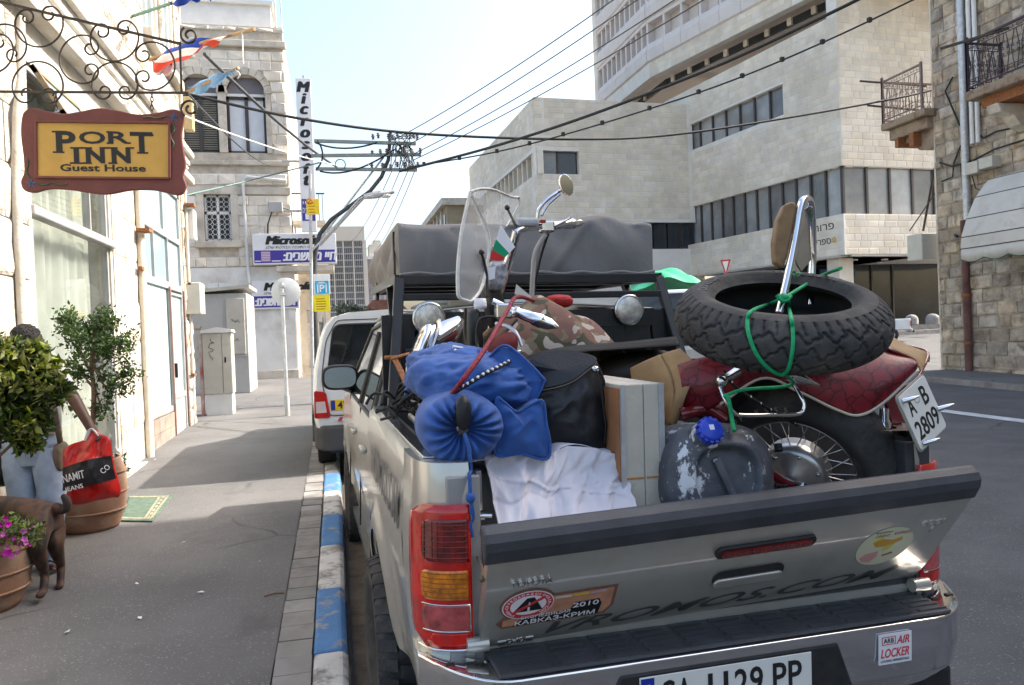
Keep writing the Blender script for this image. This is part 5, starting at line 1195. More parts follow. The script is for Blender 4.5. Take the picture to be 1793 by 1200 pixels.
gtext('2010', sx+.083, sy-.006, .075, .019, m_inkw, bold=.01, z=.0168, ext=.0003, nm='sticker_lettering')
gtext('ЕКСПЕДИЦИЯ', sx-.03, sy-.027, .14, .014, m_inkw, z=.0168, ext=.0003, nm='sticker_lettering')
gtext('КАВКАЗ-КРИМ', sx, sy-.046, .23, .018, m_inkw, bold=.012, z=.0168, ext=.0003, nm='sticker_lettering')
for k, ma in enumerate((mat('sticker cream', (.6, .58, .5), .5, v=0), mat('sticker yellow', (.6, .5, .03), .5, v=0), mat('sticker lilac', (.45, .35, .45), .5, v=0))):
    trk.part('sticker_stripe', MB().box(.0+k*.05, .046+k*.05, .034, .041, 0, .0006, onG(sx-.01, sy, .0160)), ma, parent=tg)
# round map sticker
disc(.516, .197, .098, .082, mat('sticker pale', (.6, .6, .42), .45, v=.05), .0145, 'map_sticker')
def blob(ptl, ma, z=.0153): trk.part('map_patch', MB().prism(ptl, .0005, onG(.516, .197, z)), ma, parent=tg)
blob([(-.05, .022), (-.02, .035), (.02, .025), (.05, .035), (.055, .02), (.03, .008), (-.0, .0), (-.035, .002)], mat('map orange', (.6, .3, .04), .5, v=0))
blob([(-.055, .026), (-.03, .044), (-.015, .036), (-.035, .028)], mat('map yellow', (.6, .55, .05), .5, v=0)); blob([(.0, -.004), (.035, .01), (.02, -.018), (-.005, -.02)], mat('map yellow'))
blob([(-.075, -.04), (-.06, -.025), (-.015, -.018), (-.01, -.04), (-.03, -.066), (-.06, -.058)], mat('map pink', (.62, .3, .28), .5, v=0)); blob([(.005, -.04), (.04, -.03), (.045, -.038), (.01, -.046)], mat('map brown', (.3, .06, .04), .5, v=0))
gtext('Expedition', .49, .261, .06, .009, m_ink, z=.0153, ext=.0003, nm='sticker_lettering'); gtext('ORIENT', .49, .246, .05, .011, mat('map brown'), z=.0153, ext=.0003, nm='sticker_lettering'); gtext('EXPRESS', .56, .25, .06, .012, mat('map brown'), z=.0153, ext=.0003, nm='sticker_lettering')
trk.part('gate_cable', MB().tube([V((-.715, .1, 1.075)), V((-.722, .0, 1.06)), FG @ V((-.73, .26, -.02))], .006, 6), mat('steel wire', (.25, .2, .16), .5, m=.5, v=.2)); [trk.part('gate_hinge', MB().tube([V((q_-.03, .06, .84)), V((q_+.03, .06, .84))], .022, 10), m_sil) for q_ in (-.73, .73)]
trk.part('latch', MB().box(-.712, -.69, .1, .13, 1.17, 1.19).box(-.715, -.70, .085, .12, 1.2, 1.31), m_chd); trk.part('latch_pin', MB().tube([V((-.71, .09, 1.185)), V((-.675, .075, 1.185))], .007, 8), m_chr)
# side lettering on the bed
sdl = text_mesh('decal_lettering', 'VROMOS.COM', mat('grey decal', (.1, .1, .1), .4, v=0), ext=.0004, shear=.25, bold=.01, width=1.05, height=.15, mx=frame((-.892, .98, 1.14), (0, -1, 0), (0, 0, 1)))
trk.part('decal_lettering', sdl, None)

# roll frame with spotlights
rk = Thing('roof_rack', 'black tubular steel rack standing in the pickup bed behind the cab', 'rack', (0, 1.8, 1.33), TF)
for s_ in (-1, 1):
    rk.part('upright', MB().bar((s_*.775, 1.62, 1.33), (s_*.70, 1.84, 1.96), .05, .04, (0, 1, 0)), m_blk, bevel=.006)
    rk.part('brace', MB().bar((s_*.72, 1.74, 1.34), (s_*.70, 2.3, 1.95), .035), m_blk)
    rk.part('side_rail', MB().bar((s_*.70, 1.84, 1.96), (s_*.70, 3.2, 1.97), .045), m_blk)
    rk.part('foot', MB().box(s_*.8-.06, s_*.8+.06, 1.56, 1.7, 1.336, 1.35), m_blk)
for z, y, h_ in ((1.955, 1.84, .05), (1.868, 1.81, .035), (1.60, 1.725, .03)): rk.part('cross_bar', MB().bar((-.70, y, z), (.70, y, z), .04, h_), m_blk, bevel=.005)
for y in (2.3, 2.75, 3.2): rk.part('cross_bar', MB().bar((-.70, y, 1.965), (.70, y, 1.965), .035), m_blk)
m_lens = mat('ribbed lamp glass', (.6, .58, .52), .12, m=.5, v=.25, s=20, b=.4, bs=120)
for px, py, lab in ((751, 558, 'left round spotlight under the rack, partly behind the chrome lamp'), (1101, 543, 'right round spotlight under the rack behind the camouflage bag')):
    c = Ty(px, py, 1.76); t = Thing('spotlight', lab, 'spotlight', c, TF, group='round spotlights on the rack')
    f = frame(c, (1, 0, 0), (0, 0, 1), (0, -1, 0)) @ M.Scale(.87, 4)
    t.part('housing', MB().lathe([(.0, -.09), (.04, -.085), (.085, -.03), (.092, 0), (.088, .008)], 28, f), m_blk); t.part('rim', MB().lathe([(.084, .0), (.094, .0), (.094, .014), (.084, .014)], 28, f), m_chd)
    t.part('lens', MB().lathe([(.085, .008), (.06, .018), (.03, .023), (0, .024)], 28, f), m_lens)
    ribs = MB()
    for k in range(-7, 8): xx = k*.0115; hh = math.sqrt(max(.0005, .083**2-xx*xx)); ribs.tube([f @ V((xx, hh*(j/4-1), .01+.015*(1-((xx/.085)**2+(hh*(j/4-1)/.085)**2)))) for j in range(9)], .0016, 4)
    t.part('lens_flute', ribs, m_lens, kind='stuff'); t.part('bracket', MB().box(-.012, .012, -.13, -.08, -.05, -.03, f), m_blk)
# folded roof tent
tn = Thing('roof_tent', 'folded rooftop tent under a baggy grey canvas cover on the rack', 'roof tent', (0, 2.6, 1.98), TF)
m_can = mat('grey canvas', (.2, .195, .192), .9, v=.08, s=2.5, b=.15, bs=40, sheen=.1)
W2 = .692
def top(x, y): return 2.255+.035*math.exp(-((x-.40)/.16)**2)+.012*math.sin(x*5+.6)+.02*(y-1.9)*math.sin(x*3)+.02*math.exp(-((x-.66)/.06)**2)+.012*math.sin(y*5+x*4)*(y-1.885)
YT = [1.885]*12+[1.8885, 1.9, 1.925]+[1.97+k*.0605 for k in range(23)]
def tpath(x, k):
    e = 1-min(1, abs(x)/W2)**10
    if k < 12:
        v = k/11; zt = top(x, 1.9)-.03; z = 1.99+(zt-1.99)*v
        fold = .012*math.sin(x*16+z*6)*math.sin(math.pi*v)+.014*math.exp(-((x+.9*z-1.62+.03*math.sin(z*40))/.02)**2)+.014*math.exp(-((x-.8*z+1.5)/.022)**2)+.012*math.exp(-((x+.3*z-.95)/.018)**2)+.014*math.exp(-((x+.15*z+.22)/.016)**2)+.009*math.sin(x*37+z*23)*v*v+.014*math.sin(x*6+z*13+2)*v
        return V((x, 1.885-(.02*math.sin(math.pi*v)+fold)*e, z))
    y = YT[k]; dz = (.02, .007, .001)[k-12] if k < 15 else 0
    return V((x, y, top(x, y)-dz+.006*math.sin(y*22+x*9)*e))
rear = MB(); NK = len(YT)-1
rear.grid(lambda u, v: tpath(-W2+2*W2*u, round(v*NK)), 60, NK)
for s_ in (-1, 1):
    def sidef(u, v, s_=s_):
        k = 11+round(u*(NK-11)); q = tpath(s_*W2, k); w = 1-v; b = math.sin(math.pi*v)
        return V((s_*(W2+(.016+.02*math.sin(q.y*9+v*6)+.012*math.sin(q.y*23+v*3))*b*min(1, (q.y-1.885)*8)), q.y, 1.99-.05*min(1, (q.y-1.885)*1.2)+(q.z-1.99+.05*min(1, (q.y-1.885)*1.2))*v))
    rear.grid(sidef, NK-11, 12)
tn.part('cover', rear, m_can, weld=True); tn.part('base_board', MB().box(-.66, .66, 1.93, 3.26, 1.965, 1.992), m_blk)
hem = MB().tube([V((x*W2, 1.868, 1.987+.006*math.sin(x*20))) for x in [-1+i/15 for i in range(31)]], .009, 6); tn.part('hem', hem, m_can)
tn.part('zip', MB().tube([V((-W2-.02, 1.93+.012*math.sin(z*30), z)) for z in [1.99+i*.024 for i in range(10)]], .006, 5), m_blk); tn.part('strap', MB().bar((-W2-.02, 2.9, 1.9), (-W2-.01, 2.95, 2.02), .02, .006), m_blk)
# ================================================================== the load in the truck bed (truck frame)
def cr(pts, n=6, closed=False):
    ps = [V(p) for p in pts]; k = len(ps); out = []
    for i in range(k if closed else k-1):
        g = (lambda j: ps[j % k]) if closed else (lambda j: ps[max(0, min(k-1, j))])
        p0, p1, p2, p3 = g(i-1), g(i), g(i+1), g(i+2)
        for j in range(n):
            t = j/n; out.append(.5*((2*p1)+(p2-p0)*t+(2*p0-5*p1+4*p2-p3)*t*t+(3*p1-p0-3*p2+p3)*t**3))
    if not closed: out.append(ps[-1])
    return out
def TP(l, n=6, closed=False): return cr([Ty(*p) for p in l], n, closed)
def bag(c, ax, ay, az, e=.6, e2=.6, nu=48, nv=28, wr=0, seed=0, fr=9):
    """superellipsoid bag: centre, three half-axis vectors, squareness, wrinkle depth"""
    c, ax, ay, az = V(c), V(ax), V(ay), V(az); r = random.Random(seed); ph = [r.uniform(0, 6) for _ in range(6)]
    sp = lambda t, k: abs(t)**k*(1 if t >= 0 else -1)
    def fn(u, v):
        a = 2*math.pi*u; b = math.pi*(v-.5)
        x, y, z = sp(math.cos(b), e)*sp(math.cos(a), e2), sp(math.cos(b), e)*sp(math.sin(a), e2), sp(math.sin(b), e)
        p = ax*x+ay*y+az*z
        if wr:
            w3 = V((x+ph[0], y+ph[1], z+ph[2])); q = 1.2*NZ.noise(w3*fr*.16)+1.5*(.35-abs(NZ.noise(w3*fr*.3)))+.5*NZ.noise(w3*fr*.9)
            p *= 1+wr*q
        return c+p
    return MB().grid(fn, nu, nv, cu=True)
m_blue = mat('blue nylon', (.02, .085, .31), .75, v=.16, s=9, b=.35, bs=220, sheen=.1, dirt=((.02, .045, .13), .33, 8))
m_lea = mat('black leather', (.012, .013, .016), .42, v=.2, s=9, b=.3, bs=140)
m_cord = mat('black cord', (.012, .012, .012), .7, v=.2)
m_gcord = mat('green cord', (.005, .32, .12), .6, v=.15, s=60)
m_tan = mat('tan leather', (.33, .21, .1), .6, v=.12, s=10, b=.25, bs=120)
m_cloth = mat('white cotton', (.6, .58, .62), .9, v=.04, s=5, b=.2, bs=200, sheen=.2, dirt=((.5, .48, .52), .3, 7))
def voro_mat(name, c0, c1, scale, w_, r=.5, coat=0):
    ma = mat(name, c0, r, v=.15, s=20, coat=coat); nt = ma.node_tree; N = nt.nodes; L = nt.links; p = N['Principled BSDF']
    old = p.inputs['Base Color'].links[0].from_socket
    ge = N.new('ShaderNodeNewGeometry'); no = N.new('ShaderNodeTexNoise'); no.inputs['Scale'].default_value = scale*.8
    mxv = N.new('ShaderNodeMix'); mxv.data_type = 'VECTOR'; mxv.inputs[0].default_value = .06
    L.new(ge.outputs['Position'], no.inputs['Vector']); L.new(ge.outputs['Position'], mxv.inputs[4]); L.new(no.outputs['Color'], mxv.inputs[5])
    vo = N.new('ShaderNodeTexVoronoi'); vo.feature = 'DISTANCE_TO_EDGE'; vo.inputs['Scale'].default_value = scale; L.new(mxv.outputs[1], vo.inputs['Vector'])
    mr = N.new('ShaderNodeMapRange'); mr.inputs[1].default_value = 0; mr.inputs[2].default_value = w_; L.new(vo.outputs['Distance'], mr.inputs[0])
    mi = N.new('ShaderNodeMix'); mi.data_type = 'RGBA'; L.new(mr.outputs[0], mi.inputs[0]); mi.inputs[6].default_value = (*c1, 1); L.new(old, mi.inputs[7]); L.new(mi.outputs[2], p.inputs['Base Color'])
    return ma
m_snake = voro_mat('red snakeskin vinyl', (.19, .01, .018), (.045, .003, .006), 21, .085, .42, .15)
def camo_mat():
    ma = mat('camouflage cloth', (.19, .1, .075), .85, v=.08, s=30, b=.2, bs=90); nt = ma.node_tree; N = nt.nodes; L = nt.links; p = N['Principled BSDF']
    ge = N.new('ShaderNodeNewGeometry'); prev = p.inputs['Base Color'].links[0].from_socket
    for k, (col, sc_, th) in enumerate((((.2, .17, .11), 9, .53), ((.07, .07, .04), 11, .56), ((.42, .37, .32), 12, .585))):
        mp = N.new('ShaderNodeMapping'); mp.inputs['Location'].default_value = (k*3.7, k*1.9, k*5.1); L.new(ge.outputs['Position'], mp.inputs['Vector'])
        no = N.new('ShaderNodeTexNoise'); no.inputs['Scale'].default_value = sc_; no.inputs['Detail'].default_value = 1.5; L.new(mp.outputs[0], no.inputs['Vector'])
        gt = N.new('ShaderNodeMath'); gt.operation = 'GREATER_THAN'; gt.inputs[1].default_value = th; L.new(no.outputs['Fac'], gt.inputs[0])
        mi = N.new('ShaderNodeMix'); mi.data_type = 'RGBA'; L.new(gt.outputs[0], mi.inputs[0]); L.new(prev, mi.inputs[6]); mi.inputs[7].default_value = (*col, 1); prev = mi.outputs[2]
    L.new(prev, p.inputs['Base Color']); return ma
m_camo = camo_mat()

# ---- grey chest that carries the bags
single('storage_chest', MB().box(-.70, -.18, .27, .95, .862, 1.27), mat('grey plastic chest', (.2, .2, .21), .6, v=.08), 'low grey plastic chest under the blue bags at the bed corner', 'chest', TF, bevel=.02)
single('tool_crate', MB().box(-.15, .35, .75, 1.4, .862, 1.3), mat('dark crate', (.05, .05, .055), .7, v=.1), 'dark crate buried in the middle of the load under the camouflage bag', 'crate', TF, bevel=.02)

# ---- blue bags
f0 = Ty(808, 750, .18)
rb_ = Thing('drawstring_bag', 'blue nylon roll bag with gathered drawstring end facing the tailgate', 'bag', f0-V((0, -.2, .12)), TF)
axb = V((.1, 1, .05)).normalized(); fb_ = frame(f0, (1, -.1, 0), (0, 0, 1)); RB = .122
def draw(u, v):
    a = 2*math.pi*u
    if v < .5:      # front pleated disc
        k = v/.5; rr = RB*(.12+.88*k)*(1+.04*math.sin(a*3+1)); pl = .016*(1-abs(2*k-1)**2)*math.sin(a*17+2*math.sin(a*3)+k*2); bul = .07*math.sin(math.pi*k*.72+.2)
        return fb_ @ V((rr*math.cos(a)*1.0, rr*math.sin(a)*.86, .02+bul*.8-.05*k**3+pl-.02*(1-k)))
    k = (v-.5)/.5; rr = RB*(1+.05*math.sin(math.pi*k)+.02*math.sin(a*5+k*7))*(1-.25*k**4)
    return fb_ @ V((rr*math.cos(a), rr*math.sin(a)*.86, -.02-.36*k))
rb_.part('body', MB().grid(draw, 102, 30, cu=True), m_blue)
rb_.part('gather_opening', MB().ball(fb_ @ V((-.0, .05, .062)), .026, .02, .05, 12), m_lea); rb_.part('toggle', MB().ball(fb_ @ V((0, -.004, .055)), .017, .014, .014, 10), m_black)
rb_.part('drawcord', MB().tube([fb_ @ V(p) for p in ((0, 0, .06), (.012, -.05, .085), (.016, -.11, .07))]+TP([(822, 830, .06), (824, 870, .05), (826, 900, .055)], 4), .006, 6), m_blue, label='bright blue cord hanging down to the tailgate latch')
rb_.part('knot', MB().ball(Ty(824, 872, .05), .014, .012, .016, 8).tube(TP([(824, 872, .05), (829, 905, .055), (824, 920, .06), (828, 940, .065)], 4), .005, 5), m_blue)
c = Ty(915, 752, .2)
sb2 = Thing('small_blue_bag', 'small square-ended blue bag right of the drawstring bag', 'bag', c-V((0, 0, .09)), TF)
fb2 = frame(c, (1, -.05, -.1), (.1, 0, 1))
sq = [(-.075, -.078), (0, -.072), (.078, -.085), (.086, -.04), (.07, .02), (.055, .085), (.02, .075), (-.02, .05), (-.06, .075), (-.085, .085), (-.08, .0)]
def pillow(t, f, outline, depth, bulge, name='body', ma=m_blue, back=.8, pipe=True):
    o2 = cr([V((x, y, 0)) for x, y in outline], 5, True); n = len(o2); cx = sum(p.x for p in o2)/n; cy = sum(p.y for p in o2)/n
    def fn(u, v):
        p = o2[round(u*n) % n]; 
        if v < .5: k = v/.5; return f @ V((cx+(p.x-cx)*k, cy+(p.y-cy)*k, bulge*(1-k**2.2)+.03*NZ.noise(V((p.x*k*14, p.y*k*14, n)))*k*(1-k)*2+.02*(.25-abs(NZ.noise(V((p.x*k*20, p.y*k*20, n+5)))))*(1-k**4)))
        k = (v-.5)/.5; sc_ = 1+.09*math.sin(math.pi*min(1, k*1.2))-(1-back)*k; return f @ V((cx+(p.x-cx)*sc_, cy+(p.y-cy)*sc_, -depth*k+.008*math.sin(u*25+k*8)))
    t.part(name, MB().grid(fn, n, 24, cu=True), ma)
    if pipe: t.part('piping', MB().tube([f @ V((p.x*1.01, p.y*1.01, .002)) for p in o2], .0045, 6, closed=True), ma)
pillow(sb2, fb2, sq, .3, .02)
c = Ty(880, 672, .3)
ub = Thing('large_blue_bag', 'large blue nylon bag lying on top with a diamond-shaped end', 'bag', c-V((.1, -.2, .12)), TF)
fb3 = frame(c, (1, -.35, -.02), (0, .05, 1))
dm = [(-.12, -.03), (-.02, -.105), (.03, -.105), (.09, -.06), (.125, .0), (.12, .02), (.05, .09), (.0, .115), (-.06, .06), (-.11, .02)]
pillow(ub, fb3, dm, .2, .018)
ub.part('middle', bag(Ty(822, 668, .42), V((.17, .02, .0)), V((-.05, .2, .02)), V((0, -.02, .088)), .8, .8, wr=.11, seed=4, fr=8, nu=84, nv=48), m_blue); ub.part('far_end', bag(Ty(788, 652, .6), V((.12, .02, .02)), V((-.05, .2, .02)), V((0, -.02, .085)), .8, .8, wr=.13, seed=7, fr=8, nu=84, nv=48), m_blue)
ub.part('clip', MB().tube(TP([(793, 607, .5), (812, 611, .5), (808, 617, .48), (795, 613, .48)], 4), .005, 5), m_sgw)

# ---- cords
single('braided_cord', MB().tube(TP([(934, 527, .98), (905, 520, .75), (888, 545, .6), (850, 610, .27), (818, 655, .15), (798, 682, .17), (782, 698, .27), (765, 712, .42)], 8), .0078, 8), mat('red braided cord', (.22, .015, .03), .7, v=.5, s=120), 'dark red braided cord running from the handlebar down over the blue bags', 'cord', TF)
bw = Thing('checkered_cord', 'black and white checkered elastic cord across the large blue bag', 'cord', Ty(850, 650, .25), TF)
cp = TP([(902, 628, .4), (880, 640, .2), (850, 655, .15), (815, 676, .15), (792, 690, .2), (770, 705, .35), (738, 760, .5)], 8)
bw.part('core', MB().tube(cp, .006, 6), m_cord)
for i in range(3, len(cp)-1, 2): bw.part('white_fleck', MB().ball(cp[i]-V((0, .002, -.003)), .0052, n=6), m_sgw)

# ---- white cloth
def curve_eval(ps, t):
    k = t*(len(ps)-1); i = min(len(ps)-2, int(k)); f = k-i; return ps[i].lerp(ps[i+1], f)
up_c = TP([(845, 795, .255), (880, 792, .25), (925, 797, .24), (960, 798, .24), (985, 783, .25), (1030, 782, .26), (1065, 791, .25), (1094, 803, .22)], 6)
md_c = TP([(852, 840, .2), (880, 850, .19), (925, 850, .17), (960, 858, .19), (990, 850, .2), (1030, 850, .2), (1065, 850, .18), (1102, 850, .17)], 6)
lo_c = TP([(874, 937, .05), (896, 938, .045), (930, 931, .045), (965, 922, .05), (1000, 905, .07), (1037, 898, .06), (1062, 912, .04), (1113, 908, .03)], 6)
def clothf(u, v):
    a, b, c_ = curve_eval(up_c, u), curve_eval(md_c, u), curve_eval(lo_c, u)
    p = a*(1-v)**2+(2*b-(a+c_)*.5)*2*v*(1-v)+c_*v*v
    fo = .02*math.sin(u*30+v*3.5)*(.25+v)+.012*math.exp(-((u-.18-.16*v)/.02)**2)+.014*math.exp(-((u-.42+.12*v)/.022)**2)+.012*math.exp(-((u-.72-.1*v)/.02)**2)+.012*math.sin(u*17-v*6+1)*v+.009*math.sin(v*14+u*9)+.01*math.sin(u*52+v*2)*v*v+.006*math.sin(u*71+v*23)*math.sin(v*9+u*5)+.012*math.exp(-((v-.35-.3*u)/.03)**2)-.01*math.exp(-((v-.75+.35*u)/.03)**2)
    w3 = V((u*6.5, v*1.3, .5)); fo = fo*.8+.055*(.22-abs(NZ.noise(w3)))*(.35+.65*v)+.008*(.25-abs(NZ.noise(w3*2.6+V((3, 1, 2)))))
    return p+V((.012*NZ.noise(w3*1.5), -fo-.012, .006*math.sin(u*23+1)*v))
cl = MB().grid(clothf, 120, 60)
cl.grid(lambda u, v: curve_eval(up_c, u)+V((.0, .16*v, -.01*v+.012*math.sin(u*22+v*5)*(.4+v)-.0)), 80, 10)
single('white_cloth', cl, m_cloth, 'crumpled white cotton cloth draped over the chest behind the tailgate', 'cloth', TF, weld=True, solid=.003)

# ---- black leather saddlebag
sd_ = Thing('saddlebag', 'bulky black leather saddlebag with a curved flap right of the blue bags', 'saddlebag', Ty(985, 795, .4), TF)
c = Ty(980, 715, .33); fsd = frame(c, (1, -.25, -.12), (.12, 0, 1))
so = [(-.14, -.135), (-.02, -.15), (.13, -.145), (.165, -.11), (.16, -.0), (.13, .1), (.085, .165), (.0, .175), (-.09, .15), (-.14, .08), (-.15, -.05)]
pillow(sd_, fsd, so, .2, .055, ma=m_lea)
fl2 = [(-.145, .075), (-.13, .055), (-.06, .062), (.02, .09), (.075, .135), (.10, .16), (.085, .175), (.0, .185), (-.09, .16), (-.14, .1)]
flp = cr([V((x, y, 0)) for x, y in fl2], 4, True)
sd_.part('flap', MB().add([fsd @ V((p.x, p.y, .055*(1-(max(abs(p.x)/.16, abs(p.y)/.18))**2.2)+.012)) for p in flp]+[fsd @ V((-.02, .12, .048))], [(i, (i+1) % len(flp), len(flp)) for i in range(len(flp))]), m_lea, solid=.006)
sd_.part('stitching', MB().tube([fsd @ V((p.x*1.0, p.y-.006, .055*(1-(max(abs(p.x)/.16, abs(p.y)/.18))**2.2)+.014)) for p in flp[3:22]], .0025, 5), mat('grey thread', (.12, .1, .08), .8, v=0))
sd_.part('buckle', MB().ball(fsd @ V((.095, .135, .05)), .014, .014, .01, 8), m_chd); sd_.part('side_strap', MB().tube([fsd @ V(p) for p in ((.1, .13, .045), (.125, .06, .04), (.148, -.04, .03), (.15, -.1, .02))], .008, 6, flat=.4), m_lea)

# ---- two folded wooden boards
for i, (px0, px1, nm, lab) in enumerate(((1068, 1129, 'left', 'left of two tall worn grey wooden boards, with an orange brown side'), (1131, 1160, 'right', 'right one of two tall worn grey wooden boards beside the jerry can'))):
    a = Ty(1092 if i == 0 else 1132, 900, .17); b = Ty(1127 if i == 0 else 1160, 680, .17)
    t = Thing('wooden_board', lab, 'board', a, TF, group='two wooden boards standing side by side')
    m_wd = mat('worn grey white paint', (.5, .465, .39), .8, v=.08, s=4, b=.3, bs=70, dirt=((.2, .16, .11), .3, 14, .05))
    x0, x1 = a.x, b.x-.002; zt = Ty(1110, 673, .17).z
    t.part('edge_board', MB().box(x0, x1, .17, .62, .865, zt), m_wd, bevel=.004)
    t.part('edge_strip', MB().box(x0-.003, x0+.010, .163, .17, .9, zt), m_galv) if i == 0 else t.part('edge_strip', MB().box(x1-.014, x1+.003, .163, .17, .9, zt), m_galv)
    if i == 0: t.part('side_panel', MB().box(x0-.004, x0-.0005, .18, .62, .87, zt-.012), mat('orange brown hardboard', (.36, .16, .07), .7, v=.1, s=8))
    t.part('stain', MB().box(x0+.004, x1-.004, .1685, .1699, zt-.29, zt-.284), mat('rust stain', (.4, .18, .06), .8, v=.2))

# ---- jerry can with a blue cap
c = Ty(1260, 832, .1)
jc = Thing('jerry_can', 'round-shouldered grey jerry can with worn white patches and a blue screw cap', 'jerry can', c-V((0, 0, .17)), TF)
m_can2 = mat('worn grey can', (.075, .08, .095), .5, v=.2, s=14)
def wear():
    nt = m_can2.node_tree; N = nt.nodes; L = nt.links; p = N['Principled BSDF']; old = p.inputs['Base Color'].links[0].from_socket; ge = N.new('ShaderNodeNewGeometry')
    for sc_, th, sd_3 in (((14, 14, 7), .575, 0), ((60, 60, 22), .65, 7), ((5, 5, 4), .575, 3)):
        mp = N.new('ShaderNodeMapping'); mp.inputs['Scale'].default_value = sc_; mp.inputs['Location'].default_value = (sd_3, 0, 0); L.new(ge.outputs['Position'], mp.inputs['Vector']); no = N.new('ShaderNodeTexNoise'); no.inputs['Scale'].default_value = 1; no.inputs['Detail'].default_value = 7; no.inputs['Roughness'].default_value = .7; L.new(mp.outputs[0], no.inputs['Vector'])
        mr = N.new('ShaderNodeMapRange'); mr.inputs[1].default_value = th; mr.inputs[2].default_value = th+.03; L.new(no.outputs['Fac'], mr.inputs[0]); mi = N.new('ShaderNodeMix'); mi.data_type = 'RGBA'; L.new(mr.outputs[0], mi.inputs[0]); L.new(old, mi.inputs[6]); mi.inputs[7].default_value = (.6, .61, .64, 1); old = mi.outputs[2]
    L.new(old, p.inputs['Base Color'])
wear()
fj = frame(c, (1, -.12, -.03), (.03, .12, 1)); 
RW, RH = .174, .155
def can(u, v):
    a = 2*math.pi*u; e = 3.1; ca, sa = math.cos(a), math.sin(a); sp = lambda t: abs(t)**(2/e)*(1 if t >= 0 else -1)
    w_ = RW*sp(ca)*(1-.12*max(0, sa)); h_ = RH*sp(sa)
    if v < .55:
        k = v/.55; kk = 1-(1-k)**1.0
        rng = .022*math.exp(-((k-.62)/.085)**2)-.016*(1 if k < .5 else max(0, 1-(k-.5)/.06))
        return fj @ V((w_*kk, h_*kk, .03+.02*(1-k**3)-.03*max(0, (k-.75)/.25)**2+rng))
    k = (v-.55)/.45; return fj @ V((w_*(1+.03*math.sin(math.pi*k)), h_*(1+.03*math.sin(math.pi*k)), 0-.26*k))
jc.part('body', MB().grid(can, 72, 44, cu=True), m_can2)
jc.part('grip_bar', MB().bar(fj @ V((-.028, .055, .045)), fj @ V((.032, -.085, .05)), .026, .016, fj.col[2].to_3d()), m_can2, bevel=.005)
cc = Ty(1240, 757, .06); fcap = frame(cc, (1, 0, 0), (0, .55, 1))
jc.part('neck', MB().lathe([(.045, -.06), (.04, -.015), (.034, 0)], 24, fcap), m_can2)
kn = MB().lathe([(0, .03), (.03, .03), (.036, .024), (.038, .0), (.034, -.002)], 28, fcap)
for k in range(14): a = k*math.pi/7; kn.box(.035, .0415, -.005, .005, .0, .022, fcap @ M.Rotation(a, 4, 'Z'))
cap_ = jc.part('screw_cap', kn, mat('blue plastic cap', (.02, .06, .5), .35, v=.06)); jc.part('cap_label', MB().box(-.009, .006, -.004, .012, .0302, .031, fcap), m_sgw, parent=cap_)

# ---- camouflage bag
cg = Thing('camouflage_bag', 'lumpy camouflage duffel bag piled behind the saddlebag', 'bag', Ty(980, 640, .95), TF)
def camof(u, v):
    xs_ = [-.27, .39]; x = -.27+.68*u; prof = math.sin(math.pi*min(1, max(0, (u*.97+.03))))**.55*(1-.42*max(0, u-.42)/.58)
    a = math.pi*v; y = 1.2-.25*math.cos(a); z = 1.50+(.33*prof)*math.sin(a)**.75+.012*math.sin(u*23+v*9)+.008*math.sin(u*11-v*17)
    return V((x+Ty(960, 560, 1.1).x-.02, y, z))
cg.part('body', MB().grid(camof, 56, 36), m_camo)
cg.part('red_lining', bag(Ty(880, 608, .8), V((.05, 0, .02)), V((0, .1, 0)), V((.0, 0, .05)), .8, .8), mat('dark red cloth', (.12, .012, .014), .8, v=.2))
cg.part('grommet', MB().lathe([(.006, 0), (.013, 0), (.013, .003), (.006, .003)], 14, frame(Ty(908, 619, .68), (1, 0, 0), (0, 0, 1), (0, -1, 0))), m_chd)
single('red_bundle', bag(Ty(978, 528, 1.35), V((.06, 0, .0)), V((0, .08, 0)), V((0, 0, .03)), .8, .8, wr=.05), mat('bright red cloth', (.4, .02, .02), .7, v=.15), 'scrap of bright red cloth behind the camouflage bag', 'cloth', TF)
# ---- dark cover sheet
e1 = TP([(905, 640, .64), (950, 618, .66), (1010, 606, .7), (1090, 600, .74), (1185, 590, .7)], 6); e2 = TP([(906, 652, .62), (955, 632, .6), (1010, 618, .62), (1090, 612, .68), (1190, 606, .64)], 6)
cs = MB().grid(lambda u, v: curve_eval(e1, u)*(1-v)+curve_eval(e2, u)*v, 40, 3); cs.grid(lambda u, v: curve_eval(e1, u)+V((.04*v, .5*v, .0-.12*v*v)), 40, 6)
single('dark_cover_sheet', cs, mat('dark cover', (.009, .008, .007), .8, v=.2, s=6), 'stiff dark cover sheet with a curved edge above the saddlebag', 'cover', TF, solid=.004)
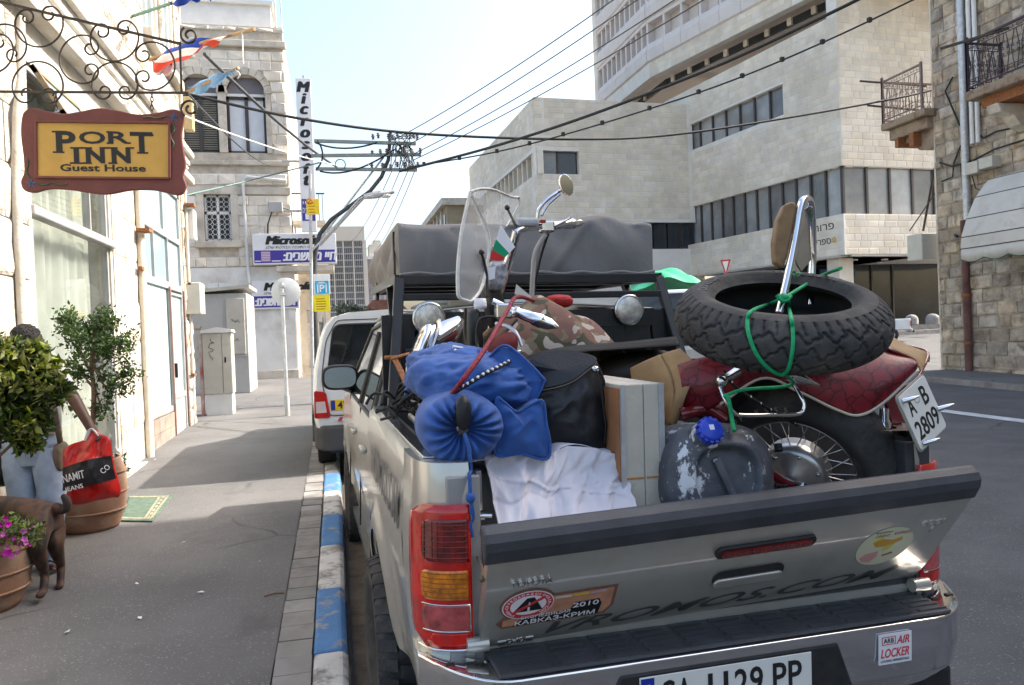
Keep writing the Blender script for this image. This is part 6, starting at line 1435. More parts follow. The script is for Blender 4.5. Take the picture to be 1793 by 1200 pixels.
# ================================================================== motorcycle in the bed
mo = Thing('motorcycle', 'dark red cruiser motorcycle lashed leaning in the pickup bed, windshield towards the cab', 'motorcycle', (.3, .9, .87), TF)
m_mred = mat('dark red paint', (.16, .008, .012), .25, v=.08, coat=.8)
hd = V((-.66, .75, 0)).normalized(); nL = V((-.75, -.66, 0)).normalized(); ln = rad(20)
Wc = Ty(1393, 824, .42); wax = nL*math.cos(ln)-V((0, 0, 1))*math.sin(ln); wup = V((0, 0, 1))*math.cos(ln)+nL*math.sin(ln)
fw = frame(Wc, -hd, wup, wax)                     # x to the rear of the bike, y up, z towards the camera (left side)
if fw.to_3x3().determinant() < 0: raise RuntimeError('wheel frame')
R_o, R_r = .362, .228
def groove(u, v, nzig=26):
    d = 0
    for v0, amp, k, ph in ((.5, .12, nzig, 0), (.24, .07, nzig, .5), (.76, .07, nzig, .5)):
        t = (u*k+ph) % 1; tri = 4*abs(t-.5)-1; tri += .35*math.sin(t*12.6)
        if abs(v-(v0+amp*tri)) < .022: d = 1
    t = (u*nzig*2) % 1
    if (v < .2 or v > .8) and abs(t-.5-(v if v < .5 else 1-v)*1.2) < .09: d = 1
    return d
def tyre_surface(mx, R, w2, rin, nu=300, nv=30, dep=.006):
    mb = MB()
    def fn(u, v):
        a = 2*math.pi*u; b = (v-.5)*2; z = w2*b*(1 if abs(b) < .9 else 1); r = R-.16*R*abs(b)**2.6-dep*groove(u, v)
        return mx @ V((r*math.cos(a), r*math.sin(a), z*.97))
    mb.grid(fn, nu, nv, cu=True)
    mb.lathe([(R*.84, -w2*.97), (R*.78, -w2*1.06), (R*.7, -w2*1.04), (rin+.012, -w2*.8), (rin, -w2*.72)], 96, mx); mb.lathe([(R*.84, w2*.97), (R*.78, w2*1.06), (R*.7, w2*1.04), (rin+.012, w2*.8), (rin, w2*.72)], 96, mx)
    return mb
rw = mo.part('rear_wheel', MB().lathe([(.03, -.06), (.045, -.05), (.045, .05), (.03, .06)], 20, fw), m_chd)
mo.part('tyre', tyre_surface(fw, R_o, .085, R_r), m_rub, parent=rw)
mo.part('rim', MB().lathe([(R_r+.008, -.055), (R_r-.012, -.05), (R_r-.02, 0), (R_r-.012, .05), (R_r+.008, .055), (R_r+.004, .04), (R_r+.0, 0), (R_r+.004, -.04), (R_r+.008, -.055)], 64, fw), m_chr, parent=rw)
for i in range(36):
    a = 2*math.pi*i/36; b = a+(.55 if i % 2 else -.55); sz = .04 if (i//2) % 2 else -.04
    mo.part('spoke', MB().tube([fw @ V((.06*math.cos(b), .06*math.sin(b), sz)), fw @ V(((R_r-.015)*math.cos(a), (R_r-.015)*math.sin(a), .0))], .0022, 5), m_chd, parent=rw)
m_al = mat('cast aluminium', (.5, .5, .51), .32, m=.85, v=.08, s=20)
mo.part('brake_drum', MB().lathe([(0, .085), (.03, .085), (.036, .078), (.05, .076), (.06, .066), (.098, .062), (.114, .052), (.118, .03), (.118, -.03), (0, -.03)], 48, fw), m_al, parent=rw)
for i in range(7): a = i*.9+.3; mo.part('drum_bolt', MB().ball(fw @ V((.096*math.cos(a), .096*math.sin(a), .064)), .009, .009, .007, 8), m_chd, parent=rw)
for i, ch in enumerate('DUNLOP K555'):
    a = rad(152-i*6.5); mo.part('tyre_letter', text_mesh('tyre_letter', ch, mat('sidewall lettering', (.3, .27, .2), .7, v=.1), ext=.0006, bold=.02, height=.02, mx=fw @ M.Translation((.285*math.cos(a), .285*math.sin(a), .0905)) @ M.Rotation(a-math.pi/2, 4, 'Z')), None, parent=rw) if ch != ' ' else None
mo.part('swing_arm', MB().tube(TP([(1345, 825, .3), (1375, 845, .32), (1412, 855, .36)], 4), .016, 8).tube(TP([(1350, 868, .27), (1385, 864, .3), (1415, 856, .36)], 4), .018, 8), m_mred); mo.part('axle_nut', MB().lathe([(0, .03), (.014, .03), (.016, .0), (0, 0)], 6, frame(Ty(1398, 850, .31), (1, 0, 0), (0, 0, 1), (0, -1, 0))), m_chd)
mo.part('brake_spring', MB().tube([Ty(1352+i*1.2, 852+3*math.sin(i*1.6), .27+.004*math.cos(i*1.6)) for i in range(24)], .004, 5), m_black); mo.part('torque_arm', MB().bar(Ty(1395, 848, .3), Ty(1412, 862, .3), .03, .008), m_chd)
mo.part('brake_pipe', MB().tube(TP([(1362, 778, .34), (1364, 790, .33)], 3), .014, 10), m_black)
# rear mudguard seen as the red snakeskin saddle skirt
us = TP([(1186, 640, .42), (1240, 625, .36), (1330, 620, .3), (1430, 612, .26), (1530, 604, .24), (1590, 628, .2)], 8); lw = TP([(1196, 712, .40), (1240, 718, .34), (1330, 662, .25), (1395, 684, .2), (1462, 716, .17), (1502, 726, .16), (1545, 704, .15), (1602, 650, .15)], 8)
def skirt(u, v):
    a, b = curve_eval(us, u), curve_eval(lw, u); p = a.lerp(b, v); return p+V((-.3, -.9, .2)).normalized()*.035*math.sin(math.pi*v)
mo.part('saddle_skirt', MB().grid(skirt, 60, 14), m_snake, solid=.006); mo.part('skirt_piping', MB().tube([q+V((0, -.006, -.002)) for q in lw[10:]], .005, 6), mat('cream piping', (.55, .5, .42), .6, v=0))
mo.part('saddle_top', MB().grid(lambda u, v: TP([(1535, 602, .24), (1560, 614, .21), (1600, 632, .19), (1612, 650, .16)], 6)[round(u*18)].lerp(TP([(1560, 590, .32), (1590, 606, .3), (1624, 619, .27), (1626, 634, .25)], 6)[round(u*18)], v)+V((0, 0, .01*math.sin(math.pi*v))), 18, 6), m_tan, solid=.006)
mo.part('saddle_trim', MB().tube(TP([(1535, 602, .235), (1560, 613, .205), (1600, 631, .185), (1603, 645, .165)], 5), .006, 6).tube(TP([(1590, 606, .3), (1624, 618, .265), (1612, 652, .17), (1600, 668, .155)], 5), .006, 6), m_mred)
# dark inner parts below the saddle, red side cover and tan front saddle
mo.part('inner_guard', MB().grid(lambda u, v: curve_eval(lw, u*.55+.1).lerp(Wc+V((0, .06, .16)), v*.6)+V((.03, .06, 0)), 20, 6), m_black, solid=.004)
mo.part('side_cover', bag(Ty(1232, 708, .42), V((.07, -.02, -.03)), V((0, .08, 0)), V((.02, 0, .05)), .8, .8), m_mred); mo.part('frame_tube', MB().tube(TP([(1192, 726, .37), (1215, 720, .36), (1240, 716, .36), (1270, 735, .34)], 5), .022, 8), m_mred)
sl1 = TP([(1105, 645, .62), (1112, 680, .6), (1135, 712, .55), (1155, 735, .5), (1168, 750, .48)], 6); sl2 = TP([(1192, 612, .46), (1216, 638, .38), (1212, 668, .36), (1196, 705, .37), (1180, 748, .4)], 6)
mo.part('front_saddle', MB().grid(lambda u, v: curve_eval(sl1, u).lerp(curve_eval(sl2, u), v)+V((-.4, -.85, .35)).normalized()*(.05*math.sin(math.pi*v)*(.4+.6*u)-.012*math.exp(-((v-.62)/.02)**2)), 30, 40), m_tan, solid=.012)
mo.part('cavity_shade', bag(Ty(1120, 650, .8), V((.16, -.06, .02)), V((.06, .12, .02)), V((-.03, 0, .07)), .75, .8), mat('dark brown cavity shade', (.03, .02, .013), .6, v=.15))  # added lump, coloured very dark to stand for the shaded cavity below the cover
mo.part('fuel_tank', bag(V((-.02, 1.05, 1.42)), V((-.2, .22, .03)), V((.12, .1, 0)), V((0, 0, .11)), .8, .9), m_mred); mo.part('engine', MB().box(-.1, .3, .75, 1.15, .95, 1.3), m_al, bevel=.05)
# luggage frame and pegs
mo.part('luggage_frame', MB().tube(TP([(1258, 668, .14), (1268, 698, .11), (1285, 722, .1), (1298, 727, .1), (1350, 727, .1), (1398, 725, .1), (1408, 712, .1), (1402, 695, .11), (1388, 668, .14)], 5), .0065, 8), m_chr)
for px, py, q_, s_ in ((1262, 668, 1, .3), (1385, 664, 1, .3)): mo.part('frame_bolt', MB().lathe([(0, .02), (.012, .02), (.018, .008), (.018, 0), (0, 0)], 12, frame(Ty(px, py, .125), (1, 0, 0), (0, 0, 1), (0, -1, 0))), m_chd)
a, b = Ty(1378, 655, .13), Ty(1435, 675, .1); mo.part('foot_peg', MB().tube([a.lerp(b, k/6) for k in range(7)], [.022, .024, .02, .016, .011, .006, .002], 10), m_chd); a, b = Ty(1258, 668, .14), Ty(1290, 650, .16); mo.part('foot_peg', MB().tube([a, b], [.012, .018], 8), m_chd)
# sissy bar and its pad
mo.part('sissy_bar', MB().tube(TP([(1364, 548, .12), (1378, 490, .14), (1392, 420, .16), (1402, 362, .17), (1409, 349, .19), (1418, 352, .24), (1422, 380, .28), (1423, 440, .3), (1420, 500, .3), (1419, 535, .28)], 6), .0125, 10), m_chr)
ol = [(1376, 470), (1362, 460), (1360, 425), (1366, 385), (1378, 358), (1393, 352), (1400, 358), (1394, 400), (1384, 450)]
m_pd = mat('brown backrest vinyl', (.24, .15, .075), .6, v=.15, s=25, b=.3, bs=150); pp = [Ty(x, y, .17) for x, y in ol]; n_ = len(pp)
mo.part('backrest_pad', MB().add([q+V((-.01, .0, 0)) for q in pp]+[q+V((.012, .055, 0)) for q in pp], [tuple(range(n_))[::-1], tuple(range(n_, 2*n_))]+[(i, (i+1) % n_, n_+(i+1) % n_, n_+i) for i in range(n_)]), m_pd, bevel=.015, seg=3)
mo.part('backrest_plate', MB().add([Ty(*q) for q in ((1398, 372, .2), (1416, 362, .27), (1419, 455, .29), (1402, 475, .24), (1388, 448, .18))], [(0, 1, 2, 3, 4)]), m_chd, solid=.006); mo.part('cross_plate', MB().add([Ty(*q) for q in ((1386, 455, .18), (1402, 478, .24), (1396, 492, .22), (1380, 470, .17))], [(0, 1, 2, 3)]), m_chr, solid=.004)
# number plate, lamp and indicators at the tail
q4 = [Ty(x, y, .0+.05*k) for (x, y), k in zip(((1562, 707), (1607, 681), (1656, 746), (1612, 790)), (0, 1, 1, 0))]
fpl = frame(q4[3], q4[2]-q4[3], q4[0]-q4[3]); pw = (q4[2]-q4[3]).length; ph_ = (q4[0]-q4[3]).length
if (fpl.col[2].to_3d()).y > 0: raise RuntimeError('moto plate')
mpl = mo.part('number_plate', MB().prism([(x+pw/2, y+ph_/2) for x, y in rr_(pw, ph_, .012)], .004, fpl), mat('plate white'), bevel=.001)
mo.part('plate_frame', MB().prism([(x+pw/2, y+ph_/2) for x, y in rr_(pw+.012, ph_+.012, .015)], .004, fpl @ M.Translation((0, 0, -.0045))), mat('plate holder', (.36, .33, .29), .5, v=.1), parent=mpl)
mo.part('plate_lettering', text_mesh('plate_lettering', '2809', m_ink, ext=.0004, bold=.015, width=pw*.8, height=ph_*.33, mx=fpl @ M.Translation((pw*.5, ph_*.3, .0045))), None, parent=mpl)
for ch, xx in (('A', .25), ('B', .75)): mo.part('plate_lettering', text_mesh('plate_lettering', ch, m_ink, ext=.0004, bold=.015, width=pw*.2, height=ph_*.33, mx=fpl @ M.Translation((pw*xx, ph_*.73, .0045))), None, parent=mpl)
mo.part('plate_seal', MB().lathe([(.011, 0), (.014, 0), (.014, .0006), (.011, .0006)], 18, fpl @ M.Translation((pw*.5, ph_*.76, .0043))), m_wd, parent=mpl)
for x, y in ((.08, .9), (.95, .35), (.12, .08)): qq = fpl @ V((pw*x, ph_*y, .004)); mo.part('plate_bolt', MB().tube([qq, qq+fpl.col[2].to_3d()*.012+V((.022, -.005, .008)), qq+fpl.col[2].to_3d()*.014+V((.04, -.008, .014))], [.009, .007, .002], 8), m_chr)
mo.part('tail_guard', MB().add([Ty(*q) for q in ((1545, 690, .2), (1600, 668, .24), (1612, 690, .24), (1580, 765, .24), (1560, 740, .22))], [(0, 1, 2, 3, 4)]), m_mred, solid=.012); mo.part('tail_bolt', MB().ball(Ty(1608, 664, .2), .012, n=8), m_chr)
a, b = Ty(1548, 716, .17), Ty(1547, 760, .16); mo.part('indicator', MB().tube([a, a.lerp(b, .4), a.lerp(b, .5), a.lerp(b, .85), b], [.016, .016, .02, .024, .012], 12), m_chr)
# front end: fork, bars, controls, windshield
mo.part('fork_leg', MB().tube(TP([(905, 405, 1.15), (892, 450, 1.2), (878, 500, 1.25), (850, 620, 1.42)], 4), .02, 10), m_chr); mo.part('fork_shroud', bag(Ty(868, 545, 1.25), V((.045, 0, 0)), V((0, .07, 0)), V((-.04, 0, .17)), .7, .8), m_blk); mo.part('fork_shroud', bag(Ty(828, 585, 1.2), V((.04, 0, 0)), V((0, .06, 0)), V((-.0, 0, .11)), .7, .8), m_blk)
mo.part('handlebar', MB().tube(TP([(862, 528, .86), (880, 536, .85), (900, 546, .82)], 4), .014, 10), m_chr); mo.part('handlebar', MB().tube(TP([(904, 408, 1.15), (912, 402, 1.16), (935, 398, 1.2), (985, 392, 1.28)], 4), .014, 10), m_chr)
def grip(p, q, r):
    a, b = Ty(*p), Ty(*q); mo.part('grip', MB().tube([a.lerp(b, k) for k in (0, .03, .1, .12, .4, .62, .64, .8, 1)], [r*.7, r*.9, r*.9, r*.75, r*.95, r*1.12, r*.98, r*.9, r*.1], 14), m_chr)
grip((898, 545, .82), (979, 574, .74), .026); grip((966, 396, 1.25), (1024, 389, 1.35), .022)
mo.part('switch_housing', MB().box(-.03, .03, -.03, .03, -.025, .025, M.Translation(Ty(957, 398, 1.23))), m_chd, bevel=.008); mo.part('switch_housing', MB().box(-.035, .03, -.02, .03, -.03, .03, M.Translation(Ty(884, 545, .84))), m_chd, bevel=.008); mo.part('kill_switch', MB().box(-.012, .012, -.01, .01, -.006, .006, M.Translation(Ty(950, 388, 1.2))), mat('red button', (.4, .02, .02), .5, v=0))
a = Ty(922, 390, 1.18); mo.part('reservoir', MB().box(-.05, .05, -.03, .03, -.018, .018, M.Translation(a)), mat('grey reservoir', (.42, .43, .44), .4, v=.05), bevel=.012); mo.part('reservoir_cap', MB().lathe([(0, .0), (.024, 0), (.026, .012), (.024, .04), (0, .042)], 16, M.Translation(Ty(841, 541, .95))), m_sgw)
mo.part('clutch_lever', MB().tube(TP([(868, 566, .84), (890, 572, .8), (905, 585, .77), (914, 606, .75)], 5), [.009]*10+[.007]*6, 8, flat=.6), m_al); mo.part('brake_lever', MB().tube(TP([(945, 404, 1.2), (962, 400, 1.22), (995, 384, 1.26), (998, 380, 1.26)], 5), .006, 8), m_al)
mo.part('throttle_cable', MB().tube(TP([(956, 410, 1.22), (938, 440, 1.24), (933, 480, 1.26), (931, 525, 1.28)], 5), .011, 8), m_grey); mo.part('brake_hose', MB().tube(TP([(960, 410, 1.22), (948, 445, 1.26), (938, 490, 1.28), (934, 520, 1.3)], 5), .006, 6), m_black); mo.part('clutch_cable', MB().tube(TP([(868, 555, .98), (840, 560, .98), (835, 600, .98), (845, 640, .9), (830, 660, .85)], 6), .006, 6), m_black)
for k, pts in enumerate((((905, 560, .95), (870, 600, .9), (845, 640, .8), (838, 655, .75)), ((815, 540, 1.05), (815, 590, 1.05), (822, 620, 1.0), (835, 640, .95)), ((855, 600, 1.0), (858, 625, .95), (848, 650, .85)))): mo.part('cable', MB().tube(TP(pts, 6), .006, 6), m_black)
mo.part('mirror_stem', MB().tube(TP([(941, 385, 1.19), (943, 368, 1.19), (958, 350, 1.2), (975, 338, 1.21), (984, 332, 1.22)], 5), .008, 8).tube(TP([(948, 378, 1.19), (960, 358, 1.2), (980, 340, 1.21)], 5), .006, 8), m_chr)
fmr = frame(Ty(991, 324, 1.2), (1, -.25, .35), (-.35, 0, 1)); mmr = mo.part('mirror', MB().ball((0, 0, 0), .031, .05, .018, 18), m_chr); mmr.data.transform(fmr); mo.part('mirror_glass', MB().prism(el(.026, .044), .002, fmr @ M.Translation((0, 0, .0175))), mat('mirror glass'), parent=mmr)
def glass_mat():
    ma = bpy.data.materials.new('clear acrylic'); ma.use_nodes = True; nt = ma.node_tree; N = nt.nodes; p = N['Principled BSDF']
    p.inputs['Base Color'].default_value = (.93, .94, .93, 1); p.inputs['Roughness'].default_value = .03; p.inputs['Alpha'].default_value = .34; p.inputs['Specular IOR Level'].default_value = .9
    no = N.new('ShaderNodeTexNoise'); no.inputs['Scale'].default_value = 7; bn = N.new('ShaderNodeBump'); bn.inputs['Strength'].default_value = .5; bn.inputs['Distance'].default_value = .06; ge = N.new('ShaderNodeNewGeometry'); nt.links.new(ge.outputs['Position'], no.inputs['Vector']); nt.links.new(no.outputs['Fac'], bn.inputs['Height']); nt.links.new(bn.outputs[0], p.inputs['Normal']); p.inputs['Metallic'].default_value = .1; return ma
m_acr = glass_mat(); m_rimc = mat('clear acrylic edge', (.62, .61, .56), .15, v=.1, s=30)
Lc = TP([(824, 336, 1.02), (812, 385, .98), (805, 432, .95), (801, 488, .93), (804, 520, .93)], 6); Mc = TP([(824, 340, 1.02), (840, 372, 1.06), (853, 400, 1.08), (857, 430, 1.08), (851, 475, 1.06), (843, 505, 1.02), (828, 526, .97)], 4)
Rc = TP([(824, 336, 1.02), (842, 331, 1.12), (866, 333, 1.2), (896, 345, 1.3), (909, 345, 1.34)], 6); Rb = TP([(857, 440, 1.08), (872, 425, 1.16), (886, 395, 1.26), (897, 378, 1.32), (910, 354, 1.36)], 6)
ws = mo.part('windshield', MB().grid(lambda u, v: curve_eval(Lc, u).lerp(curve_eval(Mc, u), v)+V((-.02, -.035, 0))*math.sin(math.pi*v)*(.3+.7*math.sin(math.pi*min(1, u*.9))), 24, 12).grid(lambda u, v: curve_eval(Rc, u).lerp(curve_eval(Rb, u) if u > .25 else curve_eval(Rb, u), v), 20, 10), m_acr)
mo.part('windshield_edge', MB().tube(cr(Lc[::4]+[Ty(818, 527, .945)]+Mc[::-4], 4), .0075, 6), m_rimc, parent=ws); mo.part('windshield_edge', MB().tube(Rc+[Ty(910, 356, 1.35)], .006, 6).tube(TP([(910, 356, 1.35), (897, 380, 1.32), (886, 397, 1.26)], 4), .004, 6), m_rimc, parent=ws)
for px, py, y in ((888, 364, 1.24), (843, 442, 1.0)): mo.part('windshield_bolt', MB().ball(Ty(px, py, y), .012, .01, .012, 8), m_black)
mo.part('windshield_stay', MB().tube(TP([(888, 364, 1.25), (898, 385, 1.2), (905, 405, 1.15)], 4), .006, 6), m_black); mo.part('windshield_stay', MB().tube(TP([(843, 442, 1.01), (852, 480, 1.05), (853, 520, 1.02)], 4), .006, 6), m_black)
mo.part('instrument_cover', bag(Ty(868, 483, 1.12), V((.045, .01, 0)), V((0, .05, 0)), V((.01, 0, .06)), .6, .6, wr=.05), mat('foggy plastic wrap', (.3, .31, .34), .15, v=.4, s=40)); mo.part('instrument_label', MB().add([Ty(*q) for q in ((853, 470, 1.05), (868, 466, 1.05), (866, 488, 1.05), (853, 492, 1.05))], [(0, 1, 2, 3)]), m_sgw, solid=.002)
mo.part('headlamp', MB().lathe([(0, -.17), (.05, -.16), (.075, -.12), (.082, -.05), (.086, 0), (.098, .01), (.1, .03), (.094, .04), (.0, .045)], 40, frame(Ty(742, 606, .9), (.35, .2, .9), (.1, -.9, .2), (-.86, -.18, -.34))), m_chr); mo.part('headlamp_ring', MB().lathe([(.088, -.012), (.1, -.008), (.1, .0), (.088, .004)], 40, frame(Ty(752, 601, .9), (.35, .2, .9), (.1, -.9, .2), (-.86, -.18, -.34))), m_chd)
# little paper flag
fl_ = Thing('paper_flag', 'small white, green and red paper flag stuck behind the windshield', 'flag', Ty(885, 450, 1.1), TF)
A, B, Cc, D = Ty(877, 393, 1.1), Ty(902, 433, 1.08), Ty(877, 458, 1.1), Ty(857, 455, 1.12)
def band(t0, t1, ma, nm):
    a0, a1 = A.lerp(D, t0), A.lerp(D, t1); b0_, b1_ = B.lerp(Cc, t0), B.lerp(Cc, t1); fl_.part(nm, MB().add([a0, b0_, b1_, a1], [(0, 1, 2, 3)]), ma, solid=.001)
band(0, .42, m_sgw, 'white_band'); band(.421, .72, mat('flag green', (.0, .28, .13), .7, v=0), 'green_band'); band(.721, 1, mat('flag red', (.5, .02, .02), .7, v=0), 'red_band')
single('paper_card', MB().add([Ty(*q) for q in ((904, 498, 1.0), (931, 520, 1.0), (929, 528, 1.0), (901, 515, 1.0))], [(0, 1, 2, 3)]), mat('pale card', (.6, .58, .5), .7, v=.05), 'pale paper card tucked by the handlebar above the camouflage bag', 'card', TF, solid=.002)

# ================================================================== spare tyre and green elastic cords
cS = Ty(1366, 558, .17); up_ = V((-.1, -.33, 1)).normalized(); fS = frame(cS, V((1, 0, .1)), up_.cross(V((1, 0, .1))), up_)
sp_ = Thing('spare_tyre', 'worn black motorcycle tyre lying flat on top of the red saddle', 'tyre', cS-up_*.08, TF)
RS, WS = .332, .085
sp_.part('casing', tyre_surface(fS, RS, WS, .205, 420, 40, .011), m_rub)
sp_.part('inner_liner', MB().lathe([(.205, -WS*.72), (.22, -WS*.5), (.285, -WS*.6), (.305, 0), (.285, WS*.6), (.22, WS*.5), (.205, WS*.72)], 72, fS), mat('inner rubber', (.02, .02, .021), .75, v=.2, s=10))
for j, (wd, a0) in enumerate((('DUNLOP', 150), ('TUBELESS', 60))):
    for i, ch in enumerate(wd): a = rad(a0-i*7); sp_.part('raised_letter', text_mesh('raised_letter', ch, mat('worn sidewall letter', (.075, .074, .072), .8, v=.2, s=30), ext=.0015, bold=.02, height=.032, mx=fS @ M.Translation((.246*math.cos(a), .246*math.sin(a), WS*1.045)) @ M.Rotation(a-math.pi/2, 4, 'Z')), None)
def onT(px, py, off=.006):
    """point on the outside of the spare tyre under a pixel"""
    best = None; r = Tl(px, py)
    for i in range(400):
        t = 1.2+i*.006; p = CL+r*t; l = fS.inverted() @ p; rho = math.hypot(l.x, l.y); b = l.z/WS
        if abs(b) <= 1.07:
            ro = RS-.16*RS*abs(b)**2.6
            if .205 < rho < ro+off: return p
    return CL+r*2.3
gc = Thing('elastic_cord', 'bright green elastic cord looped round the spare tyre and sissy bar', 'cord', onT(1340, 640), TF)
loop = [Ty(1470, 470, .36), Ty(1425, 490, .3), Ty(1375, 522, .12)]
gc.part('upper_strand', MB().tube(cr([onT(1472, 470), Ty(1440, 482, .34), Ty(1422, 492, .3), Ty(1375, 521, .115)], 6), .006, 8), m_gcord)
gc.part('loop', MB().tube(cr([Ty(1372, 523, .1), onT(1345, 533), onT(1316, 545), onT(1309, 560), onT(1311, 585), onT(1322, 615), onT(1338, 638), onT(1356, 652), onT(1370, 656), onT(1381, 645), onT(1388, 610), onT(1388, 575, .012), onT(1385, 555, .014), onT(1382, 541, .016), onT(1379, 533, .02)+V((0, -.01, .006)), Ty(1376, 523, .09)], 6), .006, 8), m_gcord)
gc.part('knot', MB().ball(Ty(1372, 521, .1), .018, .016, .014, 10).tube(TP([(1360, 517, .1), (1372, 528, .09), (1385, 519, .1)], 5), .007, 6), m_gcord)
gc.part('lower_strand', MB().tube(cr([onT(1370, 656), Ty(1380, 660, .02), Ty(1388, 672, .09), Ty(1365, 678, .09), Ty(1330, 680, .09), Ty(1295, 684, .09), Ty(1268, 694, .1)], 5), .0055, 8).tube(TP([(1268, 692, .1), (1276, 700, .09), (1281, 730, .09), (1286, 755, .06)], 5), .007, 8), m_gcord)
ck = Thing('flecked_cord', 'black and white flecked elastic cord hanging behind the green cords', 'cord', Ty(1300, 680, .14), TF); ckp = TP([(1268, 648, .16), (1285, 675, .15), (1320, 700, .16), (1355, 722, .2), (1395, 745, .3)], 6); ck.part('core', MB().tube(ckp, .005, 6), m_cord)
for i in range(2, len(ckp)-1, 3): ck.part('white_fleck', MB().ball(ckp[i]-V((0, .002, -.002)), .0042, n=6), m_sgw)

# ================================================================== odds and ends on the left of the bed
m_alt = mat('scuffed aluminium', (.45, .45, .44), .35, m=.7, v=.15, s=14)
for i, (p, q, r, lab) in enumerate((((-.70, 1.5, 1.37), (-.66, .5, 1.35), .02, 'upper scuffed aluminium tube lying in the bed beside the blue bags'), ((-.71, 1.45, 1.32), (-.70, .45, 1.30), .018, 'lower scuffed aluminium tube along the left bed wall'), ((-.63, 1.2, 1.39), (-.6, .6, 1.37), .022, 'short thick aluminium tube next to the drawstring bag'))):
    single('aluminium_tube', MB().tube([V(p), V(q)], r, 12), m_alt, lab, 'tube', TF)
net = MB(); rnn = random.Random(5)
for i in range(26):
    a = Ty(690+rnn.uniform(-6, 45), 700+rnn.uniform(-14, 22), .95+rnn.uniform(-.1, .15)); b = a+V((rnn.uniform(-.1, .12), rnn.uniform(-.1, .1), rnn.uniform(-.05, .03))); mdd = (a+b)/2+V((rnn.uniform(-.04, .04), rnn.uniform(-.04, .04), rnn.uniform(.0, .06)))
    net.tube(cr([a, mdd, b], 4), .006, 5)
single('cargo_net', net, m_cord, 'tangled black cargo net in the front left corner of the bed', 'net', TF, kind='stuff')
sr = Thing('ratchet_strap', 'orange and black ratchet strap tied round the left rack leg', 'strap', Ty(700, 660, 1.4), TF); m_str = mat('orange black webbing', (.25, .1, .04), .8, v=.5, s=90)
sr.part('webbing', MB().tube(TP([(689, 626, 1.6), (697, 640, 1.5), (708, 665, 1.35), (715, 690, 1.2)], 5), .014, 6, flat=.25), m_str); sr.part('webbing', MB().tube(TP([(685, 628, 1.6), (705, 622, 1.5), (735, 615, 1.3)], 5), .012, 6, flat=.3), m_str); sr.part('wrap', MB().tube([Ty(688, 626, 1.68)+V((.035*math.cos(t), .03*math.sin(t), 0)) for t in [k*.7 for k in range(9)]], .01, 6, closed=True), m_str); sr.part('buckle', MB().box(-.02, .02, -.01, .01, -.015, .015, M.Translation(Ty(717, 687, 1.1))), mat('blue buckle', (.02, .15, .6), .4, v=0), bevel=.004)
single('crumpled_plastic', bag(V((-.62, .95, 1.40)), V((.07, 0, .01)), V((0, .1, 0)), V((0, 0, .045)), .8, .8, wr=.09, seed=9, fr=14), mat('milky plastic', (.5, .5, .48), .3, v=.15, s=20), 'crumpled milky plastic sheet beside the aluminium tubes', 'plastic sheet', TF)
single('crumpled_bag', bag(V((-.67, .62, 1.33)), V((.05, 0, .01)), V((0, .1, 0)), V((0, 0, .04)), .8, .8, wr=.09, seed=12, fr=14), mat('milky plastic'), 'small crumpled plastic bag low against the left bed wall', 'plastic bag', TF)
single('navy_tarp', bag(V((-.62, .75, 1.1)), V((.15, 0, 0)), V((0, .3, 0)), V((0, 0, .14)), .7, .7, wr=.05, seed=2), mat('navy cloth', (.012, .025, .07), .8, v=.2), 'dark navy tarp bundled under the blue bags', 'tarp', TF)
# ================================================================== hanging inn sign and its wrought-iron bracket
YS = 4.9
def SP(px, py, dy=0): return atY(px, py, YS+dy)
sg = Thing('inn_sign', 'hanging wooden sign with a wavy red brown frame and yellow panel reading Port Inn', 'sign', SP(180, 340))
m_frm = mat('red brown sign paint', (.16, .045, .035), .55, v=.1, s=8, b=.15, bs=60); m_yel = mat('ochre sign panel', (.55, .33, .07), .55, v=.07, s=6)
out = [(38, 205), (45, 193), (58, 189), (85, 195), (110, 199), (140, 195), (172, 189), (205, 193), (240, 200), (275, 197), (300, 191), (314, 194), (322, 206), (318, 235), (321, 262), (325, 288), (321, 308), (326, 326), (318, 340), (300, 340), (270, 333), (230, 333), (190, 340), (160, 338), (120, 332), (85, 331), (60, 337), (42, 333), (36, 318), (42, 300), (40, 270), (36, 235)]
sO = SP(180, 265); fS_ = frame(sO, (1, 0, 0), (0, 0, 1), (0, -1, 0)); iS = fS_.inverted()
def s2(px, py): q = iS @ SP(px, py); return (q.x, q.y)
o2 = [(q.x, q.y) for q in cr([V((*s2(*p), 0)) for p in out], 4, True)]
sg.part('backboard', MB().prism(o2, .03, fS_ @ M.Translation((0, 0, -.03))), m_frm, bevel=.006)
inn = [s2(63, 213), s2(297, 216), s2(297, 313), s2(64, 311)]
def inset(k, z): return [fS_ @ V((p[0]*k, p[1]*k, z)) for p in inn]
m_ring = []
ring_ = MB(); a_ = [fS_ @ V((x, y, .001)) for x, y in o2]; n_ = len(a_)
fr_ = MB()
for i in range(4):
    p, q = V((*inn[i], 0)), V((*inn[(i+1) % 4], 0)); fr_.bar(fS_ @ V((p.x, p.y, .006)), fS_ @ V((q.x, q.y, .006)), .014, .014, (0, -1, 0))
sg.part('inner_moulding', fr_, m_frm, bevel=.003)
sg.part('panel', MB().add([fS_ @ V((x, y, .002)) for x, y in inn]+[fS_ @ V((x, y, -.002)) for x, y in inn], [(0, 1, 2, 3), (4, 7, 6, 5), (0, 4, 5, 1), (1, 5, 6, 2), (2, 6, 7, 3), (3, 7, 4, 0)]), m_yel)
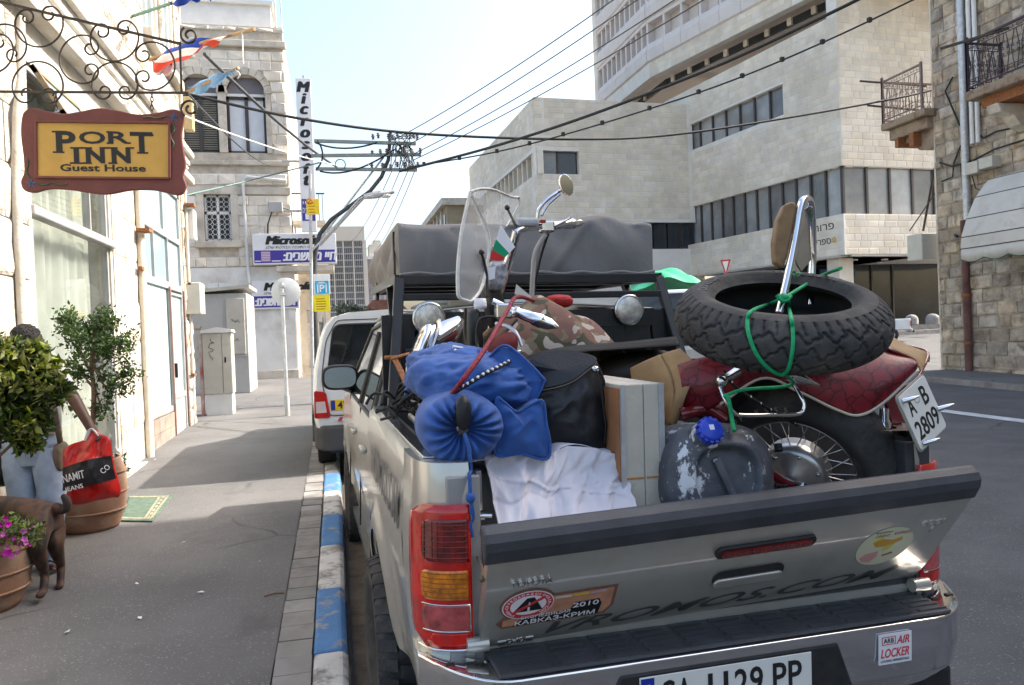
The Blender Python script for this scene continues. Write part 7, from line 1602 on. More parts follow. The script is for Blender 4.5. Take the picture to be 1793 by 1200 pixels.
def stext(s0, px0, px1, py0, py1, bold=0, serif=()):
    (x0, y0), (x1, y1) = s2(px0, py1), s2(px1, py0)
    sg.part('lettering', text_mesh('lettering', s0, m_ink, ext=.0012, bold=bold, width=x1-x0, height=y1-y0, mx=fS_ @ M.Translation(((x0+x1)/2, (y0+y1)/2, .0035))), None)
    for px, py, w_, h_ in serif:
        (a, b) = s2(px, py); sg.part('serif', MB().box(a-w_, a+w_, b-h_, b+h_, .002, .0045, fS_), m_ink)
sf_ = lambda px, py, w_=.024: (px, py, w_, .0045)
stext('P', 99, 132, 230, 266, .028, (sf_(103, 267, .03), sf_(97, 231, .018))); stext('O', 139, 184, 231, 252, .02); stext('R', 190, 226, 231, 251, .022, (sf_(193, 251, .018), sf_(224, 251, .016), sf_(191, 231.5, .014)))
stext('T', 229, 267, 232, 268, .026, (sf_(250, 268, .03), sf_(231, 236, .006), sf_(267, 237, .006)))
stext('I', 130, 138, 259, 286, .04, (sf_(134, 259.5, .032), sf_(134, 286, .034))); stext('N', 151, 183, 259, 286, .045, (sf_(152, 259.5, .028), sf_(153, 286, .024), sf_(182, 259.5, .022))); stext('N', 196, 228, 259, 286, .045, (sf_(197, 259.5, .028), sf_(198, 286, .024), sf_(228, 259.5, .022)))
stext('Guest House', 106, 255, 289, 300, .02)
m_fl1 = mat('painted blue flower', (.05, .12, .25), .6, v=.2, s=60); m_fl2 = mat('painted green vine', (.06, .1, .04), .6, v=.2, s=60)
for px, py in ((305, 206), (55, 322)):
    x, y = s2(px, py); st_ = MB()
    for k in range(5): a = k*1.2566+.3; st_.add([fS_ @ V((x+r*math.cos(a+d), y+r*math.sin(a+d), .003)) for r, d in ((.006, -1), (.034, 0), (.006, 1))]+[fS_ @ V((x, y, .003))], [(0, 1, 2), (0, 2, 3)])
    sg.part('painted_star', st_, m_fl1, solid=.001)
for pts in (((303, 215), (306, 228), (300, 240), (305, 252), (302, 260)), ((290, 204), (275, 207), (262, 205), (250, 206)), ((52, 312), (47, 300), (50, 288), (48, 278)), ((66, 322), (80, 324), (92, 320), (108, 324), (118, 322))):
    sg.part('painted_vine', MB().tube(cr([fS_ @ V((*s2(*p), .003)) for p in pts], 5), .006, 5, flat=.3), m_fl2)
br = Thing('sign_bracket', 'ornate wrought-iron scroll bracket carrying the inn sign', 'bracket', SP(0, 165))
br.part('bottom_bar', MB().bar(SP(-260, 159), SP(330, 163), .014, .012), m_iron); br.part('top_bar', MB().bar(SP(-260, -56), SP(316, 77), .018, .012), m_iron); br.part('end_bar', MB().bar(SP(315, 74), SP(318, 163), .012), m_iron)
def cscroll(ax, ay, ang, Rpx):
    """C-scroll: apex pixel, direction of the opening (deg, image up = 90), main radius in pixels"""
    steps = []; 
    for k in range(20): steps.append((Rpx*1.12, rad(62)/20))
    for k in range(14): f = k/14; steps.append((Rpx*(1.1-.62*f), rad(95)/14))
    for k in range(18): f = k/18; steps.append((Rpx*(.38-.24*f), rad(340)/18))
    halves = []
    for sgn in (1, -1):
        x, y = 0., 0.; th = 0 if sgn > 0 else math.pi; pts = []
        for r, da in steps:
            th += sgn*da/2; x += r*da*math.cos(th); y += r*da*math.sin(th); th += sgn*da/2; pts.append((x, y))
        halves.append(pts)
    path = halves[1][::-1]+[(0, 0)]+halves[0]; a = rad(ang-90)
    return [SP(ax+(x*math.cos(a)-y*math.sin(a)), ay-(x*math.sin(a)+y*math.cos(a))) for x, y in path]
for ax, ay, ang, R_ in ((74, 82, 98, 38), (104, 104, 0, 38), (206, 107, 98, 38), (201, 109, 270, 36), (306, 116, 180, 38), (66, 108, 270, 40), (-10, 128, 100, 36), (18, 44, 255, 34)):
    br.part('scroll', MB().tube(cscroll(ax, ay, ang, R_), .0055, 6), m_iron)
for ax, ay, s_ in ((332, 62, 1), (333, 190, -1)):
    br.part('end_scroll', MB().tube([SP(ax+(17-12*k/20)*math.cos(s_*(k*.42)+(2.2 if s_ > 0 else -2.2)), ay-(17-12*k/20)*math.sin(s_*(k*.42)+(2.2 if s_ > 0 else -2.2))) for k in range(21)], .0075, 6), m_iron)
for px in (98, 266):
    for k in range(4):
        c_ = SP(px, 167+k*7.2 - (0 if px > 200 else 0)); ax_ = (1, 0, 0) if k % 2 else (0, 1, 0)
        sg.part('chain_link', MB().tube([c_+V(ax_)*.008*math.cos(t)+V((0, 0, .017*math.sin(t))) for t in [j*math.pi/6 for j in range(12)]], .003, 5, closed=True), m_iron)

# ================================================================== flags
def flag(name, label, pole, cloth, cols, rope=None):
    t = Thing(name, label, 'flag', atD(*pole[0]))
    t.part('pole', MB().tube([atD(*p) for p in pole], .02, 8), mat('flag pole wood' if name != 'green_pole_flag' else 'green pole', (.35, .24, .12) if name != 'green_pole_flag' else (.1, .22, .18), .6, v=.15))
    a, b = cr([atD(*p) for p in cloth[0]], 6), cr([atD(*p) for p in cloth[1]], 6); n = len(cols)
    for i, ma in enumerate(cols):
        t.part('cloth_band', MB().grid(lambda u, v: curve_eval(a, u).lerp(curve_eval(b, u), (i+v)/n)+V((0, .05*math.sin(u*9+(i+v)/n*5)+.03*math.sin(u*21), .03*math.sin(u*14+2)*((i+v)/n))), 30, 6), ma, solid=.002)
    if rope: t.part('rope', MB().tube(cr([atD(*p) for p in rope], 5), .008, 5), m_white)
m_fb = mat('flag blue', (.015, .06, .4), .8, v=.1, s=6); m_fw = mat('flag white', (.72, .72, .74), .8, v=.04); m_fr = mat('flag scarlet', (.6, .06, .03), .8, v=.1); m_fs = mat('flag sky blue', (.2, .4, .65), .8, v=.1)
flag('green_pole_flag', 'blue flag tip on a green pole at the top edge above the bracket', [(213, 35, 10), (300, 6, 9.2)], ([(298, 2, 9.2), (330, -6, 9), (370, -14, 8.8)], [(300, 9, 9.2), (335, 4, 9), (368, -2, 8.8)]), [m_fb])
flag('tricolour_flag', 'torn blue, white and red flag blowing off a pole near the bracket end', [(262, 104, 9.8), (350, 76, 9.2), (446, 51, 8.6)], ([(265, 100, 9.8), (310, 80, 9.5), (370, 66, 9.1), (408, 57, 8.8)], [(268, 112, 9.8), (275, 125, 9.5), (330, 100, 9.1), (375, 78, 8.8)]), [m_fb, m_fw, m_fr], [(424, 57, 8.7), (425, 85, 8.7), (426, 112, 8.7)])
flag('white_red_flag', 'faded white and red flag bunched under the tricolour', [(262, 106, 10), (300, 96, 9.8)], ([(285, 92, 9.8), (300, 88, 9.7), (316, 92, 9.6)], [(270, 125, 9.8), (285, 132, 9.7), (312, 125, 9.6)]), [m_fr, m_fw])
flag('pale_blue_flag', 'pale blue flag draped low over the arched window', [(325, 163, 10), (418, 119, 9.4)], ([(328, 152, 10), (360, 138, 9.8), (395, 128, 9.5), (412, 122, 9.4)], [(334, 162, 10), (358, 160, 9.8), (378, 150, 9.5), (405, 128, 9.4)]), [m_fs], [(412, 122, 9.4), (420, 130, 9.4), (416, 138, 9.4)])

# ================================================================== plants in terracotta pots
m_ter = mat('terracotta', (.25, .135, .085), .85, v=.12, s=5, b=.25, bs=60, dirt=((.28, .22, .165), .4, 6))
m_leaf = mat('bush leaf', (.055, .09, .018), .65, v=.2, s=14, rnd=.5); m_leafy = mat('yellowish leaf', (.17, .19, .035), .5, v=.2, s=14, rnd=.3); m_leaf2 = mat('small tree leaf', (.045, .085, .02), .65, v=.2, s=14, rnd=.5)
def translucent(ma, k=.35):
    nt = ma.node_tree; N = nt.nodes; L = nt.links; p = N['Principled BSDF']; o = N['Material Output']; t = N.new('ShaderNodeBsdfTranslucent'); L.new(p.inputs['Base Color'].links[0].from_socket, t.inputs['Color']); m_ = N.new('ShaderNodeMixShader'); m_.inputs[0].default_value = k; L.new(p.outputs[0], m_.inputs[1]); L.new(t.outputs[0], m_.inputs[2]); L.new(m_.outputs[0], o.inputs['Surface'])
for q_ in (m_leaf, m_leafy, m_leaf2): translucent(q_)
m_bark = mat('grey brown bark', (.14, .09, .065), .9, v=.2, s=25)
def pot(name, label, x, y, r, h, lean=0):
    g = gz(y); t = Thing(name, label, 'plant pot', (x, y, g)); mx = M.Translation((x, y, g)) @ M.Rotation(lean, 4, 'Y')
    t.part('body', MB().lathe([(0, .0), (r*.72, 0), (r*.78, .03), (r*.93, h*.3), (r, h*.58), (r*.97, h*.82), (r*.86, h*.97), (r*.88, h), (r*.8, h), (r*.78, h*.92)], 40, mx), m_ter)
    for k in (.27, .52, .8): rr = r*(.93 if k < .3 else .995 if k < .6 else .985); t.part('rope_band', MB().tube([mx @ V((rr*math.cos(a), rr*math.sin(a), h*k)) for a in [j*math.pi/20 for j in range(40)]], .009, 6, closed=True), m_ter)
    t.part('soil', MB().lathe([(0, h*.9), (r*.79, h*.9)], 24, mx), m_soil); return t
p1c = SP(-12, 1000); X1 = -2.06; pot('front_pot', 'barrel-shaped terracotta pot at the lower left corner with purple flowers', X1, 5.0, .285, .43)
X2 = plane(158, 935, (0, -.02, 1), 0).x-.02; Y2 = 6.78; X2 -= .03; pot('rear_pot', 'barrel-shaped terracotta pot behind the red shopping bag', X2, Y2, .28, .56)
# bush in the front pot
bu = Thing('leafy_bush', 'dense yellow green leafy bush filling the left edge in front of the man', 'bush', (X1, 5.0, .5)); bc = atY(25, 690, 4.95)
lm = MB(); lm2 = MB()
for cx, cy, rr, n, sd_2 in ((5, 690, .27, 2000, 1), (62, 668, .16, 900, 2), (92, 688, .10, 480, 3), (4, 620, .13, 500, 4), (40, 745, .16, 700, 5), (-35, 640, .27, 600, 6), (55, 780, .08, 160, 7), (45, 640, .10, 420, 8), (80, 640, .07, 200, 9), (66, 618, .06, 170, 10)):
    q = atY(cx, cy, 4.95); leaves(lm, q, rr, rr*.8, rr*.8, n, .055, sd_2, clumps=20); leaves(lm2, q+V((0, -.05, .03)), rr*1.02, rr*.85, rr*.85, n//4, .05, sd_2+50, clumps=16)  # second set: fewer, yellower leaves shifted slightly forward and up
bu.part('foliage', lm, m_leaf, kind='stuff'); bu.part('yellow_foliage', lm2, m_leafy, kind='stuff', label='bright yellow leaves')
for k in range(6): e = bc+V((RN.uniform(-.3, .3), RN.uniform(-.1, .15), RN.uniform(-.2, .2))); bu.part('stem', MB().tube(cr([V((X1+RN.uniform(-.05, .05), 5.0, .45)), V((X1, 5, .8)), e], 5), [.014]*5+[.01]*6, 6), m_bark)
# petunias
pt = Thing('petunia_plant', 'trailing purple pink petunias spilling over the front pot rim', 'flowers', (X1+.15, 4.8, .66)); pc_ = atY(18, 935, 4.78)
m_pet = mat('magenta petal', (.5, .06, .38), .6, v=.2, s=30, rnd=.25); m_pl = mat('petunia leaf', (.12, .17, .035), .6, v=.2, s=20, rnd=.4)
pl = MB(); leaves(pl, pc_, .2, .13, .085, 900, .03, 31, clumps=20); leaves(pl, atY(-10, 930, 4.85), .2, .15, .1, 500, .03, 32); pt.part('foliage', pl, m_pl, kind='stuff')
rf = random.Random(8)
for k in range(34):
    q = atY(rf.uniform(-5, 60), rf.uniform(905, 968), 4.78)+V((0, rf.uniform(-.14, 0), 0)); d = V((rf.uniform(-.5, .8), -1, rf.uniform(0, .9))).normalized(); f = frame(q, d.orthogonal(), d.cross(d.orthogonal()), d); s_ = rf.uniform(.015, .022)
    fm_ = MB(); fm_.add([f @ V((s_*(1 if j % 2 else .72)*math.cos(j*math.pi/5), s_*(1 if j % 2 else .72)*math.sin(j*math.pi/5), .004)) for j in range(10)]+[f @ V((0, 0, -.008))], [(j, (j+1) % 10, 10) for j in range(10)]); pt.part('flower', fm_, m_pet)
# small tree in the rear pot
tr_ = Thing('potted_tree', 'small potted tree with fine dark leaves against the bright shop window', 'tree', (X2, Y2, .7)); tb0 = V((X2, Y2, .55)); 
tk = cr([tb0, atY(163, 735, Y2), atY(164, 680, Y2), atY(160, 640, Y2), atY(166, 580, Y2)], 6); tr_.part('trunk', MB().tube(tk, [.024-.012*i/(len(tk)-1) for i in range(len(tk))], 8), m_bark)
lt = MB()
for cx, cy, rr, n, sd_2 in ((165, 600, .28, 1300, 11), (130, 575, .22, 650, 12), (205, 600, .22, 750, 13), (190, 560, .16, 420, 14), (200, 670, .20, 560, 15), (140, 650, .17, 380, 16), (225, 650, .13, 240, 17), (180, 715, .14, 200, 18), (135, 720, .1, 100, 19), (115, 555, .1, 150, 20)):
    q = atY(cx, cy, Y2); leaves(lt, q, rr, rr, rr*.85, n, .034, sd_2, clumps=22, hollow=.4)
    if rr > .13: tr_.part('branch', MB().tube(cr([tk[12+sd_2 % 8], tk[14].lerp(q, .5)+V((0, 0, -.03)), q], 4), [.011]*4+[.007]*5, 6), m_bark)
tr_.part('crown', lt, m_leaf2, kind='stuff')
sw_ = Thing('white_flower_plant', 'small leafy sprig with white flowers beside the rear pot', 'plant', atY(208, 850, 7.0)); sl_ = MB(); leaves(sl_, atY(205, 815, 6.95), .09, .08, .13, 160, .05, 41, clumps=10); sw_.part('leaves', sl_, m_leaf2, kind='stuff')
for px, py in ((207, 790), (212, 806), (200, 800)): sw_.part('flower', MB().ball(atY(px, py, 6.9), .018, n=8), m_sgw)
# doormat
qm = [plane(px, py, (0, -.02, 1), 0)+V((0, 0, .008)) for px, py in ((212, 914), (267, 915), (304, 869), (228, 870))]
dmx = Thing('doormat', 'green doormat with a patterned beige border beside the rear pot', 'doormat', qm[0]); m_mg = mat('green mat', (.1, .145, .105), .95, v=.2, s=18, b=.4, bs=150); m_mb = mat('beige mat border', (.3, .27, .19), .95, v=.3, s=35, b=.4, bs=150)
lp4 = lambda a, b: qm[0].lerp(qm[1], a).lerp(qm[3].lerp(qm[2], a), b)
dmx.part('backing', MB().add([lp4(a, b) for a, b in ((0, 0), (1, 0), (1, 1), (0, 1))], [(0, 1, 2, 3)]), m_mg, solid=.012)
for a0, a1, b0_, b1_ in ((.68, .74, .04, .96), (.86, .92, .04, .96), (0, .92, .05, .1), (0, .92, .9, .95)): dmx.part('border_stripe', MB().add([lp4(a, b)+V((0, 0, .007)) for a, b in ((a0, b0_), (a1, b0_), (a1, b1_), (a0, b1_))], [(0, 1, 2, 3)]), m_mb, solid=.002)
for k in range(7): dmx.part('border_motif', MB().add([lp4(.8+.04*math.cos(t), .12+k*.13+.05*math.sin(t))+V((0, 0, .007)) for t in [j*math.pi/4 for j in range(8)]], [tuple(range(8))]), m_mb, solid=.002)

# ================================================================== the man with the red bag
YM = 5.72
def Mp(px, py, dy=0): return atY(px, py, YM+dy)
mg = gz(YM)
man = Thing('person', 'man in grey T-shirt and pale jeans behind the bush, carrying a red shopping bag', 'person', Mp(60, 1000))
m_skin = mat('dark brown skin', (.085, .04, .025), .5, v=.08, s=14); m_jean = mat('pale blue denim', (.27, .36, .5), .85, v=.12, s=9, b=.3, bs=180, dirt=((.2, .26, .38), .35, 6)); m_tee = mat('grey jersey', (.24, .24, .255), .9, v=.06, s=8, b=.15, bs=120)
def skin_body(name, joints, edges, root, ma, thing, sub=2):
    me = bpy.data.meshes.new(name); me.from_pydata([tuple(j[0]) for j in joints], edges, []); me.materials.append(ma)
    o = bpy.data.objects.new(name, me); COL.objects.link(o); o.parent = thing.o; o.matrix_parent_inverse = M.Translation(-thing.base)
    sk_ = o.modifiers.new('skin', 'SKIN'); sk_.use_smooth_shade = True
    me.update()
    lay = me.skin_vertices[0].data if len(me.skin_vertices) else None
    if lay is None: raise RuntimeError('no skin layer')
    for i, j in enumerate(joints): lay[i].radius = (j[1], j[2] if len(j) > 2 else j[1]); lay[i].use_root = (i == root)
    q = o.modifiers.new('sub', 'SUBSURF'); q.levels = sub; q.render_levels = sub
    return o
hp = Mp(57, 772); ch_ = Mp(52, 680); nk = Mp(46, 632); hdp = Mp(44, 603); ht = Mp(44, 583)
shL, shR = Mp(98, 652), Mp(2, 652); elb = Mp(130, 700, -.1); wr = Mp(157, 746, -.18); kn_ = Mp(166, 762, -.19)
kL, kR = Mp(92, 875, -.05), Mp(38, 875, -.05); aL_, aR_ = Mp(88, 985, 0), Mp(45, 985, .15); tL, tR = Mp(97, 1003, -.12), Mp(40, 1003, .03)
hL, hR = Mp(82, 790), Mp(33, 790)
J = [(hp, .13, .1), (ch_, .15, .105), (nk, .055), (hdp, .075, .09), (ht, .07, .085), (shL, .062), (elb, .042), (wr, .031), (kn_, .036, .026), (shR, .062), (Mp(-22, 705), .042), (Mp(-25, 760, -.1), .03), (hL, .085), (kL, .055), (aL_, .036), (tL, .042, .022), (hR, .085), (kR, .055), (aR_, .036), (tR, .042, .022)]
E_ = [(0, 1), (1, 2), (2, 3), (3, 4), (1, 5), (5, 6), (6, 7), (7, 8), (1, 9), (9, 10), (10, 11), (0, 12), (12, 13), (13, 14), (14, 15), (0, 16), (16, 17), (17, 18), (18, 19)]
body = skin_body('body', J, E_, 0, m_skin, man)
for k in range(4): a = kn_+V((-.03+.018*k, -.012, -.012)); man.part('finger', MB().tube([a, a+V((.004, -.022, -.02)), a+V((.0, -.012, -.045)), a+V((0, .012, -.05))], [.0095, .0095, .009, .007], 8), m_skin)
man.part('thumb', MB().tube([kn_+V((.03, -.01, .005)), kn_+V((.035, -.035, -.015)), kn_+V((.02, -.045, -.03))], [.011, .01, .008], 8), m_skin)
hr = MB().ball(hdp+V((0, .015, .05)), .088, .1, .085, 22)
for k in range(260):
    d = V((rf.gauss(0, 1), rf.gauss(0, 1)+.3, abs(rf.gauss(0, 1)))).normalized(); q = hdp+V((0, .015, .05))+V((d.x*.086, d.y*.098, d.z*.083)); hr.ball(q, .006, n=5)
man.part('hair', hr, mat('black curly hair', (.012, .01, .01), .9, v=.3, s=60))
for s_ in (-1, 1): man.part('eye', MB().ball(hdp+V((s_*.03, -.085, .0)), .011, n=8), m_sgw); man.part('ear', MB().ball(hdp+V((s_*.078, .0, -.005)), .012, .02, .03, 10), m_skin)
man.part('nose', MB().ball(hdp+V((0, -.095, -.025)), .016, .018, .024, 10), m_skin); man.part('mouth', MB().ball(hdp+V((0, -.082, -.06)), .025, .01, .009, 10), mat('lips', (.1, .035, .03), .5))
def loft(rings, n=24, w=.0, seed=0):
    """rings: (centre, rx, ry)"""
    return MB().grid(lambda u, v: (lambda k: (lambda i, f: (rings[i][0].lerp(rings[min(len(rings)-1, i+1)][0], f))+V(((rings[i][1]*(1-f)+rings[min(len(rings)-1, i+1)][1]*f)*(1+w*math.sin(v*40+u*9+seed)*math.sin(u*12+v*17))*math.cos(2*math.pi*u), (rings[i][2]*(1-f)+rings[min(len(rings)-1, i+1)][2]*f)*math.sin(2*math.pi*u), .012*w*8*math.sin(u*19+v*8))))(min(len(rings)-2, int(k)), k-min(len(rings)-2, int(k))))(v*(len(rings)-1)), n, 30, cu=True)
man.part('t_shirt', loft([(Mp(57, 765), .175, .13), (Mp(56, 740), .175, .13), (ch_, .185, .135), (Mp(50, 650), .19, .12), (Mp(47, 638), .12, .09)], 28, .012), m_tee)
man.part('sleeve', loft([(shL+V((-.02, 0, .03)), .07, .075), (shL.lerp(elb, .45), .065, .065)], 16, .01), m_tee); man.part('sleeve', loft([(shR+V((.02, 0, .03)), .07, .075), (Mp(-12, 685), .065, .065)], 16, .01), m_tee)
jn = loft([(Mp(57, 755), .17, .125), (Mp(57, 775), .178, .13), (Mp(57, 795), .175, .13), (Mp(57, 812), .16, .12)], 28, .01)
for h_, k_, a2, sd_2 in ((hL, kL, aL_, 1), (hR, kR, aR_, 2)):
    lg = loft([(h_+V((0, 0, .03)), .1, .115), (h_.lerp(k_, .3), .1, .11), (h_.lerp(k_, .75), .085, .09), (k_, .08, .085), (k_.lerp(a2, .5), .074, .08), (a2+V((0, 0, .06)), .07, .08), (a2+V((0, 0, .0)), .075, .085)], 22, .022, sd_2); jn.add(lg.v, lg.f, True)
man.part('jeans', jn, m_jean); man.part('jeans_fly', MB().tube(cr([Mp(76, 758, -.14), Mp(76, 778, -.15), Mp(72, 790, -.14)], 4), .008, 5, flat=.4), m_jean)
for a2, t2 in ((aL_, tL), (aR_, tR)):
    c_ = a2.lerp(t2, .5); c_.z = gz(c_.y)+.012; man.part('sandal', MB().prism([(x+c_.x, y+c_.y) for x, y in el(.055, .13, 20)], .02, M.Translation((0, 0, c_.z-.012))), m_black); man.part('sandal_strap', MB().tube(cr([c_+V((-.05, -.03, .02)), c_+V((0, -.05, .065)), c_+V((.05, -.03, .02))], 5), .012, 6, flat=.4), m_black)
sbg = Thing('shoulder_bag', 'olive brown shoulder bag strap and pouch at the man\'s hip', 'shoulder bag', Mp(106, 800)); m_ol = mat('olive canvas', (.12, .1, .07), .85, v=.2, s=14)
sbg.part('strap', MB().tube(cr([Mp(88, 660, -.13), Mp(94, 710, -.15), Mp(102, 755, -.1), Mp(106, 775, -.05)], 5), .02, 6, flat=.3), m_ol); sbg.part('pouch', bag(Mp(107, 800), V((.03, 0, 0)), V((0, .1, 0)), V((.0, 0, .1)), .6, .6, wr=.03), m_ol)
single('dark_bag', bag(Mp(2, 810, .1), V((.06, 0, 0)), V((0, .08, 0)), V((0, 0, .16)), .7, .7, wr=.03), m_lea, 'black bag hanging at the left edge beside the man', 'bag')
# red plastic shopping bag
rbg = Thing('red_shopping_bag', 'shiny red plastic shopping bag with black band lettered Namit Jeans', 'shopping bag', atY(160, 880, 5.55)); m_rp = mat('red plastic film', (.5, .012, .01), .28, v=.12, s=6, b=.25, bs=40, coat=.3); m_bp = mat('black plastic print', (.02, .018, .02), .35, v=.1, b=.2, bs=40)
olp = [(163, 752), (176, 760), (192, 768), (196, 790), (202, 820), (211, 852), (209, 870), (195, 872), (165, 878), (140, 884), (120, 880), (114, 850), (110, 815), (111, 790), (125, 778), (148, 770)]
ob2 = [(q.x, q.z) for q in cr([atY(x, y, 5.5) for x, y in olp], 4, True)]; nb_ = len(ob2); cxm = sum(p[0] for p in ob2)/nb_; czm = sum(p[1] for p in ob2)/nb_
def crk(x, z): return .06*(.2-abs(NZ.noise(V((x*11, z*5, 1)))))+.02*(.2-abs(NZ.noise(V((x*24, z*16, 4)))))
def rbf(sgn):
    def fn(u, v):
        p = ob2[round(u*nb_) % nb_]; k = .02+.98*v; x, z = cxm+(p[0]-cxm)*k, czm+(p[1]-czm)*k; top_ = max(0, min(1, (atY(160, 880, 5.5).z+.46-z)/.3)); return V((x, 5.5+sgn*(.085*(1-v**2.4)*(.25+.75*top_)+crk(x, z)*(1-v**4)), z))
    return fn
front = MB().grid(rbf(-1), nb_, 28, cu=True); back_ = MB().grid(rbf(1), nb_, 16, cu=True)
rbg.part('film', MB().add(front.v, front.f, True).add(back_.v, back_.f, True), m_rp, weld=True)
def onbag(px, py):
    q = atY(px, py, 5.5); d = max(abs(q.x-cxm)/.19, abs(q.z-czm)/.22); return V((q.x, 5.5-.088*(max(0, 1-min(1, d)**2.4))-max(0, crk(q.x, q.z))*(1-min(1, d)**4)-.009, q.z))
rbg.part('black_band', MB().grid(lambda u, v: onbag(113+u*(86+v*8), 818+v*40-u*22-(0 if v else 4*math.sin(u*3))), 30, 10), m_bp)
for s0, x0, y0, x1, y1, hh in (('NAMIT', 117, 836, 158, 824, .05), ('JEANS', 122, 855, 155, 846, .038), ('CO', 186, 822, 198, 812, .035)):
    a, b = onbag(x0, y0), onbag(x1, y1); d = (b-a); me = text_mesh('lettering', s0, m_inkw, ext=.0008, bold=.005, width=d.length, height=hh)
    ft2 = frame((a+b)/2+V((0, -.028, 0)), d, V((0, .05, 1))); me.transform(ft2); rbg.part('lettering', me, None)
rbg.part('handle', MB().tube(cr([atY(150, 772, 5.5), atY(160, 752, 5.5), atY(172, 764, 5.5)], 5), .016, 6, flat=.4), m_sgw)

# ================================================================== brindle dog
dg = Thing('dog', 'dark brindle dog seen from behind with its tail curled up beside the front pot', 'dog', plane(85, 1040, (0, -.02, 1), 0))
def brindle():
    ma = mat('brindle coat', (.065, .028, .014), .7, v=.2, s=20, b=.2, bs=200, sheen=.05); nt = ma.node_tree; N = nt.nodes; L = nt.links; p = N['Principled BSDF']; old = p.inputs['Base Color'].links[0].from_socket
    ge = N.new('ShaderNodeNewGeometry'); mp = N.new('ShaderNodeMapping'); mp.inputs['Scale'].default_value = (14, 14, 4); L.new(ge.outputs['Position'], mp.inputs['Vector']); no = N.new('ShaderNodeTexNoise'); no.inputs['Scale'].default_value = 1.6; no.inputs['Detail'].default_value = 5; L.new(mp.outputs[0], no.inputs['Vector'])
    mr = N.new('ShaderNodeMapRange'); mr.inputs[1].default_value = .45; mr.inputs[2].default_value = .6; L.new(no.outputs['Fac'], mr.inputs[0]); mi = N.new('ShaderNodeMix'); mi.data_type = 'RGBA'; L.new(mr.outputs[0], mi.inputs[0]); L.new(old, mi.inputs[6]); mi.inputs[7].default_value = (.018, .011, .009, 1); L.new(mi.outputs[2], p.inputs['Base Color']); return ma
m_dog = brindle()
def Dp(px, py, y): return atY(px, py, y)
pel = Dp(82, 905, 5.22); mid = Dp(30, 905, 5.28); che = Dp(-35, 915, 5.34); nke = Dp(-75, 880, 5.36); hea = Dp(-105, 850, 5.36); mzl = Dp(-135, 862, 5.36)
pr_, hr_, pwr = Dp(104, 1026, 5.3), Dp(108, 988, 5.33), Dp(103, 1033, 5.22)
JD = [(pel+V((0, 0, .02)), .10, .125), (mid, .115, .135), (che, .12, .15), (nke, .07, .08), (hea, .065, .065), (mzl, .035),
      (Dp(94, 922, 5.3), .07, .095), (Dp(97, 956, 5.2), .05), (Dp(107, 990, 5.33), .026), (Dp(106, 1022, 5.27), .023), (Dp(103, 1031, 5.2), .028, .018),
      (Dp(70, 922, 5.08), .07, .095), (Dp(65, 962, 4.98), .052), (Dp(79, 1004, 5.1), .027), (Dp(76, 1036, 5.03), .024), (Dp(68, 1046, 4.95), .028, .018),
      (Dp(-30, 960, 5.4), .045), (Dp(-28, 1000, 5.42), .026), (Dp(-28, 1032, 5.4), .022), (Dp(-45, 960, 5.2), .045), (Dp(-46, 1004, 5.2), .026), (Dp(-46, 1040, 5.18), .022),
      (Dp(94, 889, 5.2), .042), (Dp(110, 893, 5.18), .036), (Dp(119, 890, 5.18), .033), (Dp(118, 876, 5.18), .03), (Dp(108, 866, 5.18), .014)]
ED = [(0, 1), (1, 2), (2, 3), (3, 4), (4, 5), (0, 6), (6, 7), (7, 8), (8, 9), (9, 10), (0, 11), (11, 12), (12, 13), (13, 14), (14, 15), (2, 16), (16, 17), (17, 18), (2, 19), (19, 20), (20, 21), (0, 22), (22, 23), (23, 24), (24, 25), (25, 26)]
skin_body('body', JD, ED, 0, m_dog, dg)
for s_ in (-1, 1): dg.part('ear', MB().ball(hea+V((.01, s_*.055, .05)), .03, .012, .045, 8), m_dog)

# ================================================================== white van parked half on the pavement
VF = M.Translation((.615, 8.45, gz(8.6)-.01)) @ M.Rotation(.02, 4, 'X')
van = Thing('white_van', 'small white van with yellow plate parked half on the kerb ahead of the pickup', 'van', (0, 2, 0), VF)
VP = [(.74, .30), (.83, .42), (.855, .55), (.86, .75), (.855, .95), (.84, 1.1), (.80, 1.28), (.76, 1.45), (.715, 1.56), (.63, 1.655), (.45, 1.70), (.0, 1.72)]
def vansec(y):
    k = 1-.05*max(0, 1-y/.12)**2; roof = 1.0
    def f(i):
        x, z = VP[i]; x *= k
        if y > 2.7 and z > .95: t = min(1, (y-2.7)/.75); lim = 1.72-.72*t; z = min(z, .95+(z-.95)*(lim-.95)/.77)
        if y > 3.4: x *= 1-.18*((y-3.4)/.7)**2
        return x, z
    return [f(i) for i in range(len(VP))]
ysv = [0, .03, .08, .15, .3, .6, 1.0, 1.5, 2.0, 2.5, 2.7, 2.85, 3.0, 3.15, 3.3, 3.45, 3.7, 3.95, 4.08]
def vfn(u, v):
    y = ysv[round(u*(len(ysv)-1))]; s_ = vansec(y); k = round(v*22); i = k if k <= 11 else 22-k; x, z = s_[i]; 
    for wc in (.62, 3.25):
        az = archz(y, wc, .34, .31)
    return V((-x if k <= 11 else x, y, z))
van.part('body', MB().grid(vfn, len(ysv)-1, 22), m_vw)
r0 = vansec(0); van.part('rear_face', MB().add([V((-x, 0, z)) for x, z in r0]+[V((x, 0, z)) for x, z in r0[::-1][1:]], [tuple(range(23))]), m_vw); r1_ = vansec(4.08); van.part('front_face', MB().add([V((-x, 4.08, z)) for x, z in r1_]+[V((x, 4.08, z)) for x, z in r1_[::-1][1:]], [tuple(range(23))]), m_vw)
fv_ = frame((0, -.004, 0), (1, 0, 0), (0, 0, 1), (0, -1, 0))
def vt(px, py, y=9.28): q = VF.inverted() @ atY(px, py, y); return q.x, q.z
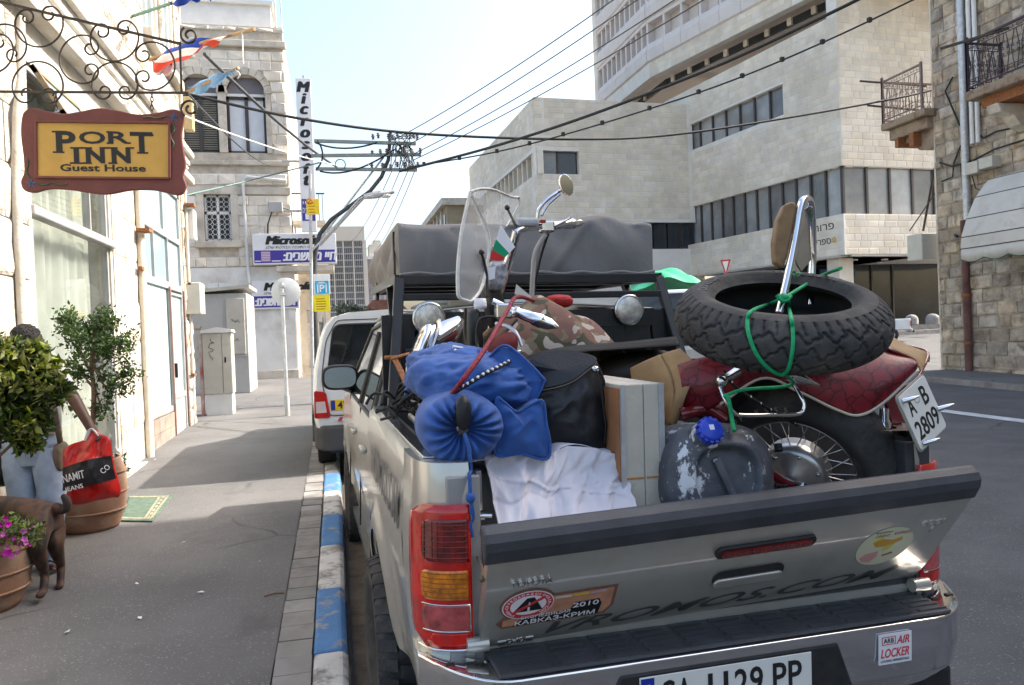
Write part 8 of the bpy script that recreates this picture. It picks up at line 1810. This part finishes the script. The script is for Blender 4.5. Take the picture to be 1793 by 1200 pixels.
def rquad(pts, r=.05, n=4):
    k = len(pts); o_ = []
    for i in range(k):
        p, a, b = V(pts[i]), V(pts[i-1]), V(pts[(i+1) % k]); da, db = (a-p).normalized()*r, (b-p).normalized()*r
        for j in range(n+1): t = j/n; o_.append(tuple((p+da)*(1-t)**2+p*2*t*(1-t)+(p+db)*t*t))
    return o_
van.part('rear_window', MB().prism(rquad([(-.68, 1.07), (.68, 1.07), (.60, 1.56), (-.60, 1.56)], .09), .01, fv_), m_tint); van.part('window_seal', MB().tube([fv_ @ V((*p, .006)) for p in rquad([(-.69, 1.06), (.69, 1.06), (.61, 1.57), (-.61, 1.57)], .09)], .012, 6, closed=True), m_black)
van.part('tailgate_seam', MB().tube([fv_ @ V((*p, .003)) for p in rquad([(-.70, .6), (.70, .6), (.76, 1.0), (.70, 1.4), (.58, 1.62), (-.58, 1.62), (-.70, 1.4), (-.76, 1.0)], .06)], .005, 5, closed=True), m_black)
van.part('roof_strip', MB().tube([V((-.56, .02, 1.672)), V((-.56, 1.5, 1.678)), V((-.56, 2.6, 1.675))], .012, 6), m_black); van.part('roof_strip', MB().tube([V((.56, .02, 1.672)), V((.56, 2.6, 1.675))], .012, 6), m_black)
for s_ in (-1, 1):
    tl_ = van.part('tail_light', MB().prism(rquad([(s_*.85, .58), (s_*.68, .58), (s_*.72, .86), (s_*.845, .88)][::-s_], .03), .03, fv_ @ M.Translation((0, 0, -.012))), m_red, bevel=.006); van.part('reverse_lens', MB().prism([(s_*.83, .64), (s_*.72, .64), (s_*.735, .76), (s_*.83, .76)][::-s_], .004, fv_ @ M.Translation((0, 0, .019))), mat('pale lens', (.6, .5, .5), .2, v=.1), parent=tl_)
    for wy in (.62, 3.25): wheel_simple(van, V((s_*.74, wy, .295)), .3, .1)
    van.part('wheel_arch', MB().tube([V((s_*.862, .62+.36*math.cos(a), .3+.36*math.sin(a))) for a in [k*math.pi/12 for k in range(13)]], .025, 6), mat('grey plastic', (.06, .062, .065), .7, v=.08))
    van.part('side_window', MB().add([(s_*.846, .35, 1.1), (s_*.846, 1.5, 1.1), (s_*.72, 1.5, 1.5), (s_*.72, .42, 1.5)], [(0, 1, 2, 3)]), m_tint, solid=.01); van.part('side_window', MB().add([(s_*.846, 1.7, 1.1), (s_*.846, 2.95, 1.1), (s_*.73, 2.6, 1.5), (s_*.72, 1.7, 1.5)], [(0, 1, 2, 3)]), m_tint, solid=.01)
    van.part('side_strip', MB().box(min(s_*.855, s_*.885), max(s_*.855, s_*.885), .3, 3.0, .5, .6), mat('grey plastic'))
van.part('bumper', MB().prism(rquad([(-.86, .1), (-.75, -.09), (.75, -.09), (.86, .1), (.86, .35), (-.86, .35)], .08), .27, M.Translation((0, 0, .23))), mat('grey plastic'), bevel=.03)
van.part('underbody', MB().box(-.7, .7, .1, 4.0, .18, .32), m_black)
pv = frame((-.68, -.012, .655), (1, 0, 0), (0, 0, 1), (0, -1, 0)); vp_ = van.part('number_plate', MB().box(0, .52, 0, .115, 0, .006, pv), mat('yellow plate', (.75, .5, .02), .4, v=.03), bevel=.002)
van.part('plate_band', MB().box(.005, .05, .005, .11, .006, .007, pv), mat('plate blue'), parent=vp_); van.part('plate_lettering', text_mesh('plate_lettering', '47·508·21', m_ink, ext=.0005, bold=.015, width=.42, height=.08, mx=pv @ M.Translation((.285, .057, .0075))), None, parent=vp_)
van.part('plate_recess', MB().prism(rquad([(-.69, .62), (-.1, .62), (-.12, .82), (-.67, .82)], .03), .004, fv_ @ M.Translation((0, 0, -.0))), m_vw); hz_ = van.part('reflective_sticker', MB().box(-.62, -.2, .54, .585, 0, .008, fv_), m_sgw)
for k in range(4): van.part('sticker_chevron', MB().prism([(0, 0), (.04, 0), (.06, .04), (.02, .04)], .002, fv_ @ M.Translation((-.61+k*.1, .542, .008))), m_sred, parent=hz_)
van.part('wiper', MB().bar(V((.0, -.03, 1.03)), V((.1, -.03, 1.03)), .03).tube([V((.05, -.04, 1.03)), V((.08, -.035, 1.12)), V((.2, -.03, 1.16))], .01, 5), m_black); van.part('tailgate_handle', MB().box(-.12, .12, -.03, 0, .84, .9), m_vw, bevel=.01)
